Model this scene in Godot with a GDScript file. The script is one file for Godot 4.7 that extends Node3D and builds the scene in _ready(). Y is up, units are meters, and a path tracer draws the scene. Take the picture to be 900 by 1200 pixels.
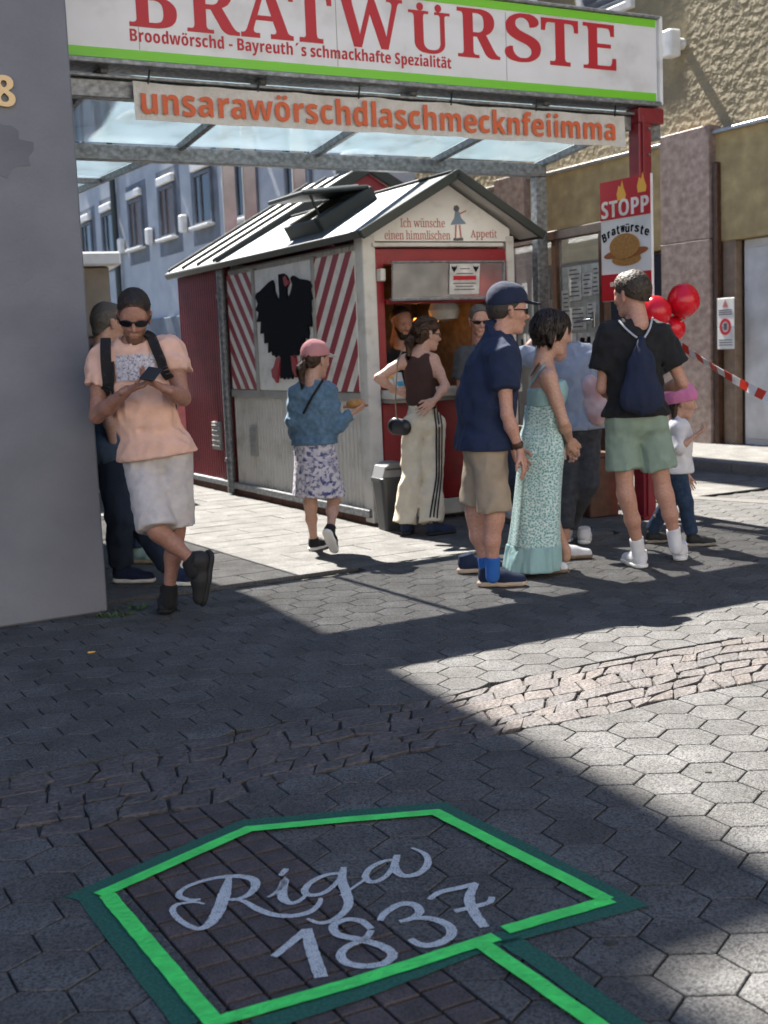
extends Node3D
# A sausage kiosk in a sunny passage, seen from the shaded street: chalk on hexagonal paving in front, a queue of people behind.

const FOCAL := 1491.83   # pixels of the 900 x 1200 photograph
const EYE := Vector3(0, 1.46, 0)
const UP := Vector3.UP
var cam_basis: Basis
var rng := RandomNumberGenerator.new()
var M := {}
var jobs: Array = []
var taken := {}


func _ready() -> void:
	rng.seed = 7
	set_camera_and_light()
	make_materials()
	build_ground()
	build_buildings()
	build_kiosk()
	build_gateway()
	build_street_things()
	build_chalk_and_tape()
	build_people()


func set_camera_and_light() -> void:
	var pitch := Basis(Vector3.RIGHT, -0.1272145)
	cam_basis = pitch * Basis(Vector3(0, 0, 1), -0.0410119)
	var cam := Camera3D.new()
	cam.name = "camera"
	cam.transform = Transform3D(cam_basis, EYE)
	var lens := CameraAttributesPhysical.new()
	lens.frustum_focal_length = 29.83
	lens.frustum_focus_distance = 5.3
	lens.exposure_aperture = 2.8
	lens.frustum_near = 0.05
	lens.frustum_far = 600.0
	cam.attributes = lens
	cam.fov = 43.82
	cam.near = 0.05
	cam.far = 600.0
	add_child(cam)
	cam.current = true
	var env := Environment.new()
	env.background_mode = Environment.BG_SKY
	var sky_mat := ProceduralSkyMaterial.new()
	sky_mat.sky_top_color = Color(0.31, 0.50, 0.75)
	sky_mat.sky_horizon_color = Color(0.68, 0.79, 0.88)
	sky_mat.sky_curve = 0.2
	sky_mat.ground_bottom_color = Color(0.30, 0.29, 0.28)
	sky_mat.ground_horizon_color = Color(0.45, 0.45, 0.45)
	sky_mat.sky_energy_multiplier = 1.0
	sky_mat.sun_angle_max = 2.0
	var sky := Sky.new()
	sky.sky_material = sky_mat
	env.sky = sky
	env.background_energy_multiplier = 0.33
	env.tonemap_mode = Environment.TONE_MAPPER_LINEAR
	env.tonemap_exposure = 4.7
	env.sdfgi_enabled = true
	env.ssao_enabled = true
	env.ssil_enabled = true
	var around := WorldEnvironment.new()
	around.name = "world_environment"
	around.environment = env
	add_child(around)
	var sun := DirectionalLight3D.new()
	sun.name = "sun"
	sun.light_energy = 1.6
	sun.light_color = Color(1.0, 0.975, 0.935)
	sun.light_angular_distance = 0.5
	sun.shadow_enabled = true
	var az := deg_to_rad(60.0)
	var el := deg_to_rad(54.0)
	var towards := Vector3(cos(az) * cos(el), -sin(el), sin(az) * cos(el))
	sun.look_at_from_position(Vector3.ZERO, towards, UP)
	add_child(sun)


# ---------------------------------------------------------------- pixels to places
func ray(x: float, y: float) -> Vector3:
	return cam_basis * Vector3((x - 450.0) / FOCAL, (600.0 - y) / FOCAL, -1.0)


func gp(x: float, y: float, h := 0.0) -> Vector3:      # where a pixel meets the ground (or a level h)
	var d := ray(x, y)
	return EYE + d * ((h - EYE.y) / d.y)


func at_z(x: float, y: float, z: float) -> Vector3:
	var d := ray(x, y)
	return EYE + d * (z / d.z)


func on_plane(x: float, y: float, p: Vector3, n: Vector3) -> Vector3:
	var d := ray(x, y)
	return EYE + d * ((p - EYE).dot(n) / d.dot(n))


func in_view(p: Vector3, margin := 60.0) -> bool:
	var q := (p - EYE) * cam_basis
	if q.z > -0.5:
		return false
	var x := 450.0 + FOCAL * q.x / -q.z
	var y := 600.0 - FOCAL * q.y / -q.z
	return x > -margin and x < 900 + margin and y > -margin and y < 1200 + margin


# ---------------------------------------------------------------- geometry
class Geo:
	var v := PackedVector3Array()
	var n := PackedVector3Array()

	func tri(a: Vector3, b: Vector3, c: Vector3) -> void:      # counter-clockwise seen from outside
		var k := (b - a).cross(c - a)
		if k.length_squared() < 1e-16:
			return
		k = k.normalized()
		v.push_back(a); v.push_back(c); v.push_back(b)
		n.push_back(k); n.push_back(k); n.push_back(k)

	func quad(a: Vector3, b: Vector3, c: Vector3, d: Vector3) -> void:
		tri(a, b, c)
		tri(a, c, d)

	func box(c: Vector3, s: Vector3, bev := 0.0, bs := Basis()) -> void:
		var h := s * 0.5
		var b := minf(bev, minf(h.x, minf(h.y, h.z)) * 0.9)
		if b <= 0.0:
			for ax in 3:
				for sg in [-1.0, 1.0]:
					var e := Vector3.ZERO
					e[ax] = h[ax] * sg
					var p := Vector3.ZERO
					p[(ax + 1) % 3] = h[(ax + 1) % 3]
					var q := Vector3.ZERO
					q[(ax + 2) % 3] = h[(ax + 2) % 3] * sg
					quad(c + bs * (e - p - q), c + bs * (e + p - q), c + bs * (e + p + q), c + bs * (e - p + q))
			return
		for ax in 3:
			var u := (ax + 1) % 3
			var w := (ax + 2) % 3
			for sg in [-1.0, 1.0]:
				var e := Vector3.ZERO
				e[ax] = h[ax] * sg
				var p := Vector3.ZERO
				p[u] = h[u] - b
				var q := Vector3.ZERO
				q[w] = (h[w] - b) * sg
				quad(c + bs * (e - p - q), c + bs * (e + p - q), c + bs * (e + p + q), c + bs * (e - p + q))
			for su in [-1.0, 1.0]:          # edges along ax
				for sw in [-1.0, 1.0]:
					var p1 := Vector3.ZERO
					p1[u] = h[u] * su
					p1[w] = (h[w] - b) * sw
					var p2 := Vector3.ZERO
					p2[u] = (h[u] - b) * su
					p2[w] = h[w] * sw
					var l := Vector3.ZERO
					l[ax] = h[ax] - b
					if su * sw > 0:
						quad(c + bs * (p1 - l), c + bs * (p2 - l), c + bs * (p2 + l), c + bs * (p1 + l))
					else:
						quad(c + bs * (p2 - l), c + bs * (p1 - l), c + bs * (p1 + l), c + bs * (p2 + l))
		for sx in [-1.0, 1.0]:
			for sy in [-1.0, 1.0]:
				for sz in [-1.0, 1.0]:
					var x := Vector3(h.x * sx, (h.y - b) * sy, (h.z - b) * sz)
					var y := Vector3((h.x - b) * sx, h.y * sy, (h.z - b) * sz)
					var z := Vector3((h.x - b) * sx, (h.y - b) * sy, h.z * sz)
					if sx * sy * sz > 0:
						tri(c + bs * x, c + bs * y, c + bs * z)
					else:
						tri(c + bs * x, c + bs * z, c + bs * y)

	func prism(poly: PackedVector2Array, xf: Transform3D, depth: float, bev := 0.0, back := false) -> void:
		var area := 0.0
		var mid := Vector2.ZERO
		var k := poly.size()
		for i in k:
			area += poly[i].cross(poly[(i + 1) % k])
			mid += poly[i] / k
		var p := poly.duplicate()
		if area < 0:
			p.reverse()
		var top := PackedVector2Array()
		var reach := 0.0
		for q in p:
			reach += q.distance_to(mid) / k
		for q in p:
			top.push_back(mid + (q - mid) * (1.0 - bev / maxf(reach, 0.001)))
		var idx := Geometry2D.triangulate_polygon(top)
		for t in range(0, idx.size(), 3):
			var a := top[idx[t]]
			var b := top[idx[t + 1]]
			var c := top[idx[t + 2]]
			if (b - a).cross(c - a) < 0:
				var s := b
				b = c
				c = s
			tri(xf * Vector3(a.x, a.y, depth), xf * Vector3(b.x, b.y, depth), xf * Vector3(c.x, c.y, depth))
			if back:
				tri(xf * Vector3(a.x, a.y, 0), xf * Vector3(c.x, c.y, 0), xf * Vector3(b.x, b.y, 0))
		for i in k:
			var j := (i + 1) % k
			var lo := depth - bev * 0.8
			if bev > 0:
				quad(xf * Vector3(p[i].x, p[i].y, lo), xf * Vector3(p[j].x, p[j].y, lo), xf * Vector3(top[j].x, top[j].y, depth), xf * Vector3(top[i].x, top[i].y, depth))
			quad(xf * Vector3(p[i].x, p[i].y, 0), xf * Vector3(p[j].x, p[j].y, 0), xf * Vector3(p[j].x, p[j].y, lo), xf * Vector3(p[i].x, p[i].y, lo))

	func tube(pts: Array, radii: Array, sides := 8, caps := true) -> void:
		var rings := []
		var ref := Vector3.ZERO
		for i in pts.size():
			var d: Vector3 = (pts[mini(i + 1, pts.size() - 1)] - pts[maxi(i - 1, 0)]).normalized()
			if ref == Vector3.ZERO:
				ref = Vector3.UP if absf(d.y) < 0.9 else Vector3.RIGHT
			var x := ref.cross(d).normalized()
			var y := d.cross(x)
			ref = y
			var r: float = radii[mini(i, radii.size() - 1)]
			var ring := PackedVector3Array()
			var nr := PackedVector3Array()
			for s in sides:
				var an := TAU * s / sides
				nr.push_back(x * cos(an) + y * sin(an))
				ring.push_back(pts[i] + nr[s] * r)
			rings.append([ring, nr])
		for i in pts.size() - 1:
			for s in sides:
				var t := (s + 1) % sides
				var a: PackedVector3Array = rings[i][0]
				var b: PackedVector3Array = rings[i + 1][0]
				var na: PackedVector3Array = rings[i][1]
				var nb: PackedVector3Array = rings[i + 1][1]
				for w in [[a[s], b[s], a[t], na[s], nb[s], na[t]], [a[t], b[s], b[t], na[t], nb[s], nb[t]]]:
					v.push_back(w[0]); v.push_back(w[1]); v.push_back(w[2])
					n.push_back(w[3]); n.push_back(w[4]); n.push_back(w[5])
		if caps:
			for e in [0, pts.size() - 1]:
				var ring: PackedVector3Array = rings[e][0]
				for s in sides:
					if e == 0:
						tri(pts[e], ring[(s + 1) % sides], ring[s])
					else:
						tri(pts[e], ring[s], ring[(s + 1) % sides])

	func lathe(profile: PackedVector2Array, o: Vector3, sides := 24, bs := Basis()) -> void:   # profile of (radius, height)
		for i in profile.size() - 1:
			var a := profile[i]
			var b := profile[i + 1]
			for s in sides:
				var t0 := TAU * s / sides
				var t1 := TAU * (s + 1) / sides
				quad(o + bs * Vector3(a.x * cos(t0), a.y, a.x * sin(t0)), o + bs * Vector3(b.x * cos(t0), b.y, b.x * sin(t0)), o + bs * Vector3(b.x * cos(t1), b.y, b.x * sin(t1)), o + bs * Vector3(a.x * cos(t1), a.y, a.x * sin(t1)))

	func mesh() -> ArrayMesh:
		var arrays := []
		arrays.resize(Mesh.ARRAY_MAX)
		arrays[Mesh.ARRAY_VERTEX] = v
		arrays[Mesh.ARRAY_NORMAL] = n
		var m := ArrayMesh.new()
		m.add_surface_from_arrays(Mesh.PRIMITIVE_TRIANGLES, arrays)
		return m


func numbered(called: String) -> String:
	taken[called] = taken.get(called, -1) + 1
	return called if taken[called] == 0 else "%s_%03d" % [called, taken[called]]


func thing(called: String, label: String, category: String, at := Transform3D(), group := "") -> Node3D:
	var o := Node3D.new()
	o.name = numbered(called)
	add_child(o)
	o.transform = at
	tag(o, label, category, group)
	return o


func tag(o: Node3D, label: String, category: String, group := "") -> Node3D:
	o.set_meta("label", label)
	o.set_meta("category", category)
	if group:
		o.set_meta("group", group)
	return o


func setting(called: String) -> Node3D:
	var o := Node3D.new()
	o.name = numbered(called)
	add_child(o)
	o.set_meta("kind", "structure")
	return o


func put(called: String, what, material: Material, parent: Node3D, at := Transform3D()) -> MeshInstance3D:
	var o := MeshInstance3D.new()
	o.name = numbered(called) if parent == self else called
	o.mesh = what.mesh() if what is Geo else what
	o.material_override = material
	o.transform = at
	parent.add_child(o, true)
	return o


func boxed(called: String, c: Vector3, s: Vector3, material: Material, parent: Node3D, bev := 0.004, bs := Basis()) -> MeshInstance3D:
	var g := Geo.new()
	g.box(Vector3.ZERO, s, bev)
	return put(called, g, material, parent, Transform3D(bs, c))


func turned(p: Vector3, deg: float) -> Transform3D:
	return Transform3D(Basis(UP, deg_to_rad(deg)), p)


func letters(text: String, font_name: String, weight: int, material: Material, parent: Node3D, middle: Vector3, right: Vector3, up: Vector3, width: float, height := 0.0, called := "lettering", depth := 0.004) -> MeshInstance3D:
	var f := SystemFont.new()
	f.font_names = PackedStringArray([font_name])
	f.font_weight = weight
	var t := TextMesh.new()
	t.font = f
	t.text = text
	t.font_size = 64
	t.pixel_size = 0.01
	t.depth = 0.1
	t.curve_step = 1.0
	var box := t.get_aabb()
	var sx := width / maxf(box.size.x, 0.001)
	var sy := sx if height <= 0.0 else height / maxf(box.size.y, 0.001)
	right = right.normalized()
	up = up.normalized()
	var bs := Basis(right * sx, up * sy, right.cross(up) * (depth / 0.1))
	var o := put(called, t, material, parent, Transform3D(bs, middle - bs * (box.position + box.size * 0.5)))
	return o


# ---------------------------------------------------------------- materials
func lin(r: float, g: float, b: float) -> Color:
	return Color(r, g, b).linear_to_srgb()


func noise_tex(freq: float, seed_: int, c0: Color, c1: Color, size := 256, octaves := 4, kind := FastNoiseLite.TYPE_SIMPLEX_SMOOTH, mid := -1.0, cm := Color.WHITE) -> NoiseTexture2D:
	var f := FastNoiseLite.new()
	f.noise_type = kind
	f.seed = seed_
	f.frequency = freq
	f.fractal_octaves = octaves
	var g := Gradient.new()
	g.set_color(0, c0)
	g.set_color(1, c1)
	if mid >= 0:
		g.add_point(mid, cm)
	var t := NoiseTexture2D.new()
	t.width = size
	t.height = size
	t.seamless = true
	t.noise = f
	t.color_ramp = g
	return t


func normal_tex(freq: float, seed_: int, strength: float, size := 256, octaves := 3) -> NoiseTexture2D:
	var f := FastNoiseLite.new()
	f.noise_type = FastNoiseLite.TYPE_SIMPLEX_SMOOTH
	f.seed = seed_
	f.frequency = freq
	f.fractal_octaves = octaves
	var t := NoiseTexture2D.new()
	t.width = size
	t.height = size
	t.seamless = true
	t.as_normal_map = true
	t.bump_strength = strength
	t.noise = f
	return t


func mat(c: Color, rough := 0.8, metal := 0.0) -> StandardMaterial3D:
	var m := StandardMaterial3D.new()
	m.albedo_color = c
	m.roughness = rough
	m.metallic = metal
	return m


func patterned(m: StandardMaterial3D, tex: Texture2D, per_metre: float, world := true) -> StandardMaterial3D:
	m.albedo_texture = tex
	m.uv1_triplanar = true
	m.uv1_world_triplanar = world
	m.uv1_scale = Vector3.ONE * per_metre
	return m


func bumped(m: StandardMaterial3D, tex: Texture2D, strength: float) -> StandardMaterial3D:
	m.normal_enabled = true
	m.normal_texture = tex
	m.normal_scale = strength
	return m


func detailed(m: StandardMaterial3D, tex: Texture2D, per_metre: float) -> StandardMaterial3D:
	m.detail_enabled = true
	m.detail_albedo = tex
	m.detail_blend_mode = BaseMaterial3D.BLEND_MODE_MUL
	m.detail_uv_layer = BaseMaterial3D.DETAIL_UV_2
	m.uv2_triplanar = true
	m.uv2_world_triplanar = true
	m.uv2_scale = Vector3.ONE * per_metre
	return m


func make_materials() -> void:
	var speck := noise_tex(0.30, 1, Color(0.30, 0.30, 0.31), Color(1, 1, 1), 512, 2, FastNoiseLite.TYPE_VALUE, 0.5, Color(0.80, 0.80, 0.80))
	var blotch := noise_tex(0.012, 2, Color(0.72, 0.71, 0.70), Color(1, 1, 1), 512, 5)
	var fine := normal_tex(0.2, 3, 6.0, 512)
	var rough_n := normal_tex(0.03, 4, 16.0, 512, 4)
	var fibre := normal_tex(0.35, 5, 4.0, 256)
	var wood := noise_tex(0.02, 6, Color(0.6, 0.6, 0.6), Color(1, 1, 1), 256, 4)
	var grime := noise_tex(0.012, 8, Color(0.80, 0.79, 0.77), Color(1, 1, 1), 512, 5, FastNoiseLite.TYPE_SIMPLEX_SMOOTH, 0.4, Color(0.95, 0.95, 0.94))
	var M_soft := noise_tex(0.010, 2, Color(0.84, 0.84, 0.85), Color(1, 1, 1), 512, 5)
	M.cloth_var = noise_tex(0.02, 9, Color(0.90, 0.90, 0.90), Color(1, 1, 1), 256, 4)
	M.render_white = patterned(mat(lin(0.66, 0.62, 0.55), 0.9), blotch, 0.3)
	M.speck = speck; M.blotch = blotch; M.fine = fine; M.rough_n = rough_n; M.fibre = fibre; M.grime = grime
	M.hex = []
	for t in [0.168, 0.190, 0.152, 0.202, 0.178]:
		M.hex.append(detailed(bumped(patterned(mat(lin(t, t * 0.995, t * 0.985), 0.85), speck, 1.25), fine, 0.7), blotch, 0.45))
	M.cobble = []
	for c in [[0.168, 0.150, 0.148], [0.190, 0.168, 0.163], [0.150, 0.140, 0.142], [0.205, 0.175, 0.163], [0.176, 0.160, 0.158]]:
		M.cobble.append(detailed(bumped(patterned(mat(lin(c[0], c[1], c[2]), 0.75), noise_tex(0.05, 20, Color(0.6, 0.6, 0.6), Color(1, 1, 1)), 3.0), rough_n, 0.8), blotch, 0.9) if M.cobble.is_empty() else M.cobble[0].duplicate())
		M.cobble[-1].albedo_color = lin(c[0], c[1], c[2])
	M.brick = []
	for c in [[0.150, 0.122, 0.124], [0.168, 0.134, 0.134], [0.138, 0.116, 0.118]]:
		M.brick.append(detailed(bumped(patterned(mat(lin(c[0], c[1], c[2]), 0.85), speck, 2.3), fine, 0.6), blotch, 1.1))
	M.slab = []
	for t in [0.215, 0.235, 0.20, 0.225]:
		M.slab.append(detailed(bumped(patterned(mat(lin(t, t * 0.98, t * 0.95), 0.85), speck, 1.7), fine, 0.4), blotch, 0.6))
	M.joint = bumped(patterned(mat(lin(0.075, 0.068, 0.056), 1.0), speck, 3.0), fine, 1.0)
	M.concrete = detailed(bumped(patterned(mat(lin(0.29, 0.285, 0.27), 0.9), blotch, 0.4), fine, 0.4), speck, 2.0)
	M.dark_concrete = patterned(mat(lin(0.17, 0.162, 0.15), 0.9), speck, 2.0)
	M.kerb = patterned(mat(lin(0.27, 0.265, 0.255), 0.9), speck, 2.2)
	M.grey_plaster = bumped(patterned(mat(lin(0.21, 0.217, 0.245), 0.9), M_soft, 0.35), fine, 0.12)
	M.patch_plaster = bumped(patterned(mat(lin(0.168, 0.175, 0.20), 0.9), M_soft, 0.6), fine, 0.12)
	M.yellow_rough = bumped(patterned(mat(lin(0.32, 0.265, 0.16), 0.95), M_soft, 0.5), rough_n, 0.55)
	M.yellow_smooth = bumped(patterned(mat(lin(0.58, 0.45, 0.22), 0.9), blotch, 0.5), fine, 0.2)
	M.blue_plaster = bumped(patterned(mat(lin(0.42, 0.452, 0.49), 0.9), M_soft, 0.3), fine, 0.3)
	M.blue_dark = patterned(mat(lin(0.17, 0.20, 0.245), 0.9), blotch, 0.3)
	M.beige = patterned(mat(lin(0.42, 0.35, 0.26), 0.9), blotch, 0.3)
	M.marble = patterned(mat(lin(0.40, 0.32, 0.275), 0.45), noise_tex(0.02, 31, Color(0.62, 0.56, 0.54), Color(1, 1, 1), 512, 6), 0.7)
	M.stone_brown = patterned(mat(lin(0.30, 0.215, 0.15), 0.6), blotch, 0.9)
	M.white = patterned(mat(lin(0.76, 0.755, 0.74), 0.5), grime, 0.5)
	M.sign_white = patterned(mat(lin(0.74, 0.74, 0.75), 0.35), grime, 0.35)
	M.door_white = patterned(mat(lin(0.80, 0.80, 0.79), 0.4), blotch, 0.3)
	M.metal_trim = patterned(mat(lin(0.5, 0.5, 0.5), 0.35, 0.8), blotch, 1.0)
	M.galv = patterned(mat(lin(0.40, 0.42, 0.44), 0.5, 0.55), noise_tex(0.05, 12, Color(0.5, 0.5, 0.5), Color(1, 1, 1), 256, 5), 1.5)
	M.red_paint = patterned(mat(lin(0.27, 0.008, 0.016), 0.4), grime, 0.8)
	M.red_steel = patterned(mat(lin(0.22, 0.012, 0.022), 0.38), grime, 1.2)
	M.maroon = patterned(mat(lin(0.085, 0.012, 0.02), 0.5), grime, 1.0)
	M.wall_red = patterned(mat(lin(0.24, 0.018, 0.03), 0.45), grime, 0.6)
	M.stripe_red = mat(lin(0.27, 0.016, 0.03), 0.5)
	M.stripe_white = patterned(mat(lin(0.80, 0.785, 0.75), 0.55), grime, 0.7)
	M.kiosk_grey = patterned(mat(lin(0.60, 0.585, 0.555), 0.55), grime, 0.6)
	M.kiosk_light = patterned(mat(lin(0.62, 0.61, 0.585), 0.55), grime, 0.8)
	M.kiosk_trim = patterned(mat(lin(0.33, 0.325, 0.315), 0.5), grime, 0.8)
	M.black_paint = mat(lin(0.010, 0.011, 0.014), 0.9)
	M.black_paint.metallic_specular = 0.2
	M.beak_red = mat(lin(0.30, 0.02, 0.03), 0.5)
	M.roof_metal = bumped(patterned(mat(lin(0.30, 0.315, 0.325), 0.38, 0.5), noise_tex(0.08, 14, Color(0.45, 0.47, 0.48), Color(1, 1, 1), 256, 5), 1.6), fine, 0.4)
	M.seam_roof = patterned(mat(lin(0.36, 0.365, 0.37), 0.5, 0.3), grime, 0.5)
	M.dark_trim = mat(lin(0.028, 0.035, 0.032), 0.5)
	M.plinth = patterned(mat(lin(0.13, 0.055, 0.038), 0.9), blotch, 2.0)
	M.lining = patterned(mat(lin(0.24, 0.20, 0.165), 0.7), wood, 2.0)
	M.mortar = bumped(patterned(mat(lin(0.085, 0.078, 0.066), 1.0), speck, 3.0), fine, 1.0)
	M.steel = patterned(mat(lin(0.62, 0.62, 0.62), 0.22, 1.0), noise_tex(0.02, 15, Color(0.75, 0.75, 0.75), Color(1, 1, 1)), 1.0)
	M.brown_wood = patterned(mat(lin(0.10, 0.042, 0.02), 0.45), wood, 2.0)
	M.print_red = mat(lin(0.44, 0.004, 0.016), 0.45)
	M.print_orange = mat(lin(0.60, 0.115, 0.035), 0.6)
	M.print_green = mat(lin(0.17, 0.55, 0.02), 0.4)
	M.print_grey = mat(lin(0.08, 0.08, 0.09), 0.6)
	M.print_pale_red = mat(lin(0.42, 0.13, 0.12), 0.6)
	M.banner = bumped(patterned(mat(lin(0.62, 0.60, 0.55), 0.7), grime, 0.9), rough_n, 0.25)
	M.paper = patterned(mat(lin(0.78, 0.78, 0.76), 0.7), blotch, 1.5)
	M.glass = mat(Color(0.85, 0.9, 0.9, 0.12), 0.05)
	M.glass.transparency = BaseMaterial3D.TRANSPARENCY_ALPHA
	M.window_dark = mat(lin(0.02, 0.025, 0.035), 0.08)
	M.window_brown = patterned(mat(lin(0.12, 0.06, 0.045), 0.4), wood, 1.0)
	M.roof_pane = patterned(mat(Color(0.86, 0.92, 0.95, 0.42), 0.35), grime, 0.35)
	M.roof_pane.transparency = BaseMaterial3D.TRANSPARENCY_ALPHA
	M.roof_pane.backlight_enabled = true
	M.roof_pane.backlight = Color(0.5, 0.55, 0.58)
	M.bin_grey = mat(lin(0.035, 0.038, 0.042), 0.45)
	M.bin_lid = mat(lin(0.20, 0.205, 0.21), 0.4)
	M.balloon = mat(lin(0.62, 0.006, 0.02), 0.22)
	M.balloon.subsurf_scatter_enabled = true
	M.balloon.subsurf_scatter_strength = 0.1
	M.tape_red = mat(lin(0.62, 0.035, 0.015), 0.45)
	M.tape_white = mat(lin(0.75, 0.74, 0.72), 0.45)
	M.tape_bright = bumped(patterned(mat(lin(0.06, 0.80, 0.13), 0.5), noise_tex(0.02, 41, Color(0.86, 0.86, 0.86), Color(1, 1, 1)), 2.0), rough_n, 0.25)
	M.tape_dark = patterned(mat(lin(0.014, 0.135, 0.088), 0.8), noise_tex(0.05, 42, Color(0.62, 0.62, 0.62), Color(1, 1, 1), 512, 5), 3.0)
	M.chalk = patterned(mat(Color(0.80, 0.81, 0.81, 1.0), 1.0), chalk_texture(), 3.2)
	M.chalk.transparency = BaseMaterial3D.TRANSPARENCY_ALPHA_SCISSOR
	M.chalk.alpha_scissor_threshold = 0.5
	M.leaf = mat(lin(0.055, 0.10, 0.02), 0.7)
	M.bread = patterned(mat(lin(0.50, 0.25, 0.07), 0.6), blotch, 6.0)
	M.sausage = mat(lin(0.28, 0.09, 0.03), 0.45)
	M.flame = mat(lin(0.80, 0.42, 0.06), 0.6)
	M.lamp_glow = mat(lin(0.9, 0.55, 0.2), 0.4)
	M.lamp_glow.emission_enabled = true
	M.lamp_glow.emission = Color(1.0, 0.62, 0.25)
	M.lamp_glow.emission_energy_multiplier = 1.6
	M.brass = mat(lin(0.45, 0.34, 0.2), 0.4, 0.6)


func chalk_texture() -> ImageTexture:      # grain of chalk dragged over rough paving: gaps where the stone is low
	var a := FastNoiseLite.new()
	a.seed = 91
	a.frequency = 0.13
	a.fractal_octaves = 2
	var b := FastNoiseLite.new()
	b.seed = 92
	b.frequency = 0.02
	var ia := a.get_seamless_image(512, 512)
	var ib := b.get_seamless_image(512, 512)
	var im := Image.create(512, 512, false, Image.FORMAT_RGBA8)
	for y in 512:
		for x in 512:
			var d := ia.get_pixel(x, y).r
			var e := ib.get_pixel(x, y).r
			var g := 0.78 + 0.22 * d
			im.set_pixel(x, y, Color(g, g, g, 1.0 if d > 0.16 + 0.34 * e else 0.0))
	return ImageTexture.create_from_image(im)


# ---------------------------------------------------------------- the ground
const FLAT := Basis(Vector3(1, 0, 0), Vector3(0, 0, -1), Vector3(0, 1, 0))
var G1 := Vector3(cos(deg_to_rad(29.7)), 0, -sin(deg_to_rad(29.7)))      # along the street, to the right
var G2 := Vector3(sin(deg_to_rad(29.7)), 0, cos(deg_to_rad(29.7)))       # out of the passage, towards the street


func flat_points(pixels: Array) -> PackedVector2Array:
	var out := PackedVector2Array()
	for i in range(0, pixels.size(), 2):
		var p := gp(pixels[i], pixels[i + 1])
		out.push_back(Vector2(p.x, -p.z))
	return out


func centroid(p: PackedVector2Array) -> Vector2:
	var c := Vector2.ZERO
	for q in p:
		c += q / p.size()
	return c


func area_of(p: PackedVector2Array) -> float:
	var a := 0.0
	for i in p.size():
		a += p[i].cross(p[(i + 1) % p.size()])
	return absf(a) * 0.5


func lay(parent: Node3D, called: String, polys: Array, mats: Array, deep: float, bev: float, limit := 300, shared: Mesh = null) -> void:
	# polys: [outline, is_whole]; the nearest ones become parts of their own, the rest one part
	var order := []
	for e in polys:
		var c := centroid(e[0])
		var p := Vector3(c.x, 0, -c.y)
		order.append([p.distance_to(EYE) + (0.0 if in_view(p, 25.0) else 1000.0), e, c])
	order.sort_custom(func(a, b): return a[0] < b[0])
	var rest := []
	for m in mats:
		rest.append(Geo.new())
	for i in order.size():
		var e = order[i][1]
		var c: Vector2 = order[i][2]
		var tone := rng.randi() % mats.size()
		var tilt := FLAT * Basis(Vector3(1, 0, 0), rng.randf_range(-0.006, 0.006)) * Basis(Vector3(0, 1, 0), rng.randf_range(-0.006, 0.006))
		var at := Transform3D(tilt, Vector3(c.x, -deep + rng.randf_range(-0.0012, 0.0008), -c.y))
		if i < limit and order[i][0] < 900.0:
			if e[1] and shared:
				put(called, shared, mats[tone], parent, at)
				continue
			var g := Geo.new()
			var local := PackedVector2Array()
			for q in e[0]:
				local.push_back(q - c)
			g.prism(local, Transform3D(), deep, bev)
			put(called, g, mats[tone], parent, at)
		else:
			var local := PackedVector2Array()
			for q in e[0]:
				local.push_back(q - c)
			rest[tone].prism(local, at, deep, bev)
	for t in mats.size():
		if rest[t].v.size():
			put("far_" + called, rest[t], mats[t], parent).set_meta("kind", "stuff")


func hex_outline(c: Vector2, side: float, turn: float) -> PackedVector2Array:
	var p := PackedVector2Array()
	for k in 6:
		p.push_back(c + Vector2(cos(turn + k * PI / 3), sin(turn + k * PI / 3)) * side)
	return p


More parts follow.
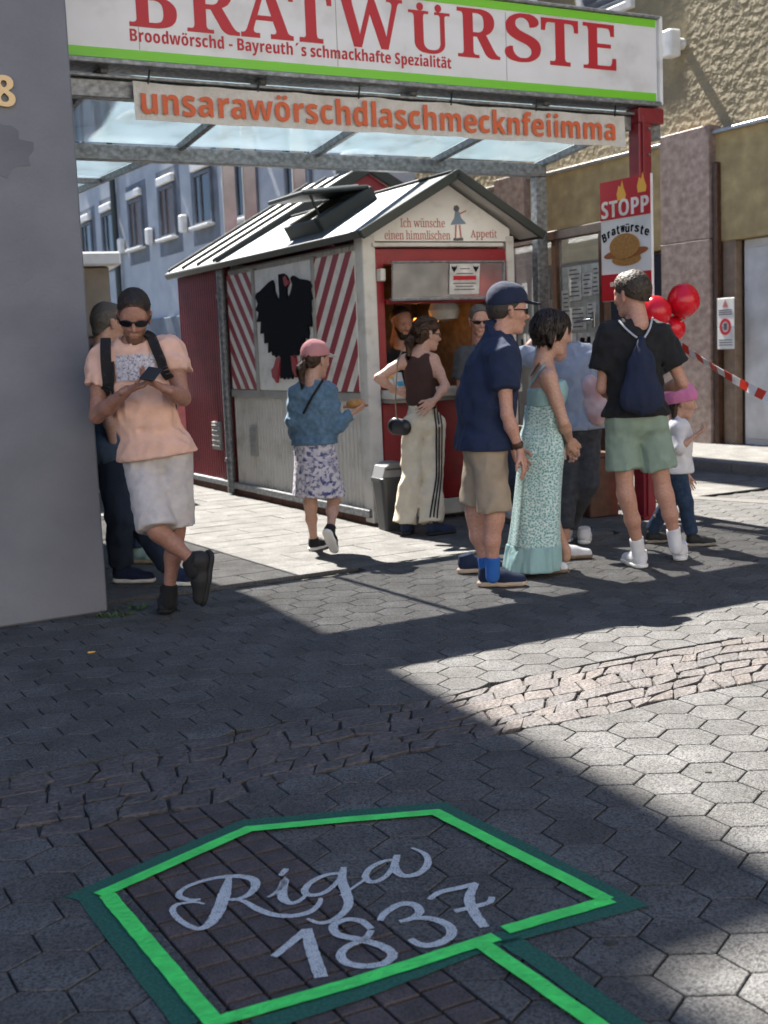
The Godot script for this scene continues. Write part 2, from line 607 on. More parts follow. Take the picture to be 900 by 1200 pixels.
func build_ground() -> void:
	var base := PlaneMesh.new()
	base.size = Vector2(500, 500)
	put("ground", base, M.joint, self, Transform3D(Basis(), Vector3(0, -0.028, 0))).set_meta("kind", "structure")
	var band := flat_points([-160, 945, 0, 915, 60, 903, 100, 894, 160, 881, 213, 873, 273, 860, 330, 848, 400, 834, 460, 826, 520, 818, 580, 801, 690, 778, 760, 765, 850, 750, 900, 744, 1060, 722, 1060, 768, 900, 797, 800, 815, 730, 833, 600, 856, 500, 879, 450, 889, 400, 899, 320, 916, 265, 938, 220, 946, 150, 958, 90, 975, 0, 986, -160, 1003])
	var strip_far_l := gp(90, 975)
	var strip_far_r := gp(265, 938)
	var along := Vector2(0.475, -0.88).normalized()       # the brick strip runs towards the camera and to the right
	var sl := Vector2(strip_far_l.x, -strip_far_l.z)
	var sr := Vector2(strip_far_r.x, -strip_far_r.z)
	var strip := PackedVector2Array([sl - along * 0.06, sr - along * 0.06, sr + along * 3.0, sl + along * 3.0])
	var band_wide := Geometry2D.offset_polygon(band, 0.006)[0]
	# hexagonal pavers, two fields either side of the cobbled band
	var side := 0.11396
	var hexes := []
	var g := Geo.new()
	var shape := hex_outline(Vector2.ZERO, side - 0.0038, 0.0)
	g.prism(shape, Transform3D(Basis(Vector3(0, 0, 1), -0.0318), Vector3.ZERO), 0.026, 0.0028)
	var whole := g.mesh()
	for field in 2:
		var an: float = [-0.0318, -0.0409][field]
		var o: Vector2 = [Vector2(6.1006, 26.1132), Vector2(-6.4259, 42.7092)][field] * side
		var ca := cos(an)
		var sa := sin(an)
		for i in range(-34, 36):
			for j in range(-60, 62):
				var u := 1.5 * i * side
				var w := sqrt(3.0) * (j + i * 0.5) * side
				var c := o + Vector2(u * ca - w * sa, u * sa + w * ca)
				var p := Vector3(c.x, 0, -c.y)
				var back := p.dot(G2)
				var right := p.dot(G1)
				if p.z > -1.4 or back < (-7.42 if right < 6.3 else -8.6) or not in_view(p, 430.0):
					continue
				var beyond := (p - gp(460, 856)).dot(Vector3(0.47, 0, 0.88)) < 0.0
				if beyond != (field == 1):
					continue
				var outline := hex_outline(c, side - 0.0038, an)
				var bits := []
				for q in Geometry2D.clip_polygons(outline, band_wide):
					for r in Geometry2D.clip_polygons(q, Geometry2D.offset_polygon(strip, 0.005)[0]):
						bits.append(r)
				for q in bits:
					if area_of(q) > 0.0025:
						hexes.append([q, area_of(q) > 0.995 * area_of(outline) and field == 0])
	var hex_ground := setting("hexagonal_pavement")
	lay(hex_ground, "hexagonal_paver", hexes, M.hex, 0.026, 0.0028, 300, whole)
	# the band of old cobbles: rows that follow its curve, stones of uneven size
	var top := flat_points([-60, 925, 0, 915, 60, 903, 100, 894, 160, 881, 213, 873, 273, 860, 330, 848, 400, 834, 460, 826, 520, 818, 580, 801, 690, 778, 760, 765, 850, 750, 900, 744, 960, 736])
	var low := flat_points([-60, 992, 0, 986, 60, 978, 90, 975, 150, 958, 200, 948, 265, 938, 320, 916, 400, 899, 450, 889, 500, 879, 600, 856, 700, 838, 760, 825, 830, 808, 900, 797, 960, 786])
	var cobbles := []
	var rows := 6
	var ends_top := length_marks(top)
	var ends_low := length_marks(low)
	var warp := FastNoiseLite.new()
	warp.seed = 5
	warp.frequency = 3.0
	for r in rows:
		var s := rng.randf() * 0.02
		while s < 1.0:
			var ds := rng.randf_range(0.024, 0.046)
			var q := PackedVector2Array()
			for e in [[s, 0], [s + ds, 0], [s + ds, 1], [s, 1]]:
				var p := along_line(top, ends_top, e[0]).lerp(along_line(low, ends_low, e[0]), row_line(r + e[1], rows, e[0], warp))
				p += Vector2(warp.get_noise_2d(p.x, p.y), warp.get_noise_2d(p.x + 9.0, p.y + 4.0)) * 0.06
				q.push_back(p + Vector2(rng.randf_range(-0.006, 0.006), rng.randf_range(-0.006, 0.006)))
			var c := centroid(q)
			var turn := rng.randf_range(-0.09, 0.09)
			var shaped := PackedVector2Array()
			for k in 4:      # knock the corners off and shrink for the joint
				for h in [0.1, 0.9]:
					var p: Vector2 = q[k].lerp(q[(k + 1) % 4], h) - c
					shaped.push_back(c + p.rotated(turn) * rng.randf_range(0.925, 0.985))
			cobbles.append([shaped, false])
			s += ds
	var cobbled := setting("cobbled_band")
	var bed := Geo.new()
	bed.prism(band, Transform3D(FLAT, Vector3(0, -0.024, 0)), 0.010)
	put("mortar_bed", bed, M.mortar, cobbled)
	lay(cobbled, "cobblestone", cobbles, M.cobble, 0.018, 0.005, 300)
	# the strip of square bricks
	var bricks := []
	var across := (sr - sl)
	var wide := across.length()
	var cols := 5
	var inv := Vector2(-along.y, along.x)
	if inv.dot(across) < 0:
		inv = -inv
	var cell := absf(across.dot(inv)) / cols
	for r in range(-2, 24):
		for k in cols:
			var shift := 0.0 if k % 2 == 0 else 0.014
			var c := sl + inv * cell * (k + 0.5) + along * (cell * 0.97 * (r + 0.5) + shift)
			var q := PackedVector2Array()
			for e in [[-1, -1], [1, -1], [1, 1], [-1, 1]]:
				q.push_back(c + inv * e[0] * (cell * 0.5 - 0.004) + along * e[1] * (cell * 0.485 - 0.0058))
			if c.y < 1.9:
				continue
			for b in Geometry2D.clip_polygons(q, band_wide):
				if area_of(b) > 0.0014:
					bricks.append([b, false])
	var strip_node := setting("brick_strip")
	for e in [[715.5, 1105.5, 0.020, 0.011], [533, 965, 0.016, 0.010], [830, 905, 0.012, 0.008], [392, 742, 0.014, 0.010], [118, 826, 0.016, 0.012], [655, 905, 0.010, 0.008]]:
		var gum := Geo.new()
		var blob := PackedVector2Array()
		for k in 14:
			var a := TAU * k / 14
			blob.push_back(Vector2(cos(a) * e[2], sin(a) * e[3]) * (1.0 + 0.14 * sin(k * 2.7)))
		gum.prism(blob, Transform3D(FLAT, gp(e[0], e[1]) + Vector3(0, 0.0005, 0)), 0.0018, 0.001)
		put("gum_spot", gum, M.joint, hex_ground)
	lay(strip_node, "brick", bricks, M.brick, 0.026, 0.003, 300)
	# pale slabs in front of the kiosk, running bond
	var slabs := []
	for r in 26:
		for k in range(-7, 15):
			var back := -7.50 - 0.3 * (r + 0.5)
			var right := 0.6 * k + (0.3 if r % 2 else 0.0)
			var c3 := G2 * back + G1 * right
			if right > 6.2 or right < -1.2 or not in_view(c3, 300.0):
				continue
			var q := PackedVector2Array()
			for e in [[-1, -1], [1, -1], [1, 1], [-1, 1]]:
				var p: Vector3 = c3 + G1 * e[0] * 0.2965 + G2 * e[1] * 0.1465
				q.push_back(Vector2(p.x, -p.z))
			slabs.append([q, false])
	lay(setting("slab_paving"), "paving_slab", slabs, M.slab, 0.026, 0.003, 300)
	# the lane to the right: pale concrete, a darker gutter strip, the kerb and the pavement of the yellow house
	var lane := setting("lane")
	var lane_mid := G2 * -13.0 + G1 * 11.6
	boxed("lane_surface", lane_mid + Vector3(0, -0.009, 0), Vector3(10.6, 0.01, 8.6), M.concrete, lane, 0.0, Basis(UP, deg_to_rad(29.7)))
	var far_lane := setting("passage_floor")
	boxed("floor_surface", G2 * -38.4 + G1 * 2.0 + Vector3(0, -0.013, 0), Vector3(60, 0.01, 46), M.concrete, far_lane, 0.0, Basis(UP, deg_to_rad(29.7)))
	var g0 := gp(806, 583)
	var g1 := gp(960, 592)
	var strip_dir := (g1 - g0).normalized()
	boxed("gutter_strip", (g0 + g1) * 0.5 + strip_dir * 1.0 + Vector3(0, 0.0, 0), Vector3(7.0, 0.008, 0.2), M.dark_concrete, lane, 0.0, Basis(strip_dir, UP, strip_dir.cross(UP)))
	var pavement := setting("pavement")
	var fdir := Vector3(-cos(deg_to_rad(63.8)), 0, -sin(deg_to_rad(63.8)))      # the facade runs this way into the depth
	var fout := Vector3(-sin(deg_to_rad(63.8)), 0, cos(deg_to_rad(63.8)))
	var wall_foot := gp(847, 530, 0.0)
	var k0 := gp(806, 550)
	var k_off := (k0 - wall_foot).dot(fout)
	var bs := Basis(-fdir, UP, fout)
	boxed("pavement_surface", wall_foot + fout * (k_off - 0.16) * 0.5 + Vector3(0, 0.045, 0), Vector3(24, 0.15, k_off - 0.16), M.concrete, pavement, 0.0, bs)
	for k in 24:
		boxed("kerbstone", wall_foot - fdir * (k - 11.5) + fout * (k_off - 0.077) + Vector3(0, 0.045, 0), Vector3(0.99, 0.16, 0.15), M.kerb, pavement, 0.015, bs)
	# manhole cover let into the lane
	var hole := thing("manhole_cover", "round manhole cover let into the pale lane before the kerb", "manhole cover", Transform3D(Basis(), gp(834, 560) + Vector3(0, -0.003, 0)))
	var ringg := Geo.new()
	ringg.lathe(PackedVector2Array([Vector2(0.46, -0.01), Vector2(0.46, 0.004), Vector2(0.40, 0.005), Vector2(0.40, -0.01)]), Vector3.ZERO, 40)
	put("rim", ringg, M.dark_concrete, hole)
	var lid := Geo.new()
	lid.lathe(PackedVector2Array([Vector2(0.392, -0.008), Vector2(0.39, 0.003), Vector2(0.0, 0.003)]), Vector3.ZERO, 40)
	put("lid", lid, M.concrete, hole)


func row_line(r: int, rows: int, s: float, warp: FastNoiseLite) -> float:
	if r == 0 or r == rows:
		return float(r) / rows
	return (r + 0.30 * warp.get_noise_2d(r * 17.0, s * 9.0)) / rows


func length_marks(p: PackedVector2Array) -> PackedFloat32Array:
	var out := PackedFloat32Array([0.0])
	for i in p.size() - 1:
		out.push_back(out[i] + p[i].distance_to(p[i + 1]))
	for i in out.size():
		out[i] /= out[out.size() - 1] if i < out.size() - 1 else 1.0
	out[out.size() - 1] = 1.0
	return out


func along_line(p: PackedVector2Array, marks: PackedFloat32Array, s: float) -> Vector2:
	for i in p.size() - 1:
		if s <= marks[i + 1] or i == p.size() - 2:
			return p[i].lerp(p[i + 1], (s - marks[i]) / maxf(marks[i + 1] - marks[i], 1e-5))
	return p[0]


# ---------------------------------------------------------------- the houses
func window_in(parent: Node3D, c: Vector3, w: float, h: float, bs: Basis, pane: Material, frame: Material, sill: Material) -> void:
	# a window with reveal frame, mullion, pane and sill; bs.z points out of the wall, c lies on its face
	var g := Geo.new()
	for s in [-1.0, 1.0]:
		g.box(Vector3(s * (w * 0.5 - 0.03), 0, 0.03), Vector3(0.06, h, 0.06), 0.006)
		g.box(Vector3(0, s * (h * 0.5 - 0.03), 0.031), Vector3(w - 0.12, 0.06, 0.06), 0.006)
	g.box(Vector3(-w * 0.12, 0, 0.027), Vector3(0.045, h - 0.12, 0.05), 0.004)
	var f := put("window", g, frame, parent, Transform3D(bs, c))
	boxed("pane", Vector3(0, 0, 0.011), Vector3(w - 0.1, h - 0.1, 0.02), pane, f, 0.0)
	boxed("sill", Vector3(0, -h * 0.5 - 0.035, 0.09), Vector3(w + 0.10, 0.05, 0.16), sill, f, 0.008)


func build_buildings() -> void:
	# the grey house whose corner the man leans on
	var lh := thing("grey_house", "smooth grey plastered house corner beside the leaning man", "house", turned(gp(127, 717), 32.0))
	boxed("wall", Vector3(-4.0, 3.2, -1.6), Vector3(8.0, 6.4, 3.2), M.grey_plaster, lh, 0.012)
	var blot := PackedVector2Array()
	for k in 22:
		var an := TAU * k / 22
		blot.push_back(Vector2(cos(an) * 0.17, sin(an) * 0.135) * (1.0 + 0.16 * sin(k * 2.3) + 0.1 * cos(k * 5.1)))
	var pg := Geo.new()
	pg.prism(blot, Transform3D(Basis(), Vector3(-0.43, 2.62, 0.0005)), 0.0025, 0.001)
	put("repaired_patch", pg, M.patch_plaster, lh)
	letters("8", "Droid Sans", 700, M.brass, lh, Vector3(-0.385, 2.924, 0.012), Vector3.RIGHT, UP, 0.115, 0.165, "house_number", 0.018)
	boxed("roof", Vector3(-4.0, 6.46, -1.6), Vector3(8.0, 0.12, 3.2), M.dark_trim, lh, 0.02)
	# unseen block added behind it, its slanted edge shaped to throw the long street shadow
	var sun_way := Vector3(cos(deg_to_rad(60.0)), 0, sin(deg_to_rad(60.0))) / tan(deg_to_rad(54.0))
	var foot0 := Vector3(-0.796, 0, -7.592) - sun_way * 6.0         # where its slanted edge starts
	var foot1 := Vector3(1.19, 0, -3.07) - sun_way * 19.5           # below its top
	var run := foot1 - foot0
	var hh := thing("added_shadow_block", "unseen grey block added behind the corner house to cast the long street shadow", "house", Transform3D(Basis(), foot0))
	var gable := Geo.new()
	var far := run.length()
	gable.prism(PackedVector2Array([Vector2(0, 0), Vector2(far + 1.0, 0), Vector2(far + 1.0, 19.45), Vector2(far, 19.45), Vector2(0, 6.0)]), Transform3D(Basis(run.normalized(), UP, -G1), Vector3.ZERO), 5.5, 0.0, true)
	put("wall", gable, M.grey_plaster, hh)
	boxed("added_shadow_slab", run - G1 * 3.0 + run.normalized() * 0.5 + Vector3(0, 24.0, 0), Vector3(4.8, 10.0, 0.9), M.grey_plaster, hh, 0.02, Basis(UP, deg_to_rad(29.7)))  # unseen slab added on top, its shadow bounds the sunlit wedge on the paving
	# the houses across the street, behind the photographer
	var across := G2 * 7.5 + G1 * -2.0
	var oh := thing("street_house", "plain rendered house across the street from the kiosk passage", "house", turned(across, 29.7))
	boxed("wall", Vector3(0, 4.75, 4.0), Vector3(50.0, 9.5, 8.0), M.render_white, oh, 0.02)
	# blue-grey house on the right of the passage, seen over the kiosk roof
	var bd := Vector3(-cos(deg_to_rad(63.0)), 0, -sin(deg_to_rad(63.0)))      # into the depth
	var bn := Vector3(-sin(deg_to_rad(63.0)), 0, cos(deg_to_rad(63.0)))       # out of the facade
	var b0 := at_z(195, 247, -27.0)
	b0.y = 0
	var bs := Basis(-bd, UP, bn)
	var bh := thing("blue_house", "pale blue grey house with a row of small upright windows behind the kiosk", "house", Transform3D(bs, b0))
	boxed("wall", Vector3(-10.2, 6.0, -0.25), Vector3(40.0, 12.0, 0.5), M.blue_plaster, bh, 0.01)
	var ledge := (bh.transform.affine_inverse() * on_plane(190, 373, b0, bn)).y
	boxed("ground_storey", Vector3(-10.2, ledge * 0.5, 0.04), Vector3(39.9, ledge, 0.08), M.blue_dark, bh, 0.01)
	var inv := bh.transform.affine_inverse()
	var spots := [[240, 232, 64, 0], [198.5, 248, 62, 1], [161.5, 262, 58, 1], [129, 275, 53, 0], [104, 285, 48, 0]]
	var xs := []
	for s in spots:
		var c := inv * on_plane(s[0], s[1], b0, bn)
		var t := inv * on_plane(s[0], s[1] - s[2] * 0.5, b0, bn)
		window_in(bh, Vector3(c.x, c.y, 0.005), 1.0, 2.0 * (t.y - c.y), Basis(), M.window_dark if s[3] == 0 else M.window_brown, M.blue_dark, M.white)
		boxed("surround", Vector3(c.x, c.y, 0.003), Vector3(1.5, 2.0 * (t.y - c.y) + 0.7, 0.01), M.blue_dark, bh, 0.0)
		boxed("shutter_box", Vector3(c.x, t.y + 0.12, 0.06), Vector3(1.0, 0.16, 0.10), M.white, bh, 0.02)
		xs.append(c)
	var gap: float = (xs[0].x - xs[3].x) / 3.0
	for k in range(1, 4):
		var c: Vector3 = xs[0] + Vector3(gap * k, 0.05, 0)
		c.z = 0.005
		window_in(bh, c, 1.0, 1.3, Basis(), M.window_dark, M.blue_dark, M.white)
		window_in(bh, c + Vector3(0, 3.0, 0), 1.0, 1.3, Basis(), M.window_dark, M.blue_dark, M.white)
	for k in range(-4, 1):
		window_in(bh, Vector3(xs[0].x + gap * k, xs[0].y + 3.0, 0.005), 1.0, 1.3, Basis(), M.window_dark, M.blue_dark, M.white)
	var pipe := Geo.new()
	var pp := inv * on_plane(143, 300, b0, bn)
	pipe.tube([Vector3(pp.x, 0.5, 0.12), Vector3(pp.x, 11.8, 0.12)], [0.07], 8)
	put("downpipe", pipe, M.dark_trim, bh)
	for q in [[220, 262], [180, 277], [147, 288]]:
		var c := inv * on_plane(q[0], q[1], b0, bn)
		boxed("wall_box", Vector3(c.x, c.y, 0.1), Vector3(0.22, 0.34, 0.14), M.white, bh, 0.03)
	boxed("roof", Vector3(-10.2, 12.15, -0.2), Vector3(40.2, 0.3, 0.9), M.dark_trim, bh, 0.02)
	# yellow house on the right
	var fdir := Vector3(-cos(deg_to_rad(63.8)), 0, -sin(deg_to_rad(63.8)))
	var fout := Vector3(-sin(deg_to_rad(63.8)), 0, cos(deg_to_rad(63.8)))
	var foot := gp(847, 530)
	var yh := thing("yellow_house", "ochre rendered house with brown marble pilasters and a white door", "house", Transform3D(Basis(-fdir, UP, fout), foot))
	# local x runs towards the viewer along the facade, z out of it
	boxed("wall", Vector3(-6.0, 8.4, -4.0), Vector3(34.0, 9.0, 8.0), M.yellow_rough, yh, 0.01)
	boxed("fascia", Vector3(-5.0 - 1.0, 3.25, -3.93), Vector3(34.0, 1.3, 8.0), M.yellow_smooth, yh, 0.01)
	boxed("ledge", Vector3(-6.0, 3.905, 0.06), Vector3(34.0, 0.045, 0.16), M.metal_trim, yh, 0.006)
	boxed("shopfront", Vector3(-12.0, 1.3, -4.1), Vector3(22.0, 2.6, 8.0), M.stone_brown, yh, 0.01)
	for z in [[-0.94, -0.01], [-5.0, -4.15], [-9.4, -8.5]]:
		var w: float = z[1] - z[0]
		boxed("marble_panel", Vector3((z[0] + z[1]) * 0.5, 1.32, 0.06), Vector3(w, 2.64, 0.24), M.marble, yh, 0.006)
		boxed("marble_panel", Vector3((z[0] + z[1]) * 0.5, 3.322, 0.06), Vector3(w, 1.35, 0.24), M.marble, yh, 0.006)
	for z in [[-4.1, -1.0]]:
		boxed("shop_window", Vector3(-2.5, 1.45, -0.02), Vector3(2.9, 2.2, 0.05), M.window_dark, yh, 0.0)
	boxed("drainpipe", Vector3(0.045, 1.8, 0.10), Vector3(0.07, 3.5, 0.10), M.brown_wood, yh, 0.02)
	boxed("door_jamb", Vector3(0.20, 1.31, -0.0), Vector3(0.22, 2.58, 0.12), M.stone_brown, yh, 0.01)
	boxed("jamb_wall", Vector3(5.0, 1.31, -4.15), Vector3(9.8, 2.59, 8.0), M.stone_brown, yh, 0.01)
	var door := boxed("door", Vector3(1.42, 1.34, -0.06), Vector3(2.1, 2.5, 0.06), M.door_white, yh, 0.006)
	boxed("door_panel", Vector3(-0.5, 0, 0.035), Vector3(0.94, 2.3, 0.02), M.door_white, door, 0.006)
	boxed("door_panel", Vector3(0.5, 0, 0.035), Vector3(0.94, 2.3, 0.02), M.door_white, door, 0.006)
	for e in [[-2.25, 6.65, 1.0], [-6.9, 6.65, 1.0], [-4.55, 6.65, 1.0], [2.2, 6.65, 1.0]]:
		var wf := Geo.new()
		for s in [-1.0, 1.0]:
			wf.box(Vector3(s * 0.56, 0, 0.02), Vector3(0.12, 1.75, 0.1), 0.01)
			wf.box(Vector3(0, s * 0.82, 0.02), Vector3(1.0, 0.1, 0.1), 0.01)
		var f := put("window", wf, M.white, yh, Transform3D(Basis(), Vector3(e[0], e[1], 0.0)))
		for k in 16:
			boxed("shutter_slat", Vector3(0, -0.74 + k * 0.098, 0.02), Vector3(0.99, 0.085, 0.02), M.blue_dark, f, 0.004, Basis(Vector3.RIGHT, 0.5))
	var wl := thing("wall_lamp", "small white box lamp on the ochre wall above the marble pilaster", "wall lamp", Transform3D(Basis(-fdir, UP, fout), on_plane(800, 52, foot, fout)))
	boxed("housing", Vector3(-0.02, 0, 0.17), Vector3(0.20, 0.33, 0.17), M.white, wl, 0.02)
	var arm := Geo.new()
	arm.tube([Vector3(0.0, 0, 0.0), Vector3(0.02, 0, 0.1)], [0.07, 0.07], 10)
	put("bracket", arm, M.white, wl)
	# small stall behind the corner house
	var st := thing("market_stall", "small beige market stall with a white roof edge behind the grey house corner", "stall", turned(at_z(84, 470, -14.5) * Vector3(1, 0, 1), 20.0))
	boxed("wall", Vector3(0, 2.1, 0), Vector3(0.9, 0.75, 0.9), M.beige, st, 0.01)
	boxed("roof", Vector3(0, 2.56, 0), Vector3(1.14, 0.15, 1.14), M.white, st, 0.02)
	boxed("counter", Vector3(0, 1.66, 0.05), Vector3(0.98, 0.1, 1.0), M.brown_wood, st, 0.01)
	boxed("base", Vector3(0, 0.8, 0), Vector3(0.9, 1.6, 0.9), M.white, st, 0.01)
	# pale upright posts behind the kiosk roof
	for q in [[269, 232, 13], [293, 230, 14], [351, 222, 12]]:
		var p := at_z(q[0], q[1], -16.6)
		var post := thing("timber_post", "pale upright square post rising behind the seamed kiosk roof", "post", turned(Vector3(p.x, 0, p.z), 10.0), "posts behind the kiosk roof")
		boxed("shaft", Vector3(0, 2.2, 0), Vector3(0.15, 4.4, 0.15), M.render_white, post, 0.01)
		boxed("foot_plate", Vector3(0, 0.02, 0), Vector3(0.26, 0.04, 0.26), M.galv, post, 0.005)
		boxed("strap", Vector3(-0.079, 3.5, 0), Vector3(0.012, 1.4, 0.1), M.kiosk_trim, post, 0.003)  # dark strip giving the post a darker left face
	var box := thing("utility_box", "low pale grey box with a white top beside the red kiosk annex", "box", turned(at_z(205, 520, -15.6) * Vector3(1, 0, 1), 28.0))
	boxed("case", Vector3(0, 0.45, 0), Vector3(0.8, 0.9, 0.5), M.kiosk_trim, box, 0.02)
	boxed("top", Vector3(0, 0.93, 0), Vector3(0.86, 0.06, 0.56), M.white, box, 0.01)


# ---------------------------------------------------------------- the kiosk
func ribbed(w: float, h: float, pitch: float, depth: float) -> Geo:
	# corrugated sheet in the xy plane, ribs upright, standing out along z
	var g := Geo.new()
	var n := int(w / pitch)
	var p := w / n
	for i in n:
		var x := i * p
		var cuts := [[x, 0.0], [x + p * 0.42, 0.0], [x + p * 0.56, depth], [x + p * 0.86, depth], [x + p, 0.0]]
		for k in 4:
			g.quad(Vector3(cuts[k][0], 0, cuts[k][1]), Vector3(cuts[k + 1][0], 0, cuts[k + 1][1]), Vector3(cuts[k + 1][0], h, cuts[k + 1][1]), Vector3(cuts[k][0], h, cuts[k][1]))
	return g


func striped(parent: Node3D, z0: float, z1: float, y0: float, y1: float, rise: float, phase: float, pitch: float) -> void:
	# white board on the left wall with slanting red stripes, each a thin painted strip
	var bs := Basis(Vector3(0, 0, 1), UP, Vector3(-1, 0, 0))      # x along the wall to the front, z out of it
	var w := z1 - z0
	var h := y1 - y0
	var board := boxed("striped_board", Vector3(-0.02, (y0 + y1) * 0.5, (z0 + z1) * 0.5), Vector3(w, h, 0.02), M.stripe_white, parent, 0.003, bs)
	var frame := PackedVector2Array([Vector2(-w / 2, -h / 2), Vector2(w / 2, -h / 2), Vector2(w / 2, h / 2), Vector2(-w / 2, h / 2)])
	for k in range(-6, 12):
		var s := -h / 2 + phase + k * pitch
		var q := PackedVector2Array([Vector2(-w / 2, s), Vector2(w / 2, s + rise * w), Vector2(w / 2, s + rise * w + pitch * 0.48), Vector2(-w / 2, s + pitch * 0.48)])
		for b in Geometry2D.intersect_polygons(frame, q):
			var g := Geo.new()
			g.prism(b, Transform3D(Basis(), Vector3(0, 0, 0.0105)), 0.003, 0.0)
			put("stripe", g, M.stripe_red, board)


func build_kiosk() -> void:
	var at := turned(gp(440, 616), 27.0)
	var k := thing("sausage_kiosk", "grey and red sausage kiosk with a black eagle panel and gabled roof", "kiosk", at)
	var W := 1.42
	var D := 3.22
	var wl := Basis(Vector3(0, 0, 1), UP, Vector3(-1, 0, 0))
	# plinth and walls
	for i in 12:
		boxed("plinth_brick", Vector3(0.02, 0.035, -0.16 - i * 0.275), Vector3(0.08, 0.07, 0.265), M.plinth, k, 0.006)
	boxed("base_rail", Vector3(-0.03, 0.10, -D * 0.5), Vector3(0.05, 0.07, D), M.galv, k, 0.008)
	boxed("wall", Vector3(0.055, 1.23, -D * 0.5), Vector3(0.06, 2.22, D - 0.02), M.kiosk_trim, k, 0.0)
	put("corrugated_panel", ribbed(D - 0.1, 0.92, 0.075, 0.016), M.kiosk_grey, k, Transform3D(wl, Vector3(0.012, 0.13, -D + 0.02)))
	boxed("rail", Vector3(-0.008, 1.07, -D * 0.5), Vector3(0.03, 0.075, D - 0.06), M.kiosk_trim, k, 0.005)
	put("corrugated_panel", ribbed(D - 0.1, 1.22, 0.075, 0.012), M.kiosk_grey, k, Transform3D(wl, Vector3(0.014, 1.10, -D + 0.02)))
	striped(k, -3.12, -2.42, 1.115, 2.27, -1.05, 0.15, 0.245)
	striped(k, -0.93, -0.13, 1.115, 2.27, 1.25, -1.0, 0.30)
	boxed("eagle_board", Vector3(-0.02, 1.69, -1.67), Vector3(1.36, 1.16, 0.02), M.stripe_white, k, 0.003, wl)
	for z in [-2.385, -0.955]:
		boxed("batten", Vector3(-0.022, 1.69, z), Vector3(0.05, 1.2, 0.05), M.kiosk_trim, k, 0.005)
	build_eagle(k, at)
	for e in [[-2.63, 0.59, 0.17, 0.30], [-3.72, 0.60, 0.26, 0.30]]:
		var hatch := boxed("vent", Vector3(-0.012, e[1], e[0]), Vector3(e[2], e[3], 0.03), M.kiosk_trim, k, 0.004, wl)
		for s in 5:
			boxed("louvre", Vector3(0, -0.11 + s * 0.055, 0.016), Vector3(e[2] - 0.03, 0.012, 0.02), M.kiosk_trim, hatch, 0.002)
	# corner posts and front
	boxed("corner_post", Vector3(0.035, 1.2, -0.055), Vector3(0.12, 2.36, 0.15), M.kiosk_light, k, 0.008)
	boxed("corner_post", Vector3(W - 0.02, 1.2, -0.055), Vector3(0.08, 2.36, 0.15), M.kiosk_light, k, 0.008)
	boxed("side_wall", Vector3(W, 1.2, -D * 0.5 - 0.05), Vector3(0.06, 2.36, D - 0.1), M.kiosk_grey, k, 0.0)
	boxed("rear_wall", Vector3(W * 0.5, 1.2, -D + 0.03), Vector3(W - 0.1, 2.36, 0.05), M.kiosk_grey, k, 0.0)
	boxed("inner_lining", Vector3(0.10, 1.2, -1.1), Vector3(0.02, 2.2, 2.0), M.lining, k, 0.0)
	boxed("inner_lining", Vector3(W - 0.045, 1.2, -1.1), Vector3(0.02, 2.2, 2.0), M.lining, k, 0.0)
	boxed("inner_lining", Vector3(W * 0.5, 1.2, -1.75), Vector3(W - 0.1, 2.2, 0.03), M.lining, k, 0.0)
	boxed("ceiling", Vector3(W * 0.5, 2.26, -1.0), Vector3(W - 0.14, 0.03, 1.7), M.lining, k, 0.0)
	boxed("kiosk_floor", Vector3(W * 0.5, 0.06, -0.95), Vector3(W - 0.12, 0.1, 1.7), M.lining, k, 0.0)
	boxed("front_panel", Vector3(W * 0.5 + 0.03, 0.59, -0.04), Vector3(W - 0.17, 0.84, 0.06), M.red_paint, k, 0.006)
	boxed("skirting", Vector3(W * 0.5 + 0.03, 0.10, -0.025), Vector3(W - 0.16, 0.13, 0.06), M.kiosk_light, k, 0.006)
	boxed("counter", Vector3(W * 0.5 + 0.03, 1.085, 0.02), Vector3(W - 0.16, 0.075, 0.36), M.kiosk_light, k, 0.01)
	boxed("counter_edge", Vector3(W * 0.5 + 0.03, 1.03, 0.0), Vector3(W - 0.19, 0.034, 0.28), M.kiosk_trim, k, 0.005)
	boxed("jamb", Vector3(0.13, 1.68, -0.03), Vector3(0.075, 1.1, 0.08), M.red_paint, k, 0.006)
	boxed("jamb", Vector3(W - 0.15, 1.68, -0.03), Vector3(0.18, 1.1, 0.08), M.red_paint, k, 0.006)
	boxed("lintel", Vector3(W * 0.5 - 0.01, 2.21, -0.033), Vector3(W - 0.10, 0.13, 0.08), M.red_paint, k, 0.006)
	boxed("shutter_rail", Vector3(W * 0.5 - 0.02, 1.845, -0.01), Vector3(W - 0.38, 0.04, 0.1), M.red_paint, k, 0.006)
	boxed("light_strip", Vector3(W * 0.5 - 0.02, 2.305, 0.012), Vector3(W - 0.16, 0.035, 0.06), M.kiosk_light, k, 0.006)
	# polished flap with the price board
	var flap := boxed("steel_flap", Vector3(0.70, 2.005, 0.14), Vector3(1.06, 0.29, 0.02), M.steel, k, 0.005, Basis(Vector3.RIGHT, 0.12))
	boxed("flap_rim", Vector3(0, -0.15, 0.004), Vector3(1.08, 0.022, 0.05), M.galv, flap, 0.005)
	boxed("flap_rim", Vector3(0, 0.15, 0.004), Vector3(1.08, 0.016, 0.04), M.galv, flap, 0.005)
	boxed("flap_rim", Vector3(0.535, 0, 0.004), Vector3(0.02, 0.28, 0.05), M.galv, flap, 0.005)
	boxed("hinge", Vector3(0.125, 2.06, 0.04), Vector3(0.05, 0.1, 0.09), M.kiosk_light, k, 0.008)
	var menu := thing("price_board", "white price board with a red bar and two small black eagles on the flap", "price board", at * Transform3D(Basis(Vector3.RIGHT, 0.12), Vector3(0.845, 2.012, 0.162)))
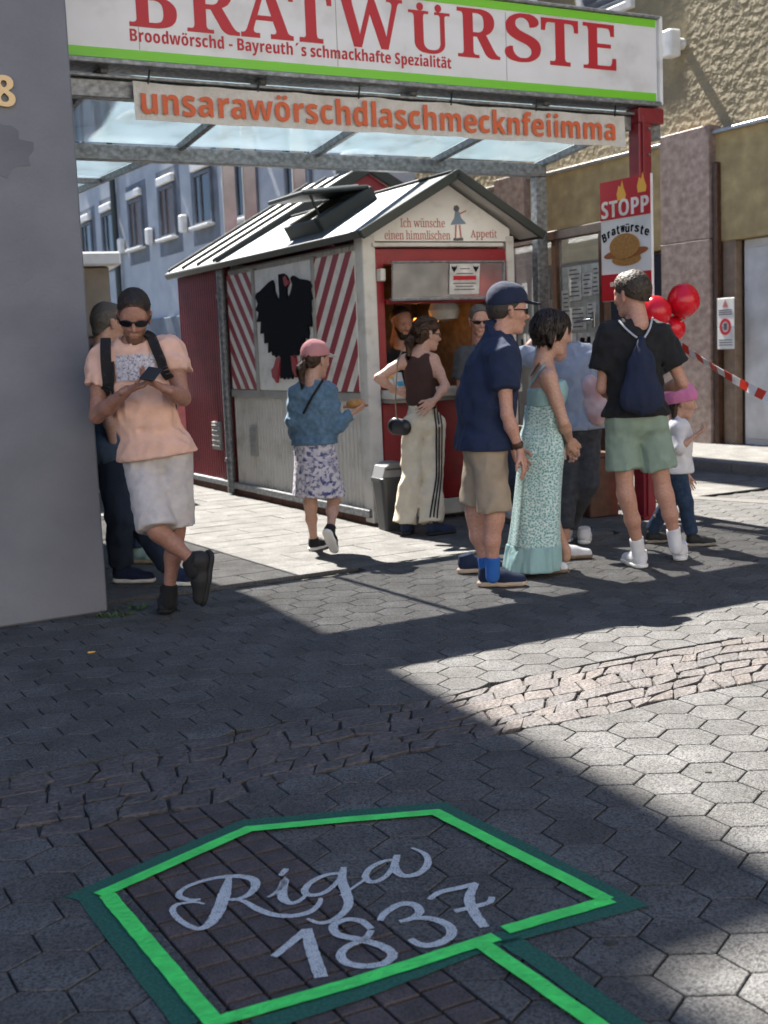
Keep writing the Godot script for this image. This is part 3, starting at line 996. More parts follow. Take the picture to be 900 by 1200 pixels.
	boxed("board", Vector3.ZERO, Vector3(0.29, 0.25, 0.008), M.paper, menu, 0.002)
	boxed("red_bar", Vector3(0, 0.01, 0.0055), Vector3(0.22, 0.035, 0.004), M.print_red, menu, 0.0)
	for s in [-1.0, 1.0]:
		var e := PackedVector2Array([Vector2(0, -0.03), Vector2(0.024, 0.004), Vector2(0.026, 0.026), Vector2(0.008, 0.012), Vector2(0, 0.022), Vector2(-0.008, 0.012), Vector2(-0.026, 0.026), Vector2(-0.024, 0.004)])
		var g := Geo.new()
		g.prism(e, Transform3D(Basis(), Vector3(s * 0.105, 0.085, 0.0042)), 0.003)
		put("small_eagle", g, M.black_paint, menu)
	for r in [[0.085, 0.09], [-0.035, 0.22], [-0.06, 0.17], [-0.085, 0.2], [0.045, 0.16]]:
		boxed("print_line", Vector3(0, r[0], 0.0052), Vector3(r[1], 0.008, 0.0024), M.print_grey, menu, 0.0)
	# row of small warm lamps inside
	for i in 5:
		var lamp := thing("pendant_lamp", "small warm pendant lamp in the row inside the kiosk", "lamp", at * Transform3D(Basis(), Vector3(0.24 + i * 0.21, 1.70, -0.75)), "row of pendant lamps in the kiosk")
		var bulb := SphereMesh.new()
		bulb.radius = 0.022
		bulb.height = 0.06
		bulb.radial_segments = 12
		bulb.rings = 8
		put("bulb", bulb, M.lamp_glow, lamp)
		var cord := Geo.new()
		cord.tube([Vector3(0, 0.03, 0), Vector3(0, 0.54, 0)], [0.006, 0.004], 6)
		cord.tube([Vector3(0, 0.025, 0), Vector3(0, 0.07, 0)], [0.018, 0.012], 8)
		put("cord", cord, M.black_paint, lamp)
		var l := OmniLight3D.new()
		l.name = "glow"
		l.light_color = Color(1.0, 0.66, 0.32)
		l.light_energy = 0.002
		l.light_size = 0.02
		l.omni_range = 4.0
		l.shadow_enabled = true
		lamp.add_child(l)
	var hood := Geo.new()
	hood.lathe(PackedVector2Array([Vector2(0.02, 0.16), Vector2(0.10, 0.13), Vector2(0.14, 0.02), Vector2(0.12, -0.06), Vector2(0.0, -0.08)]), Vector3.ZERO, 20)
	var scale_thing := thing("hanging_hood", "pale rounded hood hanging inside the dark kiosk window", "hood", at * Transform3D(Basis(), Vector3(1.02, 1.76, -0.5)))
	put("shell", hood, M.kiosk_light, scale_thing)
	var fly := thing("leaflet_rack", "rack of colourful leaflets standing on the kiosk counter", "leaflet rack", at * turned(Vector3(0.24, 1.1235, -0.03), 20.0))
	boxed("back", Vector3(0, 0.11, -0.03), Vector3(0.19, 0.22, 0.012), M.print_red, fly, 0.003, Basis(Vector3.RIGHT, -0.25))
	boxed("leaflet", Vector3(-0.02, 0.115, 0.0), Vector3(0.15, 0.17, 0.01), M.paper, fly, 0.002, Basis(Vector3.RIGHT, -0.25))
	boxed("leaflet", Vector3(0.03, 0.07, 0.03), Vector3(0.11, 0.14, 0.008), M.paper, fly, 0.002, Basis(Vector3.RIGHT, -0.25))
	boxed("leaflet", Vector3(-0.03, 0.12, 0.012), Vector3(0.10, 0.05, 0.01), M.flame, fly, 0.002, Basis(Vector3.RIGHT, -0.25))
	boxed("leaflet", Vector3(0.035, 0.045, 0.043), Vector3(0.07, 0.04, 0.01), mat(lin(0.05, 0.3, 0.5), 0.5), fly, 0.002, Basis(Vector3.RIGHT, -0.25))
	boxed("foot", Vector3(0, 0.006, 0.0), Vector3(0.19, 0.012, 0.12), M.black_paint, fly, 0.002)
	# gable and roof
	var ridge := Vector2(0.80, 2.855)
	var el := Vector2(-0.09, 2.37)
	var er := Vector2(1.62, 2.37)
	var gable := Geo.new()
	gable.prism(PackedVector2Array([Vector2(0.06, 2.335), Vector2(W - 0.02, 2.335), Vector2(W - 0.02, 2.44), Vector2(0.80, 2.80), Vector2(0.06, 2.43)]), Transform3D(Basis(), Vector3(0, 0, -0.03)), 0.04, 0.0, true)
	var gb := put("gable_board", gable, M.white, k)
	letters("Ich wünsche", "Droid Serif", 400, M.print_pale_red, gb, Vector3(0.55, 2.485, 0.012), Vector3.RIGHT, UP, 0.42, 0.075)
	letters("einen himmlischen", "Droid Serif", 400, M.print_pale_red, gb, Vector3(0.50, 2.385, 0.012), Vector3.RIGHT, UP, 0.62, 0.075)
	letters("Appetit", "Droid Serif", 400, M.print_pale_red, gb, Vector3(1.14, 2.39, 0.012), Vector3.RIGHT, UP, 0.26, 0.085)
	var fig := Geo.new()
	fig.prism(PackedVector2Array([Vector2(-0.02, 0.08), Vector2(0.02, 0.08), Vector2(0.035, 0.03), Vector2(0.085, -0.02), Vector2(-0.07, -0.03), Vector2(-0.03, 0.03)]), Transform3D(Basis(), Vector3(0.885, 2.50, 0.0105)), 0.003)
	put("painted_dress", fig, mat(lin(0.16, 0.22, 0.30), 0.6), gb)
	var fig2 := Geo.new()
	fig2.prism(hex_outline(Vector2(0, 0), 0.03, 0.2), Transform3D(Basis(), Vector3(0.878, 2.605, 0.0105)), 0.003)
	fig2.box(Vector3(0.865, 2.35, 0.0115), Vector3(0.05, 0.022, 0.004))
	fig2.box(Vector3(0.91, 2.352, 0.0115), Vector3(0.05, 0.022, 0.004))
	put("painted_hair_and_shoes", fig2, M.print_grey, gb)
	var fig3 := Geo.new()
	for s in [-0.02, 0.025]:
		fig3.box(Vector3(0.885 + s, 2.415, 0.0113), Vector3(0.014, 0.11, 0.0035), 0.0, Basis(Vector3(0, 0, 1), s * 4.0))
	fig3.box(Vector3(0.94, 2.575, 0.0113), Vector3(0.07, 0.012, 0.0035), 0.0, Basis(Vector3(0, 0, 1), 0.4))
	put("painted_legs", fig3, M.print_pale_red, gb)
	for s in 2:
		var a: Vector2 = el if s == 0 else ridge
		var b: Vector2 = ridge if s == 0 else er
		var d := b - a
		var l := d.length()
		var mid := (a + b) * 0.5
		var bs := Basis(Vector3(0, 0, 1), atan2(d.y, d.x))
		var slope := boxed("roof_slope", Vector3(mid.x, mid.y, -1.54) + bs * Vector3(0, 0.02, 0), Vector3(l, 0.03, 3.42), M.roof_metal, k, 0.004, bs)
		boxed("verge", Vector3(0, -0.012, 1.725), Vector3(l + 0.04, 0.075, 0.03), M.dark_trim, slope, 0.006)
		boxed("eaves_trim", Vector3(-l * 0.5 - 0.012 if s == 0 else l * 0.5 + 0.012, -0.005, 0), Vector3(0.025, 0.065, 3.4), M.dark_trim, slope, 0.006)
		boxed("soffit", Vector3(0, -0.028, 1.55), Vector3(l - 0.03, 0.018, 0.30), M.kiosk_light, slope, 0.0)
	boxed("ridge_cap", Vector3(0.80, 2.888, -1.54), Vector3(0.10, 0.02, 3.43), M.dark_trim, k, 0.006)
	# open roof hatch on the left slope
	var d2 := ridge - el
	var tilt := Basis(Vector3(0, 0, 1), atan2(d2.y, d2.x))
	var hs := boxed("hatch_frame", Vector3(0.36, 2.66, -0.98) + tilt * Vector3(0, 0.05, 0), Vector3(0.62, 0.14, 0.07), M.dark_trim, k, 0.01, tilt)
	boxed("hatch_side", Vector3(0, 0, -0.72), Vector3(0.62, 0.14, 0.05), M.dark_trim, hs, 0.01)
	boxed("hatch_side", Vector3(-0.30, 0, -0.36), Vector3(0.05, 0.14, 0.70), M.dark_trim, hs, 0.01)
	boxed("hatch_side", Vector3(0.30, 0, -0.36), Vector3(0.05, 0.14, 0.70), M.dark_trim, hs, 0.01)
	boxed("hatch_opening", Vector3(0, -0.02, -0.36), Vector3(0.56, 0.06, 0.68), M.kiosk_trim, hs, 0.0)
	boxed("hatch_lid", Vector3(-0.02, 0.20, -0.36), Vector3(0.66, 0.04, 0.80), M.dark_trim, hs, 0.012, Basis(Vector3(0, 0, 1), -0.40))
	boxed("hatch_glazing", Vector3(-0.01, 0.227, -0.36), Vector3(0.52, 0.012, 0.66), M.stripe_white, hs, 0.0, Basis(Vector3(0, 0, 1), -0.40))
	var stay := Geo.new()
	stay.tube([Vector3(-0.24, 0.05, -0.06), Vector3(-0.22, 0.29, -0.06)], [0.012], 8)
	put("hatch_stay", stay, M.dark_trim, hs)
	# downpipe at the joint with the annex
	var pipe := Geo.new()
	pipe.tube([Vector3(-0.05, 0.02, -D - 0.03), Vector3(-0.05, 1.9, -D - 0.03), Vector3(-0.05, 2.34, -D - 0.03)], [0.045], 10)
	pipe.tube([Vector3(-0.05, 0.35, -D - 0.03), Vector3(-0.05, 0.39, -D - 0.03)], [0.055], 10)
	pipe.tube([Vector3(-0.05, 2.05, -D - 0.03), Vector3(-0.05, 2.09, -D - 0.03)], [0.055], 10)
	put("downpipe", pipe, M.galv, k)
	# the red annex with its seamed roof
	var a0 := -D - 0.06
	var a1 := -4.86
	var ax := thing("kiosk_annex", "dark red corrugated annex with a pale seamed metal roof behind the kiosk", "annex", at)
	boxed("wall", Vector3(1.5, 1.22, (a0 + a1) * 0.5), Vector3(2.94, 2.3, a0 - a1), M.wall_red, ax, 0.0)
	put("corrugated_panel", ribbed(a0 - a1, 2.24, 0.07, 0.018), M.wall_red, ax, Transform3D(wl, Vector3(0.022, 0.12, a1)))
	boxed("base_rail", Vector3(-0.015, 0.10, (a0 + a1) * 0.5), Vector3(0.05, 0.06, a0 - a1), M.galv, ax, 0.008)
	for i in 6:
		boxed("plinth_brick", Vector3(0.02, 0.035, a0 - 0.15 - i * 0.245), Vector3(0.08, 0.07, 0.235), M.plinth, ax, 0.006)
	var re := Vector2(-0.07, 2.395)
	var rr := Vector2(1.75, 3.42)
	var rd := rr - re
	var rl := rd.length()
	var rb := Basis(Vector3(0, 0, 1), atan2(rd.y, rd.x))
	var rs := boxed("roof_slope", Vector3((re.x + rr.x) * 0.5, (re.y + rr.y) * 0.5, (a0 + a1) * 0.5) + rb * Vector3(0, 0.02, 0), Vector3(rl, 0.03, a0 - a1 + 0.1), M.seam_roof, ax, 0.003, rb)
	for i in 4:
		boxed("roof_seam", Vector3(0, 0.03, -(a0 - a1) * 0.5 + 0.02 + i * 0.5), Vector3(rl, 0.035, 0.028), M.dark_trim, rs, 0.006)
	boxed("verge", Vector3(0, 0.0, (a0 - a1) * 0.5 + 0.035), Vector3(rl, 0.12, 0.05), M.dark_trim, rs, 0.01)
	boxed("gutter", Vector3(-rl * 0.5 - 0.02, -0.02, 0), Vector3(0.05, 0.07, a0 - a1 + 0.1), M.dark_trim, rs, 0.012)
	var tri := Geo.new()
	tri.prism(PackedVector2Array([Vector2(0.0, 2.36), Vector2(2.9, 2.36), Vector2(2.9, 2.7), Vector2(1.75, 3.36)]), Transform3D(Basis(), Vector3(0, 0, a0 - 0.09)), 0.06, 0.0, true)
	put("gable_wall", tri, M.wall_red, ax)
	var rs2 := boxed("roof_slope", Vector3(2.35, 3.08, (a0 + a1) * 0.5), Vector3(1.38, 0.03, a0 - a1 + 0.1), M.seam_roof, ax, 0.003, Basis(Vector3(0, 0, 1), -0.52))
	boxed("verge", Vector3(0, 0.0, (a0 - a1) * 0.5 + 0.035), Vector3(1.38, 0.12, 0.05), M.dark_trim, rs2, 0.01)
	var dome := Geo.new()
	dome.lathe(PackedVector2Array([Vector2(0.26, -0.3), Vector2(0.26, 0.05), Vector2(0.24, 0.16), Vector2(0.15, 0.25), Vector2(0.0, 0.28)]), Vector3(1.9, 3.45, -3.9), 20)
	put("roof_ventilator", dome, M.blue_dark, ax)


func build_eagle(k: Node3D, at: Transform3D) -> void:
	# outline of the carved eagle, read off the photograph and laid on the board of the left wall
	var pts := [170, 130, 200, 123, 222, 138, 236, 165, 242, 190, 232, 212, 224, 222, 225, 270, 236, 302, 250, 272, 262, 235, 268, 200, 254, 156, 270, 137, 308, 160, 360, 168, 396, 181, 411, 210, 400, 238, 408, 262, 416, 303, 400, 318, 411, 375, 394, 400, 402, 470, 399, 497, 376, 478, 382, 545, 376, 583, 350, 560, 355, 620, 350, 648, 326, 622, 322, 692, 298, 655, 305, 700, 262, 690, 270, 760, 292, 852, 270, 838, 266, 864, 250, 840, 238, 866, 224, 842, 210, 868, 200, 845, 184, 862, 186, 790, 190, 720, 165, 685, 150, 712, 138, 680, 128, 700, 122, 648, 100, 680, 98, 606, 72, 614, 70, 540, 44, 546, 48, 458, 18, 464, 32, 398, 10, 380, 26, 338, 8, 290, 16, 262, 42, 246, 62, 224, 100, 186, 124, 170, 135, 200, 140, 250, 160, 300, 175, 312, 178, 262, 172, 190]
	var out := eagle_points(pts, at)
	var g := Geo.new()
	var xf := Transform3D(Basis(Vector3(0, 0, 1), UP, Vector3(-1, 0, 0)), Vector3(-0.0305, 0, 0))
	g.prism(out, xf, 0.022, 0.0)
	var e := put("carved_eagle", g, M.black_paint, k)
	for leg in [[158, 715, 188, 722, 178, 790, 168, 850, 160, 892, 148, 870, 130, 850, 124, 800, 140, 780], [262, 700, 286, 705, 300, 770, 330, 800, 318, 840, 290, 845, 272, 800], [206, 150, 222, 140, 240, 175, 242, 192, 230, 214, 216, 205]]:
		var lg := Geo.new()
		lg.prism(eagle_points(leg, at), xf, 0.026, 0.0)
		put("painted_leg" if leg[0] != 206 else "painted_beak", lg, M.beak_red, e)


func eagle_points(pts: Array, at: Transform3D) -> PackedVector2Array:
	var out := PackedVector2Array()
	var inv := at.affine_inverse()
	for i in range(0, pts.size(), 2):
		var p := inv * on_plane(300 + pts[i] / 6.0, 300 + pts[i + 1] / 6.0, at * Vector3(-0.03, 0, 0), at.basis.x)
		out.push_back(Vector2(p.z, p.y))
	return out


# ---------------------------------------------------------------- sign, banner, canopy
var S: Transform3D


func sp(x: float, y: float, z: float) -> Vector3:      # pixel to the gateway's own axes, on its plane z
	return S.affine_inverse() * on_plane(x, y, S * Vector3(0, 0, z), S.basis.z)


func build_gateway() -> void:
	S = turned(gp(757, 606), 29.7)
	var gate := thing("red_steel_post", "dark red steel post carrying the right end of the big sign", "post", S)
	boxed("shaft", Vector3(-0.005, 1.62, 0), Vector3(0.13, 3.24, 0.13), M.red_steel, gate, 0.008)
	boxed("flange", Vector3(-0.03, 1.6, 0.075), Vector3(0.03, 3.2, 0.02), M.red_steel, gate, 0.004)
	boxed("bracket", Vector3(0.05, 3.20, 0.0), Vector3(0.26, 0.12, 0.16), M.red_steel, gate, 0.008)
	boxed("base_plate", Vector3(0, 0.012, 0), Vector3(0.26, 0.024, 0.26), M.red_steel, gate, 0.004)
	for y in [0.4, 0.75, 1.1, 1.45, 2.9, 3.1]:
		boxed("bolt", Vector3(0.03, y, 0.072), Vector3(0.022, 0.022, 0.016), M.galv, gate, 0.005)
	# big sign box
	var sign := thing("sausage_sign", "long white sign box with red capitals and green edges above the banner", "sign", S)
	var x0 := -5.6
	var x1 := 0.10
	boxed("box", Vector3((x0 + x1) * 0.5, 3.61, -0.03), Vector3(x1 - x0, 0.63, 0.25), M.sign_white, sign, 0.006)
	boxed("green_band", Vector3((x0 + x1) * 0.5 - 0.01, 3.335, 0.0965), Vector3(x1 - x0 - 0.02, 0.062, 0.008), M.print_green, sign, 0.0)
	boxed("green_band", Vector3((x0 + x1) * 0.5 - 0.01, 3.893, 0.0965), Vector3(x1 - x0 - 0.02, 0.056, 0.008), M.print_green, sign, 0.0)
	boxed("frame_rail", Vector3((x0 + x1) * 0.5, 3.285, -0.01), Vector3(x1 - x0 + 0.04, 0.035, 0.27), M.galv, sign, 0.006)
	boxed("frame_rail", Vector3((x0 + x1) * 0.5, 3.937, -0.01), Vector3(x1 - x0 + 0.04, 0.024, 0.27), M.galv, sign, 0.006)
	boxed("end_cap", Vector3(x1 + 0.018, 3.61, -0.02), Vector3(0.034, 0.67, 0.29), M.white, sign, 0.006)
	for x in [-4.15, -2.75, -1.35]:
		boxed("panel_joint", Vector3(x, 3.61, 0.0955), Vector3(0.004, 0.48, 0.003), M.kiosk_trim, sign, 0.0)
	for e in [["B", 152, 208, 33, 0.34], ["R", 220, 281, 39, 0.34], ["A", 283, 344, 45, 0.34], ["T", 340, 390, 50, 0.34], ["W", 396, 473, 56, 0.34], ["U", 480, 528, 62, 0.285], ["R", 537, 586, 68, 0.34], ["S", 592, 634, 73, 0.345], ["T", 635, 678, 76, 0.335], ["E", 684, 722, 81, 0.335]]:
		var a := sp(e[1], e[3], 0.096)
		var b := sp(e[2], e[3], 0.096)
		letters(e[0], "Droid Serif", 700, M.print_red, sign, Vector3((a.x + b.x) * 0.5, 3.510 + e[4] * 0.5, 0.0965), Vector3.RIGHT, UP, b.x - a.x, e[4], "letter", 0.006)
		if e[0] == "U":
			for s in [-0.075, 0.075]:
				var dot := Geo.new()
				var ring := PackedVector2Array()
				for k in 16:
					ring.push_back(Vector2(cos(TAU * k / 16), sin(TAU * k / 16)) * 0.027)
				dot.prism(ring, Transform3D(Basis(), Vector3((a.x + b.x) * 0.5 + s, 3.822, 0.0945)), 0.005)
				put("letter_dot", dot, M.print_red, sign)
	var l := sp(153, 55, 0.096)
	var r := sp(529, 87, 0.096)
	letters("Broodwörschd - Bayreuth´s schmackhafte Spezialität", "Droid Sans", 700, M.print_red, sign, Vector3((l.x + r.x) * 0.5, 3.447, 0.0965), Vector3.RIGHT, UP, r.x - l.x, 0.105, "small_lettering", 0.004)
	# cloth banner
	var ban := thing("dialect_banner", "off-white cloth banner with orange dialect lettering hung under the big sign", "banner", S)
	var bw0 := -4.19
	var bw1 := -0.195
	var g := Geo.new()
	var n := 90
	var wave := FastNoiseLite.new()
	wave.seed = 3
	wave.frequency = 0.9
	for i in n:
		for j in 4:
			var q := []
			for e in [[i, j], [i + 1, j], [i + 1, j + 1], [i, j + 1]]:
				var fx: float = float(e[0]) / n
				var fy: float = float(e[1]) / 4
				var x := lerpf(bw0, bw1, fx)
				var sag := 0.010 * absf(sin(fx * PI * 7.0)) * fy + 0.012 * wave.get_noise_2d(x * 2.0, 7.0)
				q.append(Vector3(x, 2.953 + 0.24 * fy - sag, 0.05 + 0.008 * wave.get_noise_2d(x * 2.0, fy) - 0.01 * fy))
			g.quad(q[0], q[1], q[2], q[3])
	put("cloth", g, M.banner, ban)
	letters("unsarawörschdlaschmecknfeiimma", "Droid Sans", 700, M.print_orange, ban, Vector3((sp(721, 160, 0.06).x + sp(166, 130, 0.06).x) * 0.5, 3.078, 0.062), Vector3.RIGHT, UP, sp(721, 160, 0.06).x - sp(166, 130, 0.06).x, 0.178, "lettering", 0.003)
	for i in 6:
		var tie := Geo.new()
		var x := lerpf(bw0 + 0.1, bw1 - 0.1, i / 5.0)
		tie.tube([Vector3(x, 3.18, 0.045), Vector3(x + 0.02, 3.27, 0.03)], [0.006], 6)
		put("tie", tie, M.dark_trim, ban)
	# canopy: two beams, rafters, panes, rear posts
	var can := thing("glass_canopy", "flat canopy of milky panes on galvanised beams behind the banner", "canopy", S)
	boxed("front_beam", Vector3(-2.68, 3.145, -0.06), Vector3(5.2, 0.11, 0.10), M.galv, can, 0.006)
	boxed("rear_beam", Vector3(-2.55, 3.01, -1.6), Vector3(5.6, 0.115, 0.10), M.galv, can, 0.006)
	boxed("beam_end", Vector3(0.16, 3.11, -0.06), Vector3(0.12, 0.16, 0.12), M.galv, can, 0.01)
	var slope := atan2(0.19, 1.5)
	var bs := Basis(Vector3.RIGHT, -slope)
	var xs := [-5.35, -4.35, -3.26, -2.08, -0.90, 0.22]
	for x in xs:
		boxed("rafter", Vector3(x, 3.165, -0.84), Vector3(0.05, 0.06, 1.66), M.galv, can, 0.006, bs)
	for i in xs.size() - 1:
		boxed("roof_pane", Vector3((xs[i] + xs[i + 1]) * 0.5, 3.205, -0.84), Vector3(xs[i + 1] - xs[i] - 0.012, 0.012, 1.64), M.roof_pane, can, 0.0, bs)
	boxed("rear_post", Vector3(0.19, 1.475, -1.6), Vector3(0.12, 2.95, 0.09), M.galv, can, 0.006)
	boxed("flashing", Vector3(-2.6, 3.215, -0.03), Vector3(5.2, 0.02, 0.12), M.galv, can, 0.004)
	var back := thing("rear_canopy", "milky pane canopy running back along the grey house", "canopy", S)
	for i in 4:
		boxed("roof_pane", Vector3(-4.75, 3.04 - i * 0.001, -2.35 - i * 1.32), Vector3(2.6, 0.012, 1.27), M.roof_pane, back, 0.0)
		boxed("rafter", Vector3(-4.75, 3.0, -1.7 - i * 1.32), Vector3(2.6, 0.05, 0.05), M.galv, back, 0.005)
	boxed("edge_rail", Vector3(-3.43, 3.01, -4.3), Vector3(0.03, 0.06, 5.3), M.galv, back, 0.005)
	for z in [-3.2, -6.8]:
		boxed("post", Vector3(-5.9, 1.49, z), Vector3(0.08, 2.97, 0.08), M.galv, back, 0.005)


# ---------------------------------------------------------------- signs, glass partition, bin, balloons
func build_street_things() -> void:
	# STOPP board on the left of the red post; its own axes: x along the board, z out of it
	var bx := Basis(Vector3(0, 0, 1), UP, Vector3(-1, 0, 0))
	var stop_at := S * Transform3D(bx, Vector3(-0.10, 0, 0))
	var stop := thing("stop_board", "tall red and white board reading STOPP with a sausage roll picture", "sign", stop_at)
	var inv := stop_at.affine_inverse()
	var tl := inv * on_plane(704.4, 216.8, stop_at.origin, stop_at.basis.z)
	var tr := inv * on_plane(763.8, 200.5, stop_at.origin, stop_at.basis.z)
	var br := inv * on_plane(768, 349, stop_at.origin, stop_at.basis.z)
	var w := tr.x - tl.x
	var h := (tl.y + tr.y) * 0.5 - br.y
	var cx := (tr.x + tl.x) * 0.5
	var top := (tl.y + tr.y) * 0.5
	boxed("board", Vector3(cx, top - h * 0.5, 0), Vector3(w, h, 0.025), M.sign_white, stop, 0.004)
	boxed("red_field", Vector3(cx, top - h * 0.16, 0.0145), Vector3(w - 0.008, h * 0.318, 0.005), M.print_red, stop, 0.0)
	boxed("red_field", Vector3(cx, top - h * 0.885, 0.0145), Vector3(w - 0.008, h * 0.222, 0.005), M.print_red, stop, 0.0)
	letters("STOPP", "Droid Sans", 700, M.stripe_white, stop, Vector3(cx, top - h * 0.235, 0.018), Vector3.RIGHT, UP, w * 0.93, h * 0.14, "lettering", 0.004)
	for f in [[0.44, 0.11], [0.84, 0.075]]:
		var fl := Geo.new()
		var fx: float = cx - w * 0.5 + w * f[0]
		var fy: float = top - h * f[1]
		fl.prism(PackedVector2Array([Vector2(-0.045, -0.06), Vector2(0.045, -0.06), Vector2(0.055, -0.02), Vector2(0.03, 0.03), Vector2(0.012, 0.09), Vector2(-0.006, 0.04), Vector2(-0.03, 0.055), Vector2(-0.055, -0.01)]), Transform3D(Basis(), Vector3(fx, fy, 0.0165)), 0.003)
		put("printed_flame", fl, M.flame, stop)
	var word := "Bratwürste"
	for i in word.length():
		var a := lerpf(-1.0, 1.0, i / 9.0)
		var p := Vector3(cx + a * w * 0.42, top - h * 0.408 - a * a * h * 0.055, 0.0165)
		var bs2 := Basis(Vector3(0, 0, 1), -a * 0.36)
		letters(word[i], "Droid Sans", 700, M.black_paint, stop, p, bs2.x, bs2.y, w * (0.078 if word[i] != "t" and word[i] != "r" else 0.05), h * (0.072 if word[i] in ["B", "t", "ü"] else 0.055), "letter", 0.004)
	var roll := Geo.new()
	for e in [[0.01, -0.075, 0.21, 0.05, 0.0], [0.0, 0.03, 0.22, 0.10, 0.010]]:
		var ring := PackedVector2Array()
		for k in 20:
			ring.push_back(Vector2(e[0] + cos(TAU * k / 20) * e[2] * w * 1.35, e[1] + sin(TAU * k / 20) * e[3]))
		roll.prism(ring, Transform3D(Basis(), Vector3(cx, top - h * 0.585, 0.0135 + e[4])), 0.005)
	put("printed_roll", roll, M.bread, stop)
	var saus := Geo.new()
	for e in [[-0.19, 0.35, 0.0], [0.21, -0.35, 0.0]]:
		var ring := PackedVector2Array()
		for k in 16:
			ring.push_back(Vector2(cos(TAU * k / 16) * w * 0.24, sin(TAU * k / 16) * 0.03).rotated(0.1) + Vector2(e[0] * w, -0.01))
		saus.prism(ring, Transform3D(Basis(), Vector3(cx, top - h * 0.60, 0.0175 + e[0] * 0.002)), 0.004)
	put("printed_sausage", saus, M.sausage, stop)
	letters("Bayreuther", "Droid Sans", 700, M.stripe_white, stop, Vector3(cx, top - h * 0.865, 0.018), Vector3.RIGHT, UP, w * 0.62, h * 0.05, "small_lettering", 0.004)
	var plate := thing("maroon_plate", "dark maroon steel plate fixed to the red post behind the balloons", "plate", S)
	boxed("sheet", Vector3(0.125, 2.25, -0.10), Vector3(0.15, 1.05, 0.03), M.maroon, plate, 0.004)
	for y in [1.9, 2.25, 2.6]:
		boxed("clip", Vector3(0.06, y, -0.075), Vector3(0.03, 0.03, 0.02), M.galv, plate, 0.004)
	# glass partition with posters
	var va := turned(at_z(712, 600, -11.12) * Vector3(1, 0, 1), 23.0)
	var vit := thing("glass_partition", "brown framed glass partition covered in notices beside the kiosk", "partition", va)
	for z in [0.02, -0.76, -1.62]:
		boxed("upright", Vector3(0, 1.23, z), Vector3(0.07, 2.46, 0.085), M.brown_wood, vit, 0.008)
	boxed("rail", Vector3(0, 2.42, -0.80), Vector3(0.08, 0.09, 1.76), M.brown_wood, vit, 0.008)
	boxed("rail", Vector3(0.002, 0.62, -0.80), Vector3(0.066, 0.09, 1.56), M.brown_wood, vit, 0.006)
	boxed("base_board", Vector3(0.004, 0.30, -0.80), Vector3(0.05, 0.56, 1.6), M.brown_wood, vit, 0.006)
	boxed("pane", Vector3(0, 1.52, -0.37), Vector3(0.008, 1.72, 0.70), M.glass, vit, 0.0)
	boxed("pane", Vector3(0, 1.52, -1.19), Vector3(0.008, 1.72, 0.78), M.glass, vit, 0.0)
	boxed("backing", Vector3(0.03, 1.40, -0.37), Vector3(0.012, 1.46, 0.68), M.paper, vit, 0.0)
	boxed("backing", Vector3(0.03, 1.25, -1.19), Vector3(0.012, 1.2, 0.74), M.kiosk_light, vit, 0.0)
	var hn := Geo.new()
	hn.tube([Vector3(-0.03, 1.64, -0.11), Vector3(-0.08, 1.64, -0.11), Vector3(-0.085, 1.635, -0.30)], [0.012], 8)
	put("handle", hn, M.steel, vit)
	boxed("handle_plate", Vector3(-0.04, 1.64, -0.10), Vector3(0.012, 0.14, 0.04), M.steel, vit, 0.003)
	var vb := Basis(Vector3(0, 0, 1), UP, Vector3(-1, 0, 0))
	for e in [[-0.24, 1.95, 0.16, 0.20, 0], [-0.45, 1.97, 0.22, 0.30, 0], [-0.40, 1.66, 0.26, 0.20, 0], [-0.18, 1.70, 0.14, 0.18, 0], [-0.53, 1.42, 0.18, 0.22, 1], [-0.28, 1.42, 0.26, 0.22, 1], [-1.05, 1.86, 0.30, 0.42, 2], [-1.42, 1.86, 0.24, 0.34, 0], [-1.15, 1.42, 0.34, 0.24, 0], [-1.42, 1.40, 0.16, 0.3, 1], [-0.60, 1.75, 0.14, 0.34, 0], [-0.10, 1.98, 0.10, 0.24, 0], [-1.0, 1.22, 0.3, 0.22, 1], [-0.2, 1.15, 0.3, 0.22, 0]]:
		var sheet := boxed("notice", Vector3(-0.009, e[1], e[0]), Vector3(e[2], e[3], 0.004), M.paper, vit, 0.0, vb)
		if e[4] == 0:
			for s in int(e[3] / 0.04):
				boxed("print_line", Vector3(rng.randf_range(-0.02, 0.01), e[3] * 0.4 - s * 0.038, 0.003), Vector3(e[2] * rng.randf_range(0.4, 0.8), 0.012, 0.002), M.print_grey, sheet, 0.0)
		elif e[4] == 1:
			for s in 7:
				boxed("printed_picture", Vector3(rng.randf_range(-0.3, 0.3) * e[2], rng.randf_range(-0.35, 0.3) * e[3], 0.003 + s * 0.0006), Vector3(e[2] * rng.randf_range(0.15, 0.4), e[3] * rng.randf_range(0.12, 0.35), 0.002), M.black_paint if s % 3 else M.print_red, sheet, 0.0)
		else:
			boxed("printed_picture", Vector3(0, 0, 0.003), Vector3(e[2] - 0.02, e[3] - 0.02, 0.002), M.blue_dark, sheet, 0.0)
			boxed("printed_picture", Vector3(0.02, 0.02, 0.0042), Vector3(0.10, 0.26, 0.002), M.stone_brown, sheet, 0.0)
			boxed("printed_picture", Vector3(0, -0.14, 0.0048), Vector3(0.22, 0.09, 0.002), M.print_pale_red, sheet, 0.0)
	var low := thing("wooden_planter", "low dark brown wooden box standing by the red post", "box", turned(gp(709, 606), 23.0))
	boxed("side", Vector3(0, 0.25, -0.22), Vector3(0.28, 0.5, 0.44), M.brown_wood, low, 0.01)
	boxed("lid", Vector3(0, 0.515, -0.22), Vector3(0.31, 0.03, 0.47), M.brown_wood, low, 0.006)
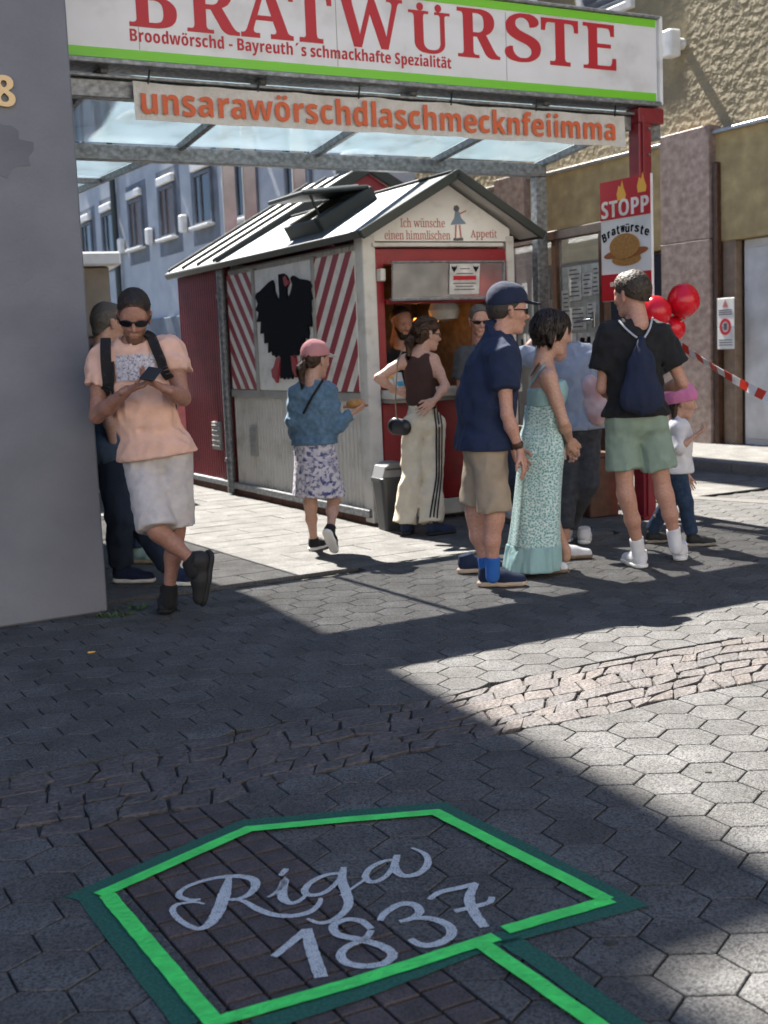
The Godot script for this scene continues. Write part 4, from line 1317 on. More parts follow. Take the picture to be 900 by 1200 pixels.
	# no-parking plate on the stone jamb of the yellow house
	var fdir := Vector3(-cos(deg_to_rad(63.8)), 0, -sin(deg_to_rad(63.8)))
	var fout := Vector3(-sin(deg_to_rad(63.8)), 0, cos(deg_to_rad(63.8)))
	var np_at := Transform3D(Basis(-fdir, UP, fout), on_plane(850.5, 380, gp(847, 530) + fout * 0.17, fout))
	var np := thing("notice_plate", "small white notice plate with a red ring on the stone door jamb", "sign", np_at)
	boxed("plate", Vector3(0, 0.14, 0), Vector3(0.30, 0.35, 0.01), M.stripe_white, np, 0.003)
	boxed("plate", Vector3(0, -0.17, 0), Vector3(0.30, 0.26, 0.01), M.stripe_white, np, 0.003)
	var rg := Geo.new()
	rg.lathe(PackedVector2Array([Vector2(0.065, -0.002), Vector2(0.065, 0.003), Vector2(0.10, 0.003), Vector2(0.10, -0.002)]), Vector3(0, -0.03, 0.008), 28, Basis(Vector3.RIGHT, PI / 2))
	put("red_ring", rg, M.print_red, np)
	boxed("pictogram", Vector3(0, -0.03, 0.007), Vector3(0.05, 0.08, 0.004), M.print_grey, np, 0.0)
	var trig := Geo.new()
	trig.prism(PackedVector2Array([Vector2(-0.05, -0.04), Vector2(0.05, -0.04), Vector2(0, 0.05)]), Transform3D(Basis(), Vector3(0, 0.245, 0.0055)), 0.003)
	put("warning_triangle", trig, M.print_pale_red, np)
	for y in [0.17, 0.145, 0.12, -0.19, -0.22, -0.25]:
		boxed("print_line", Vector3(0, y, 0.0062), Vector3(0.24, 0.011, 0.0024), M.print_grey, np, 0.0)
	# three balloons tied to the post
	for b in [[801, 351, 0.128, -10.15, "large round red balloon, highest of the bunch at the red post"], [769, 364, 0.116, -10.05, "red balloon in the bunch behind the dark haired head of the drawstring bag man"], [789, 384, 0.098, -10.25, "smallest red balloon hanging lowest in the bunch at the red post"]]:
		var at := at_z(b[0], b[1], b[3])
		var bl := thing("balloon", b[4], "balloon", Transform3D(Basis(Vector3(0, 0, 1), rng.randf_range(-0.5, 0.5)), at), "balloons at the red post")
		var prof := PackedVector2Array()
		for k in 17:
			var t := PI * k / 16.0
			var rr := sin(t) * (1.0 - 0.10 * cos(t) * -1.0 * sin(t))
			prof.push_back(Vector2(maxf(rr, 0.001) * b[2], -cos(t) * b[2] * (1.12 if t < PI / 2 else 1.02)))
		bl.add_child(smooth_lathe(prof, 28, M.balloon, "skin"))
		var knot := Geo.new()
		knot.tube([Vector3(0, -b[2] * 1.10, 0), Vector3(0, -b[2] * 1.22, 0)], [0.006, 0.016], 8)
		put("knot", knot, M.balloon, bl)
		var string := Geo.new()
		var tie := bl.transform.affine_inverse() * (S * Vector3(0.05, 1.45, 0.09))
		string.tube([Vector3(0, -b[2] * 1.2, 0), tie], [0.0025], 5)
		put("string", string, M.tape_white, bl)
	# barrier tape from the post out of the picture
	var tape := thing("barrier_tape", "red and white barrier tape strung from the red post to the right", "barrier tape", Transform3D())
	var p0 := at_z(792, 401, -10.15)
	var p1 := at_z(1060, 520, -7.4)
	var prev := p0
	var count := 26
	for i in count:
		var t := (i + 1.0) / count
		var p := p0.lerp(p1, t) - Vector3(0, 0.10 * sin(PI * t), 0)
		var along := (p - prev).normalized()
		var side := along.cross(UP).normalized()
		var up := side.cross(along)
		var twist := Basis(along, sin(i * 0.35) * 0.5)
		var g := Geo.new()
		g.box((p + prev) * 0.5, Vector3((p - prev).length() + 0.001, 0.066, 0.002), 0.0, Basis(along, twist * up, twist * side))
		put("segment", g, M.tape_white if i % 2 == 0 else M.tape_red, tape)
		prev = p
	# litter bin at the kiosk corner
	var bin := thing("litter_bin", "dark grey swing-lid litter bin standing at the kiosk corner", "bin", turned(gp(462, 620) + Vector3(0, 0.003, 0), 22.0))
	var body := Geo.new()
	body.prism(rounded(0.215, 0.185, 0.03), Transform3D(FLAT, Vector3.ZERO), 0.02, 0.006)
	var lo := rounded(0.215, 0.185, 0.03)
	var hi := rounded(0.275, 0.235, 0.035)
	for i in lo.size():
		var j := (i + 1) % lo.size()
		body.quad(Vector3(lo[i].x, 0.01, -lo[i].y), Vector3(lo[j].x, 0.01, -lo[j].y), Vector3(hi[j].x, 0.40, -hi[j].y), Vector3(hi[i].x, 0.40, -hi[i].y))
	put("body", body, M.bin_grey, bin)
	var rim := Geo.new()
	rim.prism(rounded(0.295, 0.255, 0.04), Transform3D(FLAT, Vector3(0, 0.395, 0)), 0.035, 0.006)
	put("rim", rim, M.bin_grey, bin)
	var lid := Geo.new()
	var ring := rounded(0.28, 0.24, 0.04)
	lid.prism(PackedVector2Array([Vector2(-0.13, 0), Vector2(0.13, 0), Vector2(0.105, 0.09), Vector2(0.05, 0.12), Vector2(-0.05, 0.12), Vector2(-0.105, 0.09)]), Transform3D(Basis(), Vector3(0, 0.43, -0.115)), 0.23, 0.008, true)
	put("lid", lid, M.bin_lid, bin)
	boxed("lid_flap", Vector3(0, 0.50, 0.122), Vector3(0.2, 0.012, 0.006), M.bin_grey, bin, 0.0)
	var leaf := thing("fallen_leaf", "tiny dry orange leaf lying on the shaded paving", "leaf", Transform3D(Basis(UP, 0.6), gp(107, 766) + Vector3(0, 0.004, 0)))
	var lf := Geo.new()
	lf.prism(PackedVector2Array([Vector2(-0.022, 0), Vector2(-0.01, 0.009), Vector2(0.012, 0.007), Vector2(0.024, 0), Vector2(0.012, -0.008), Vector2(-0.01, -0.008)]), Transform3D(FLAT * Basis(Vector3.RIGHT, 0.3), Vector3(0, 0.003, 0)), 0.0015, 0.0, true)
	put("blade", lf, M.flame, leaf)
	# weeds at the foot of the grey house
	for e in [[134, 722, 46, "tuft of green weeds growing at the foot of the grey house corner"], [150, 714, 30, "smaller tuft of green weeds in the paving joint near the house corner"]]:
		var weed := thing("weed", e[3], "weed", Transform3D(Basis(), gp(e[0], e[1])))
		var g := Geo.new()
		for k in e[2]:
			var an := rng.randf() * TAU
			var o := Vector3(rng.randf_range(-0.10, 0.10), 0, rng.randf_range(-0.045, 0.045))
			var d := Vector3(cos(an), rng.randf_range(0.3, 1.0), sin(an)).normalized() * rng.randf_range(0.02, 0.05)
			var s := d.cross(UP).normalized() * rng.randf_range(0.004, 0.008)
			g.tri(o - s * 0.5, o + s * 0.5, o + d * 0.6 + s)
			g.tri(o - s * 0.5, o + d * 0.6 + s, o + d)
			g.tri(o - s * 0.5, o + d, o + d * 0.6 - s)
		put("leaves", g, M.leaf, weed)


func rounded(w: float, h: float, r: float) -> PackedVector2Array:
	var p := PackedVector2Array()
	for c in [[1, 1, 0.0], [-1, 1, 0.5], [-1, -1, 1.0], [1, -1, 1.5]]:
		for k in 5:
			var a: float = (c[2] + k * 0.125) * PI
			p.push_back(Vector2(c[0] * (w * 0.5 - r) + cos(a) * r, c[1] * (h * 0.5 - r) + sin(a) * r))
	return p


func smooth_lathe(prof: PackedVector2Array, sides: int, m: Material, called: String) -> MeshInstance3D:
	var st := SurfaceTool.new()
	st.begin(Mesh.PRIMITIVE_TRIANGLES)
	for i in prof.size():
		for s in sides:
			var a := TAU * s / sides
			st.add_vertex(Vector3(prof[i].x * cos(a), prof[i].y, prof[i].x * sin(a)))
	for i in prof.size() - 1:
		for s in sides:
			var t := (s + 1) % sides
			for k in [i * sides + s, i * sides + t, (i + 1) * sides + s, i * sides + t, (i + 1) * sides + t, (i + 1) * sides + s]:
				st.add_index(k)
	st.generate_normals()
	var o := MeshInstance3D.new()
	o.name = called
	o.mesh = st.commit()
	o.material_override = m
	return o


# ---------------------------------------------------------------- tape and chalk on the paving
func ribbon(g: Geo, pts: Array, widths: Array, y: float) -> void:
	var l := []
	var r := []
	for i in pts.size():
		var d: Vector3
		var miter := 1.0
		if i > 0 and i < pts.size() - 1:
			var d0: Vector3 = (pts[i] - pts[i - 1]).normalized()
			var d1: Vector3 = (pts[i + 1] - pts[i]).normalized()
			d = (d0 + d1).normalized()
			miter = 1.0 / maxf(0.4, d.dot(d0))
		else:
			d = (pts[mini(i + 1, pts.size() - 1)] - pts[maxi(i - 1, 0)]).normalized()
		var s: Vector3 = d.cross(UP).normalized() * (widths[mini(i, widths.size() - 1)] * 0.5 * miter)
		l.append(Vector3(pts[i].x, y, pts[i].z) - s)
		r.append(Vector3(pts[i].x, y, pts[i].z) + s)
	for i in pts.size() - 1:
		g.quad(l[i], r[i], r[i + 1], l[i + 1])


func ground_line(px: Array) -> Array:
	var out := []
	for i in range(0, px.size(), 2):
		out.append(gp(px[i], px[i + 1]))
	return out


func smooth_line(p: Array, per := 8) -> Array:
	var out := []
	for i in p.size() - 1:
		var a: Vector3 = p[maxi(i - 1, 0)]
		var d: Vector3 = p[mini(i + 2, p.size() - 1)]
		for k in per:
			out.append(p[i].cubic_interpolate(p[i + 1], a, d, float(k) / per))
	out.append(p[p.size() - 1])
	return out


func wobbly(p: Array, step := 0.03, amp := 0.0016) -> Array:
	var out := []
	for i in p.size() - 1:
		var n := maxi(1, int(p[i].distance_to(p[i + 1]) / step))
		for k in n:
			out.append(p[i].lerp(p[i + 1], float(k) / n) + (Vector3(rng.randf_range(-amp, amp), 0, rng.randf_range(-amp, amp)) if k > 0 else Vector3.ZERO))
	out.append(p[p.size() - 1])
	return out


func build_chalk_and_tape() -> void:
	var f := thing("taped_arrow", "arrow shaped frame of bright green tape over dark green paint on the paving", "tape marking", Transform3D())
	for px in [[220, 1203, 104, 1052, 96, 1050, 288, 966, 420, 954, 516, 946, 740, 1061, 584, 1102, 420, 1165, 300, 1204], [596, 1102, 660, 1146, 770, 1226]]:
		var g := Geo.new()
		ribbon(g, wobbly(ground_line(px), 0.05, 0.002), [0.062], 0.004)
		put("dark_band", g, M.tape_dark, f)
	for px in [[250, 1201, 126, 1052], [116, 1052, 292, 974, 420, 962, 515, 954], [508, 953, 712, 1058], [716, 1057, 592, 1093], [582, 1101, 420, 1153, 240, 1205], [556, 1104, 620, 1148, 722, 1220]]:
		var g := Geo.new()
		ribbon(g, wobbly(ground_line(px), 0.03, 0.0012), [0.046], 0.008 + rng.randf() * 0.001)
		put("bright_tape", g, M.tape_bright, f)
	var z := 900.0 / 420.0
	var words := [
		["R", [190, 106, 178, 148, 163, 190, 142, 222, 115, 235, 85, 226, 60, 208, 48, 190, 56, 176, 80, 170, 105, 168, 128, 173], [11, 26, 27, 22, 14, 13, 13, 13, 12, 10, 8, 5]],
		["R", [118, 161, 90, 163, 64, 153, 74, 136, 110, 119, 160, 107, 210, 103, 248, 110, 256, 128, 238, 150, 205, 162, 186, 161], [7, 14, 14, 12, 12, 14, 18, 20, 19, 14, 11, 8]],
		["R", [196, 160, 226, 166, 262, 186, 302, 200, 350, 203, 394, 192, 416, 172, 420, 158], [8, 12, 16, 17, 17, 15, 11, 8]],
		["i", [286, 156, 302, 148, 324, 128, 330, 114, 323, 138, 326, 160, 345, 171, 368, 164, 384, 148], [6, 8, 12, 17, 21, 20, 15, 11, 8]],
		["i", [334, 84, 326, 94, 318, 102], [14, 15, 9]],
		["g", [468, 96, 438, 99, 402, 114, 380, 136, 388, 150, 420, 148, 452, 128, 474, 98], [10, 13, 14, 15, 15, 13, 11, 9]],
		["g", [478, 80, 473, 112, 484, 146, 490, 172, 476, 196, 448, 215, 416, 221, 386, 210], [12, 19, 21, 20, 16, 13, 12, 7]],
		["g", [470, 152, 500, 133, 530, 112], [7, 7, 8]],
		["a", [606, 62, 578, 66, 546, 82, 532, 104, 546, 118, 574, 110, 600, 84, 612, 52], [10, 13, 14, 15, 15, 13, 12, 12]],
		["a", [612, 50, 606, 82, 626, 102, 664, 97, 688, 74, 682, 48, 648, 32], [14, 19, 18, 17, 16, 13, 5]],
		["1", [302, 306, 340, 275, 384, 238], [14, 17, 18]],
		["1", [384, 236, 398, 290, 421, 358], [20, 24, 25]],
		["8", [546, 236, 522, 217, 484, 213, 452, 228, 462, 250, 512, 262, 570, 278, 600, 300, 580, 322, 530, 330, 484, 321, 470, 300, 490, 279, 530, 262, 547, 240], [15, 16, 16, 17, 18, 19, 19, 19, 18, 18, 18, 17, 16, 15, 13]],
		["3", [568, 216, 582, 196, 620, 174, 655, 176, 668, 194, 648, 210, 618, 218], [13, 16, 18, 19, 18, 15, 12]],
		["3", [650, 209, 700, 211, 742, 229, 746, 254, 712, 274, 674, 277, 644, 262], [14, 18, 19, 19, 19, 17, 14]],
		["7", [692, 162, 720, 144, 768, 133, 812, 122], [12, 16, 17, 15]],
		["7", [808, 122, 793, 160, 808, 200, 832, 232], [15, 21, 22, 19]],
		["7", [756, 192, 800, 182, 842, 170, 850, 156], [15, 16, 15, 13]],
	]
	var chalk := thing("chalk_inscription", "white chalk inscription Riga 1837 inside the green taped frame", "chalk writing", Transform3D())
	for i in words.size():
		var px := []
		for v in range(0, words[i][1].size(), 2):
			px.append(180.0 + words[i][1][v] / z)
			px.append(980.0 + words[i][1][v + 1] / z)
		var line := ground_line(px)
		var wide := []
		var per := 8
		var w: Array = words[i][2]
		for k in w.size() - 1:
			for q in per:
				wide.append(lerpf(w[k], w[k + 1], float(q) / per) / z * 0.0029 * rng.randf_range(0.93, 1.07))
		wide.append(w[-1] / z * 0.0029)
		var g := Geo.new()
		ribbon(g, smooth_line(line, per), wide, 0.0035 + i * 0.00006)
		put("chalk_stroke", g, M.chalk, chalk)


# ---------------------------------------------------------------- bodies and clothes as smooth fields
class Field:
	var pa := PackedVector3Array()      # bone start
	var pd := PackedVector3Array()      # bone vector
	var il := PackedFloat32Array()
	var ra := PackedFloat32Array()
	var rb := PackedFloat32Array()
	var kk := PackedFloat32Array()
	var fx := PackedVector3Array()      # axis along which it is flattened
	var fq := PackedFloat32Array()
	var cp := PackedVector3Array()      # own cut plane
	var cn := PackedVector3Array()
	var gp_ := PackedVector3Array()     # cuts through the whole
	var gn := PackedVector3Array()
	var sp := PackedVector3Array()      # hollows
	var sr := PackedFloat32Array()
	var noise: FastNoiseLite
	var amp := 0.0
	var nscale := Vector3.ONE
	var all := PackedInt32Array()

	func cap(a: Vector3, b: Vector3, r0: float, r1: float, k := 0.03, axis := Vector3.ZERO, flat := 1.0) -> Field:
		pa.push_back(a); pd.push_back(b - a)
		il.push_back(1.0 / maxf((b - a).length_squared(), 1e-8))
		ra.push_back(r0); rb.push_back(r1); kk.push_back(k)
		var ax := axis
		if ax != Vector3.ZERO and (b - a).length() > 0.001:
			var d := (b - a).normalized()
			ax = (ax - d * ax.dot(d)).normalized()
		fx.push_back(ax); fq.push_back(1.0 / flat - 1.0)
		cp.push_back(Vector3.ZERO); cn.push_back(Vector3.ZERO)
		all.push_back(all.size())
		return self

	func cut(p: Vector3, n: Vector3) -> Field:
		cp[cp.size() - 1] = p
		cn[cn.size() - 1] = n.normalized()
		return self

	func trim(p: Vector3, n: Vector3) -> Field:
		gp_.push_back(p); gn.push_back(n.normalized())
		return self

	func hollow(p: Vector3, r: float) -> Field:
		sp.push_back(p); sr.push_back(r)
		return self

	func folds(seed_: int, amount: float, freq: float, scale := Vector3.ONE, ridged := false) -> Field:
		noise = FastNoiseLite.new()
		noise.seed = seed_
		noise.frequency = freq
		noise.fractal_octaves = 2
		if ridged:
			noise.fractal_type = FastNoiseLite.FRACTAL_RIDGED
			noise.fractal_gain = 0.4
		amp = amount
		nscale = scale
		return self

	func one(p: Vector3, i: int) -> float:
		var q := p - pa[i]
		if fq[i] != 0.0:
			var ax := fx[i]
			q += ax * (q.dot(ax) * fq[i])
		var d := pd[i]
		var t := clampf(q.dot(d) * il[i], 0.0, 1.0)
		var e := (q - d * t).length() - (ra[i] + (rb[i] - ra[i]) * t)
		if cn[i] != Vector3.ZERO:
			e = maxf(e, (p - cp[i]).dot(cn[i]))
		return e

	func at(p: Vector3, idx: PackedInt32Array) -> float:
		var d := 1.0
		for i in idx:
			var q := p - pa[i]
			if fq[i] != 0.0:
				q += fx[i] * (q.dot(fx[i]) * fq[i])
			var v := pd[i]
			var t := clampf(q.dot(v) * il[i], 0.0, 1.0)
			var e := (q - v * t).length() - (ra[i] + (rb[i] - ra[i]) * t)
			if cn[i] != Vector3.ZERO:
				e = maxf(e, (p - cp[i]).dot(cn[i]))
			var k := kk[i]
			var h := k - absf(d - e)
			d = minf(d, e)
			if h > 0.0:
				d -= h * h / (4.0 * k)
		if amp != 0.0:
			d += amp * noise.get_noise_3dv(p * nscale)
		for i in sp.size():
			var e := sr[i] - (p - sp[i]).length()
			var h := 0.008 - absf(d - e)
			d = maxf(d, e)
			if h > 0.0:
				d += h * h / 0.032
		for i in gp_.size():
			d = maxf(d, (p - gp_[i]).dot(gn[i]))
		return d

	func trace(o: Vector3, dir: Vector3) -> Vector3:      # first point of the surface along a ray, or ZERO
		var u := dir.normalized()
		var near := 1e9
		for i in pa.size():
			near = minf(near, (pa[i] + pd[i] * 0.5 - o).dot(u) - 0.7)
		var t := maxf(near, 0.0)
		for s in 80:
			var d := at(o + u * t, all)
			if d < 0.0008:
				return o + u * t
			t += d * 0.7
			if d > 1.5:
				break
		return Vector3.ZERO

	func normal(p: Vector3) -> Vector3:
		var e := 0.004
		return Vector3(at(p + Vector3(e, 0, 0), all) - at(p - Vector3(e, 0, 0), all), at(p + Vector3(0, e, 0), all) - at(p - Vector3(0, e, 0), all), at(p + Vector3(0, 0, e), all) - at(p - Vector3(0, 0, e), all)).normalized()

	func net(h: float) -> Array:      # surface net of the field: [vertices, normals, indices]
		var lo := Vector3.ONE * 1e9
		var hi := -lo
		for i in pa.size():
			var r := maxf(ra[i], rb[i]) + 0.02
			for p in [pa[i], pa[i] + pd[i]]:
				lo = lo.min(p - Vector3.ONE * r)
				hi = hi.max(p + Vector3.ONE * r)
		var B := 4
		var bx := int(ceil((hi.x - lo.x) / (h * B)))
		var by := int(ceil((hi.y - lo.y) / (h * B)))
		var bz := int(ceil((hi.z - lo.z) / (h * B)))
		var nx := bx * B + 1
		var ny := by * B + 1
		var nz := bz * B + 1
		var sy := nx
		var sz := nx * ny
		var vals := PackedFloat32Array()
		vals.resize(nx * ny * nz)
		vals.fill(1e9)
		var cell := PackedInt32Array()
		cell.resize(nx * ny * nz)
		cell.fill(-1)
		var R := h * B * 0.8661
		var verts := PackedVector3Array()
		var cells := PackedInt32Array()
		var np := pa.size()
		for kz in bz:
			for ky in by:
				for kx in bx:
					var c := lo + Vector3(kx + 0.5, ky + 0.5, kz + 0.5) * (h * B)
					var idx := PackedInt32Array()
					var dm := 1e9
					for i in np:
						var e := one(c, i)
						if fq[i] > 0.0:
							e *= 1.0 / (1.0 + fq[i]) if e > 0.0 else 1.0
						if e < R + kk[i] + 0.012:
							idx.push_back(i)
						dm = minf(dm, e)
					if dm > R + 0.035 or idx.is_empty():
						continue
					if dm < -R - 0.035 and at(c, idx) < -R - 0.02:
						continue
					var base := kx * B + ky * B * sy + kz * B * sz
					for z in B + 1:
						for y in B + 1:
							for x in B + 1:
								var g := base + x + y * sy + z * sz
								if vals[g] > 1e8:
									vals[g] = at(lo + Vector3(kx * B + x, ky * B + y, kz * B + z) * h, idx)
					for z in B:
						for y in B:
							for x in B:
								var g := base + x + y * sy + z * sz
								var v0 := vals[g]
								var v1 := vals[g + 1]
								var v2 := vals[g + sy]
								var v3 := vals[g + 1 + sy]
								var v4 := vals[g + sz]
								var v5 := vals[g + 1 + sz]
								var v6 := vals[g + sy + sz]
								var v7 := vals[g + 1 + sy + sz]
								var m := int(v0 < 0) + int(v1 < 0) + int(v2 < 0) + int(v3 < 0) + int(v4 < 0) + int(v5 < 0) + int(v6 < 0) + int(v7 < 0)
								if m == 0 or m == 8:
									continue
								var s := Vector3.ZERO
								var n := 0
								if (v0 < 0) != (v1 < 0): s += Vector3(v0 / (v0 - v1), 0, 0); n += 1
								if (v2 < 0) != (v3 < 0): s += Vector3(v2 / (v2 - v3), 1, 0); n += 1
								if (v4 < 0) != (v5 < 0): s += Vector3(v4 / (v4 - v5), 0, 1); n += 1
								if (v6 < 0) != (v7 < 0): s += Vector3(v6 / (v6 - v7), 1, 1); n += 1
								if (v0 < 0) != (v2 < 0): s += Vector3(0, v0 / (v0 - v2), 0); n += 1
								if (v1 < 0) != (v3 < 0): s += Vector3(1, v1 / (v1 - v3), 0); n += 1
								if (v4 < 0) != (v6 < 0): s += Vector3(0, v4 / (v4 - v6), 1); n += 1
								if (v5 < 0) != (v7 < 0): s += Vector3(1, v5 / (v5 - v7), 1); n += 1
								if (v0 < 0) != (v4 < 0): s += Vector3(0, 0, v0 / (v0 - v4)); n += 1
								if (v1 < 0) != (v5 < 0): s += Vector3(1, 0, v1 / (v1 - v5)); n += 1
								if (v2 < 0) != (v6 < 0): s += Vector3(0, 1, v2 / (v2 - v6)); n += 1
								if (v3 < 0) != (v7 < 0): s += Vector3(1, 1, v3 / (v3 - v7)); n += 1
								cell[g] = verts.size()
								cells.push_back(g)
								verts.push_back(lo + (Vector3(kx * B + x, ky * B + y, kz * B + z) + s / n) * h)
		var index := PackedInt32Array()
		var norm := PackedVector3Array()
		norm.resize(verts.size())
		for g in cells:
			var inside := vals[g] < 0
			for e in [[1, sy, sz], [sy, sz, 1], [sz, 1, sy]]:
				if (vals[g + e[0]] < 0) == inside:
					continue
				var u: int = e[1]
				var w: int = e[2]
				if g - u - w < 0:
					continue
				var a := cell[g]
				var b := cell[g - u]
				var c := cell[g - u - w]
				var d := cell[g - w]
				if a < 0 or b < 0 or c < 0 or d < 0:
					continue
				if inside:      # outward normal along +axis; counter-clockwise is a, b, c, d
					var t := b
					b = d
					d = t
				var nn := (verts[b] - verts[a]).cross(verts[c] - verts[a]) + (verts[c] - verts[a]).cross(verts[d] - verts[a])
				for q in [a, c, b, a, d, c]:
					index.push_back(q)
				nn = -nn
				norm[a] += nn; norm[b] += nn; norm[c] += nn; norm[d] += nn
		for i in norm.size():
			norm[i] = -norm[i].normalized()
		return [verts, norm, index]


static func moved(n: Array, xf: Transform3D) -> Array:
	var v: PackedVector3Array = xf * (n[0] as PackedVector3Array)
	var turn := Transform3D(xf.basis.orthonormalized(), Vector3.ZERO)
	if xf.basis.determinant() < 0:
		turn = Transform3D(Basis(xf.basis.x.normalized(), xf.basis.y.normalized(), xf.basis.z.normalized()), Vector3.ZERO)
	var nn: PackedVector3Array = turn * (n[1] as PackedVector3Array)
	var idx: PackedInt32Array = n[2]
	if xf.basis.determinant() < 0:
		idx = idx.duplicate()
		for i in range(0, idx.size(), 3):
			var t := idx[i + 1]
			idx[i + 1] = idx[i + 2]
			idx[i + 2] = t
	return [v, nn, idx]


static func joined(parts: Array) -> ArrayMesh:
	var v := PackedVector3Array()
	var n := PackedVector3Array()
	var ix := PackedInt32Array()
	for p in parts:
		var base := v.size()
		v.append_array(p[0])
		n.append_array(p[1])
		var idx: PackedInt32Array = p[2]
		for i in idx:
			ix.push_back(i + base)
	var arrays := []
	arrays.resize(Mesh.ARRAY_MAX)
	arrays[Mesh.ARRAY_VERTEX] = v
	arrays[Mesh.ARRAY_NORMAL] = n
	arrays[Mesh.ARRAY_INDEX] = ix
	var m := ArrayMesh.new()
	m.add_surface_from_arrays(Mesh.PRIMITIVE_TRIANGLES, arrays)
	return m


func cloth(called: String, f: Field, h: float, m: Material, parent: Node3D, extra := [], at := Transform3D()) -> void:
	# queue a field to be meshed (all are meshed together on several threads) and hung under parent
	jobs.append({"f": f, "h": h, "m": m, "parent": parent, "name": called, "extra": extra, "at": at, "net": null})


func mesh_job(i: int) -> void:
	jobs[i].net = jobs[i].f.net(jobs[i].h)


func mesh_all() -> void:
	var id := WorkerThreadPool.add_group_task(mesh_job, jobs.size())
	WorkerThreadPool.wait_for_group_task_completion(id)
	for j in jobs:
		var parts := [j.net]
		for e in j.extra:
			parts.append(moved(e[0].net if e[0] is Dictionary else e[0], e[1]))
		if j.has("strands"):
			parts.append(strands(j.net, j.strands))
		if j.parent:
			put(j.name, joined(parts), j.m, j.parent, j.at)


func strands(net: Array, o: Dictionary) -> Array:
	# single hairs over a mass of hair: thin slips that follow its lie and soften its outline
	var v := PackedVector3Array()
	var n := PackedVector3Array()
	var ix := PackedInt32Array()
	var base: PackedVector3Array = net[0]
	var nor: PackedVector3Array = net[1]
	for i in int(o.n):
		var k := rng.randi() % base.size()
		var p := base[k]
		var u := nor[k]
		var along: Vector3 = o.get("along", Vector3(0, -1, -0.3)) + Vector3(rng.randf_range(-0.5, 0.5), rng.randf_range(-0.3, 0.3), rng.randf_range(-0.5, 0.5)) * o.get("loose", 0.7)
		along = (along - u * along.dot(u)).normalized() + u * o.get("lift", 0.25) * rng.randf_range(0.2, 1.2)
		var l: float = o.len * rng.randf_range(0.6, 1.3)
		var s: Vector3 = along.cross(u).normalized() * o.get("wide", 0.0011)
		var b := v.size()
		var mid := p + along * l * 0.5 + u * l * 0.06
		v.append_array(PackedVector3Array([p - s - u * 0.001, p + s - u * 0.001, mid - s * 0.7, mid + s * 0.7, p + along * l]))
		n.append_array(PackedVector3Array([u, u, u, u, u]))
		ix.append_array(PackedInt32Array([b, b + 1, b + 2, b + 1, b + 3, b + 2, b + 2, b + 3, b + 4]))
	return [v, n, ix]


func template(f: Field, h: float) -> Dictionary:
	var j := {"f": f, "h": h, "m": null, "parent": null, "name": "", "extra": [], "at": Transform3D(), "net": null}
	jobs.append(j)
	return j


# ---------------------------------------------------------------- people
var T := {}


func head_field(w := 1.0, jaw := 1.0) -> Field:      # face towards +z, origin between the ears
	var f := Field.new()
	var X := Vector3.RIGHT
	f.cap(Vector3(0, 0.042, -0.030), Vector3(0, 0.040, 0.018), 0.083, 0.078, 0.02, X, 0.90 * w)
	f.cap(Vector3(0, 0.075, -0.02), Vector3(0, 0.07, 0.01), 0.05, 0.048, 0.04)
	f.cap(Vector3(0, -0.005, 0.020), Vector3(0, -0.060, 0.035), 0.068, 0.050, 0.03, X, 0.92 * w * jaw)
	f.cap(Vector3(-0.012, -0.098, 0.062), Vector3(0.012, -0.098, 0.062), 0.018, 0.018, 0.03)
	f.cap(Vector3(0, 0.012, 0.092), Vector3(0, -0.026, 0.112), 0.008, 0.0125, 0.014)
	f.cap(Vector3(-0.013, -0.030, 0.096), Vector3(0.013, -0.030, 0.096), 0.009, 0.009, 0.012)
	f.cap(Vector3(-0.042, 0.028, 0.074), Vector3(0.042, 0.028, 0.074), 0.014, 0.014, 0.02)
	f.cap(Vector3(-0.040, -0.018, 0.068), Vector3(-0.030, -0.03, 0.07), 0.02, 0.018, 0.03)
	f.cap(Vector3(0.040, -0.018, 0.068), Vector3(0.030, -0.03, 0.07), 0.02, 0.018, 0.03)
	f.cap(Vector3(-0.017, -0.058, 0.088), Vector3(0.017, -0.058, 0.088), 0.0065, 0.0065, 0.008)
	f.cap(Vector3(-0.014, -0.068, 0.086), Vector3(0.014, -0.068, 0.086), 0.007, 0.007, 0.008)
	for s in [-1.0, 1.0]:
		f.cap(Vector3(s * 0.079 * w, 0.018, -0.008), Vector3(s * 0.075 * w, -0.022, 0.002), 0.019, 0.013, 0.008, Vector3(1, 0, s * -0.5), 0.45)
		f.hollow(Vector3(s * 0.032, 0.004, 0.108), 0.019)
	f.cap(Vector3(0, -0.06, -0.025), Vector3(0, -0.17, -0.045), 0.054, 0.058, 0.035)
	return f


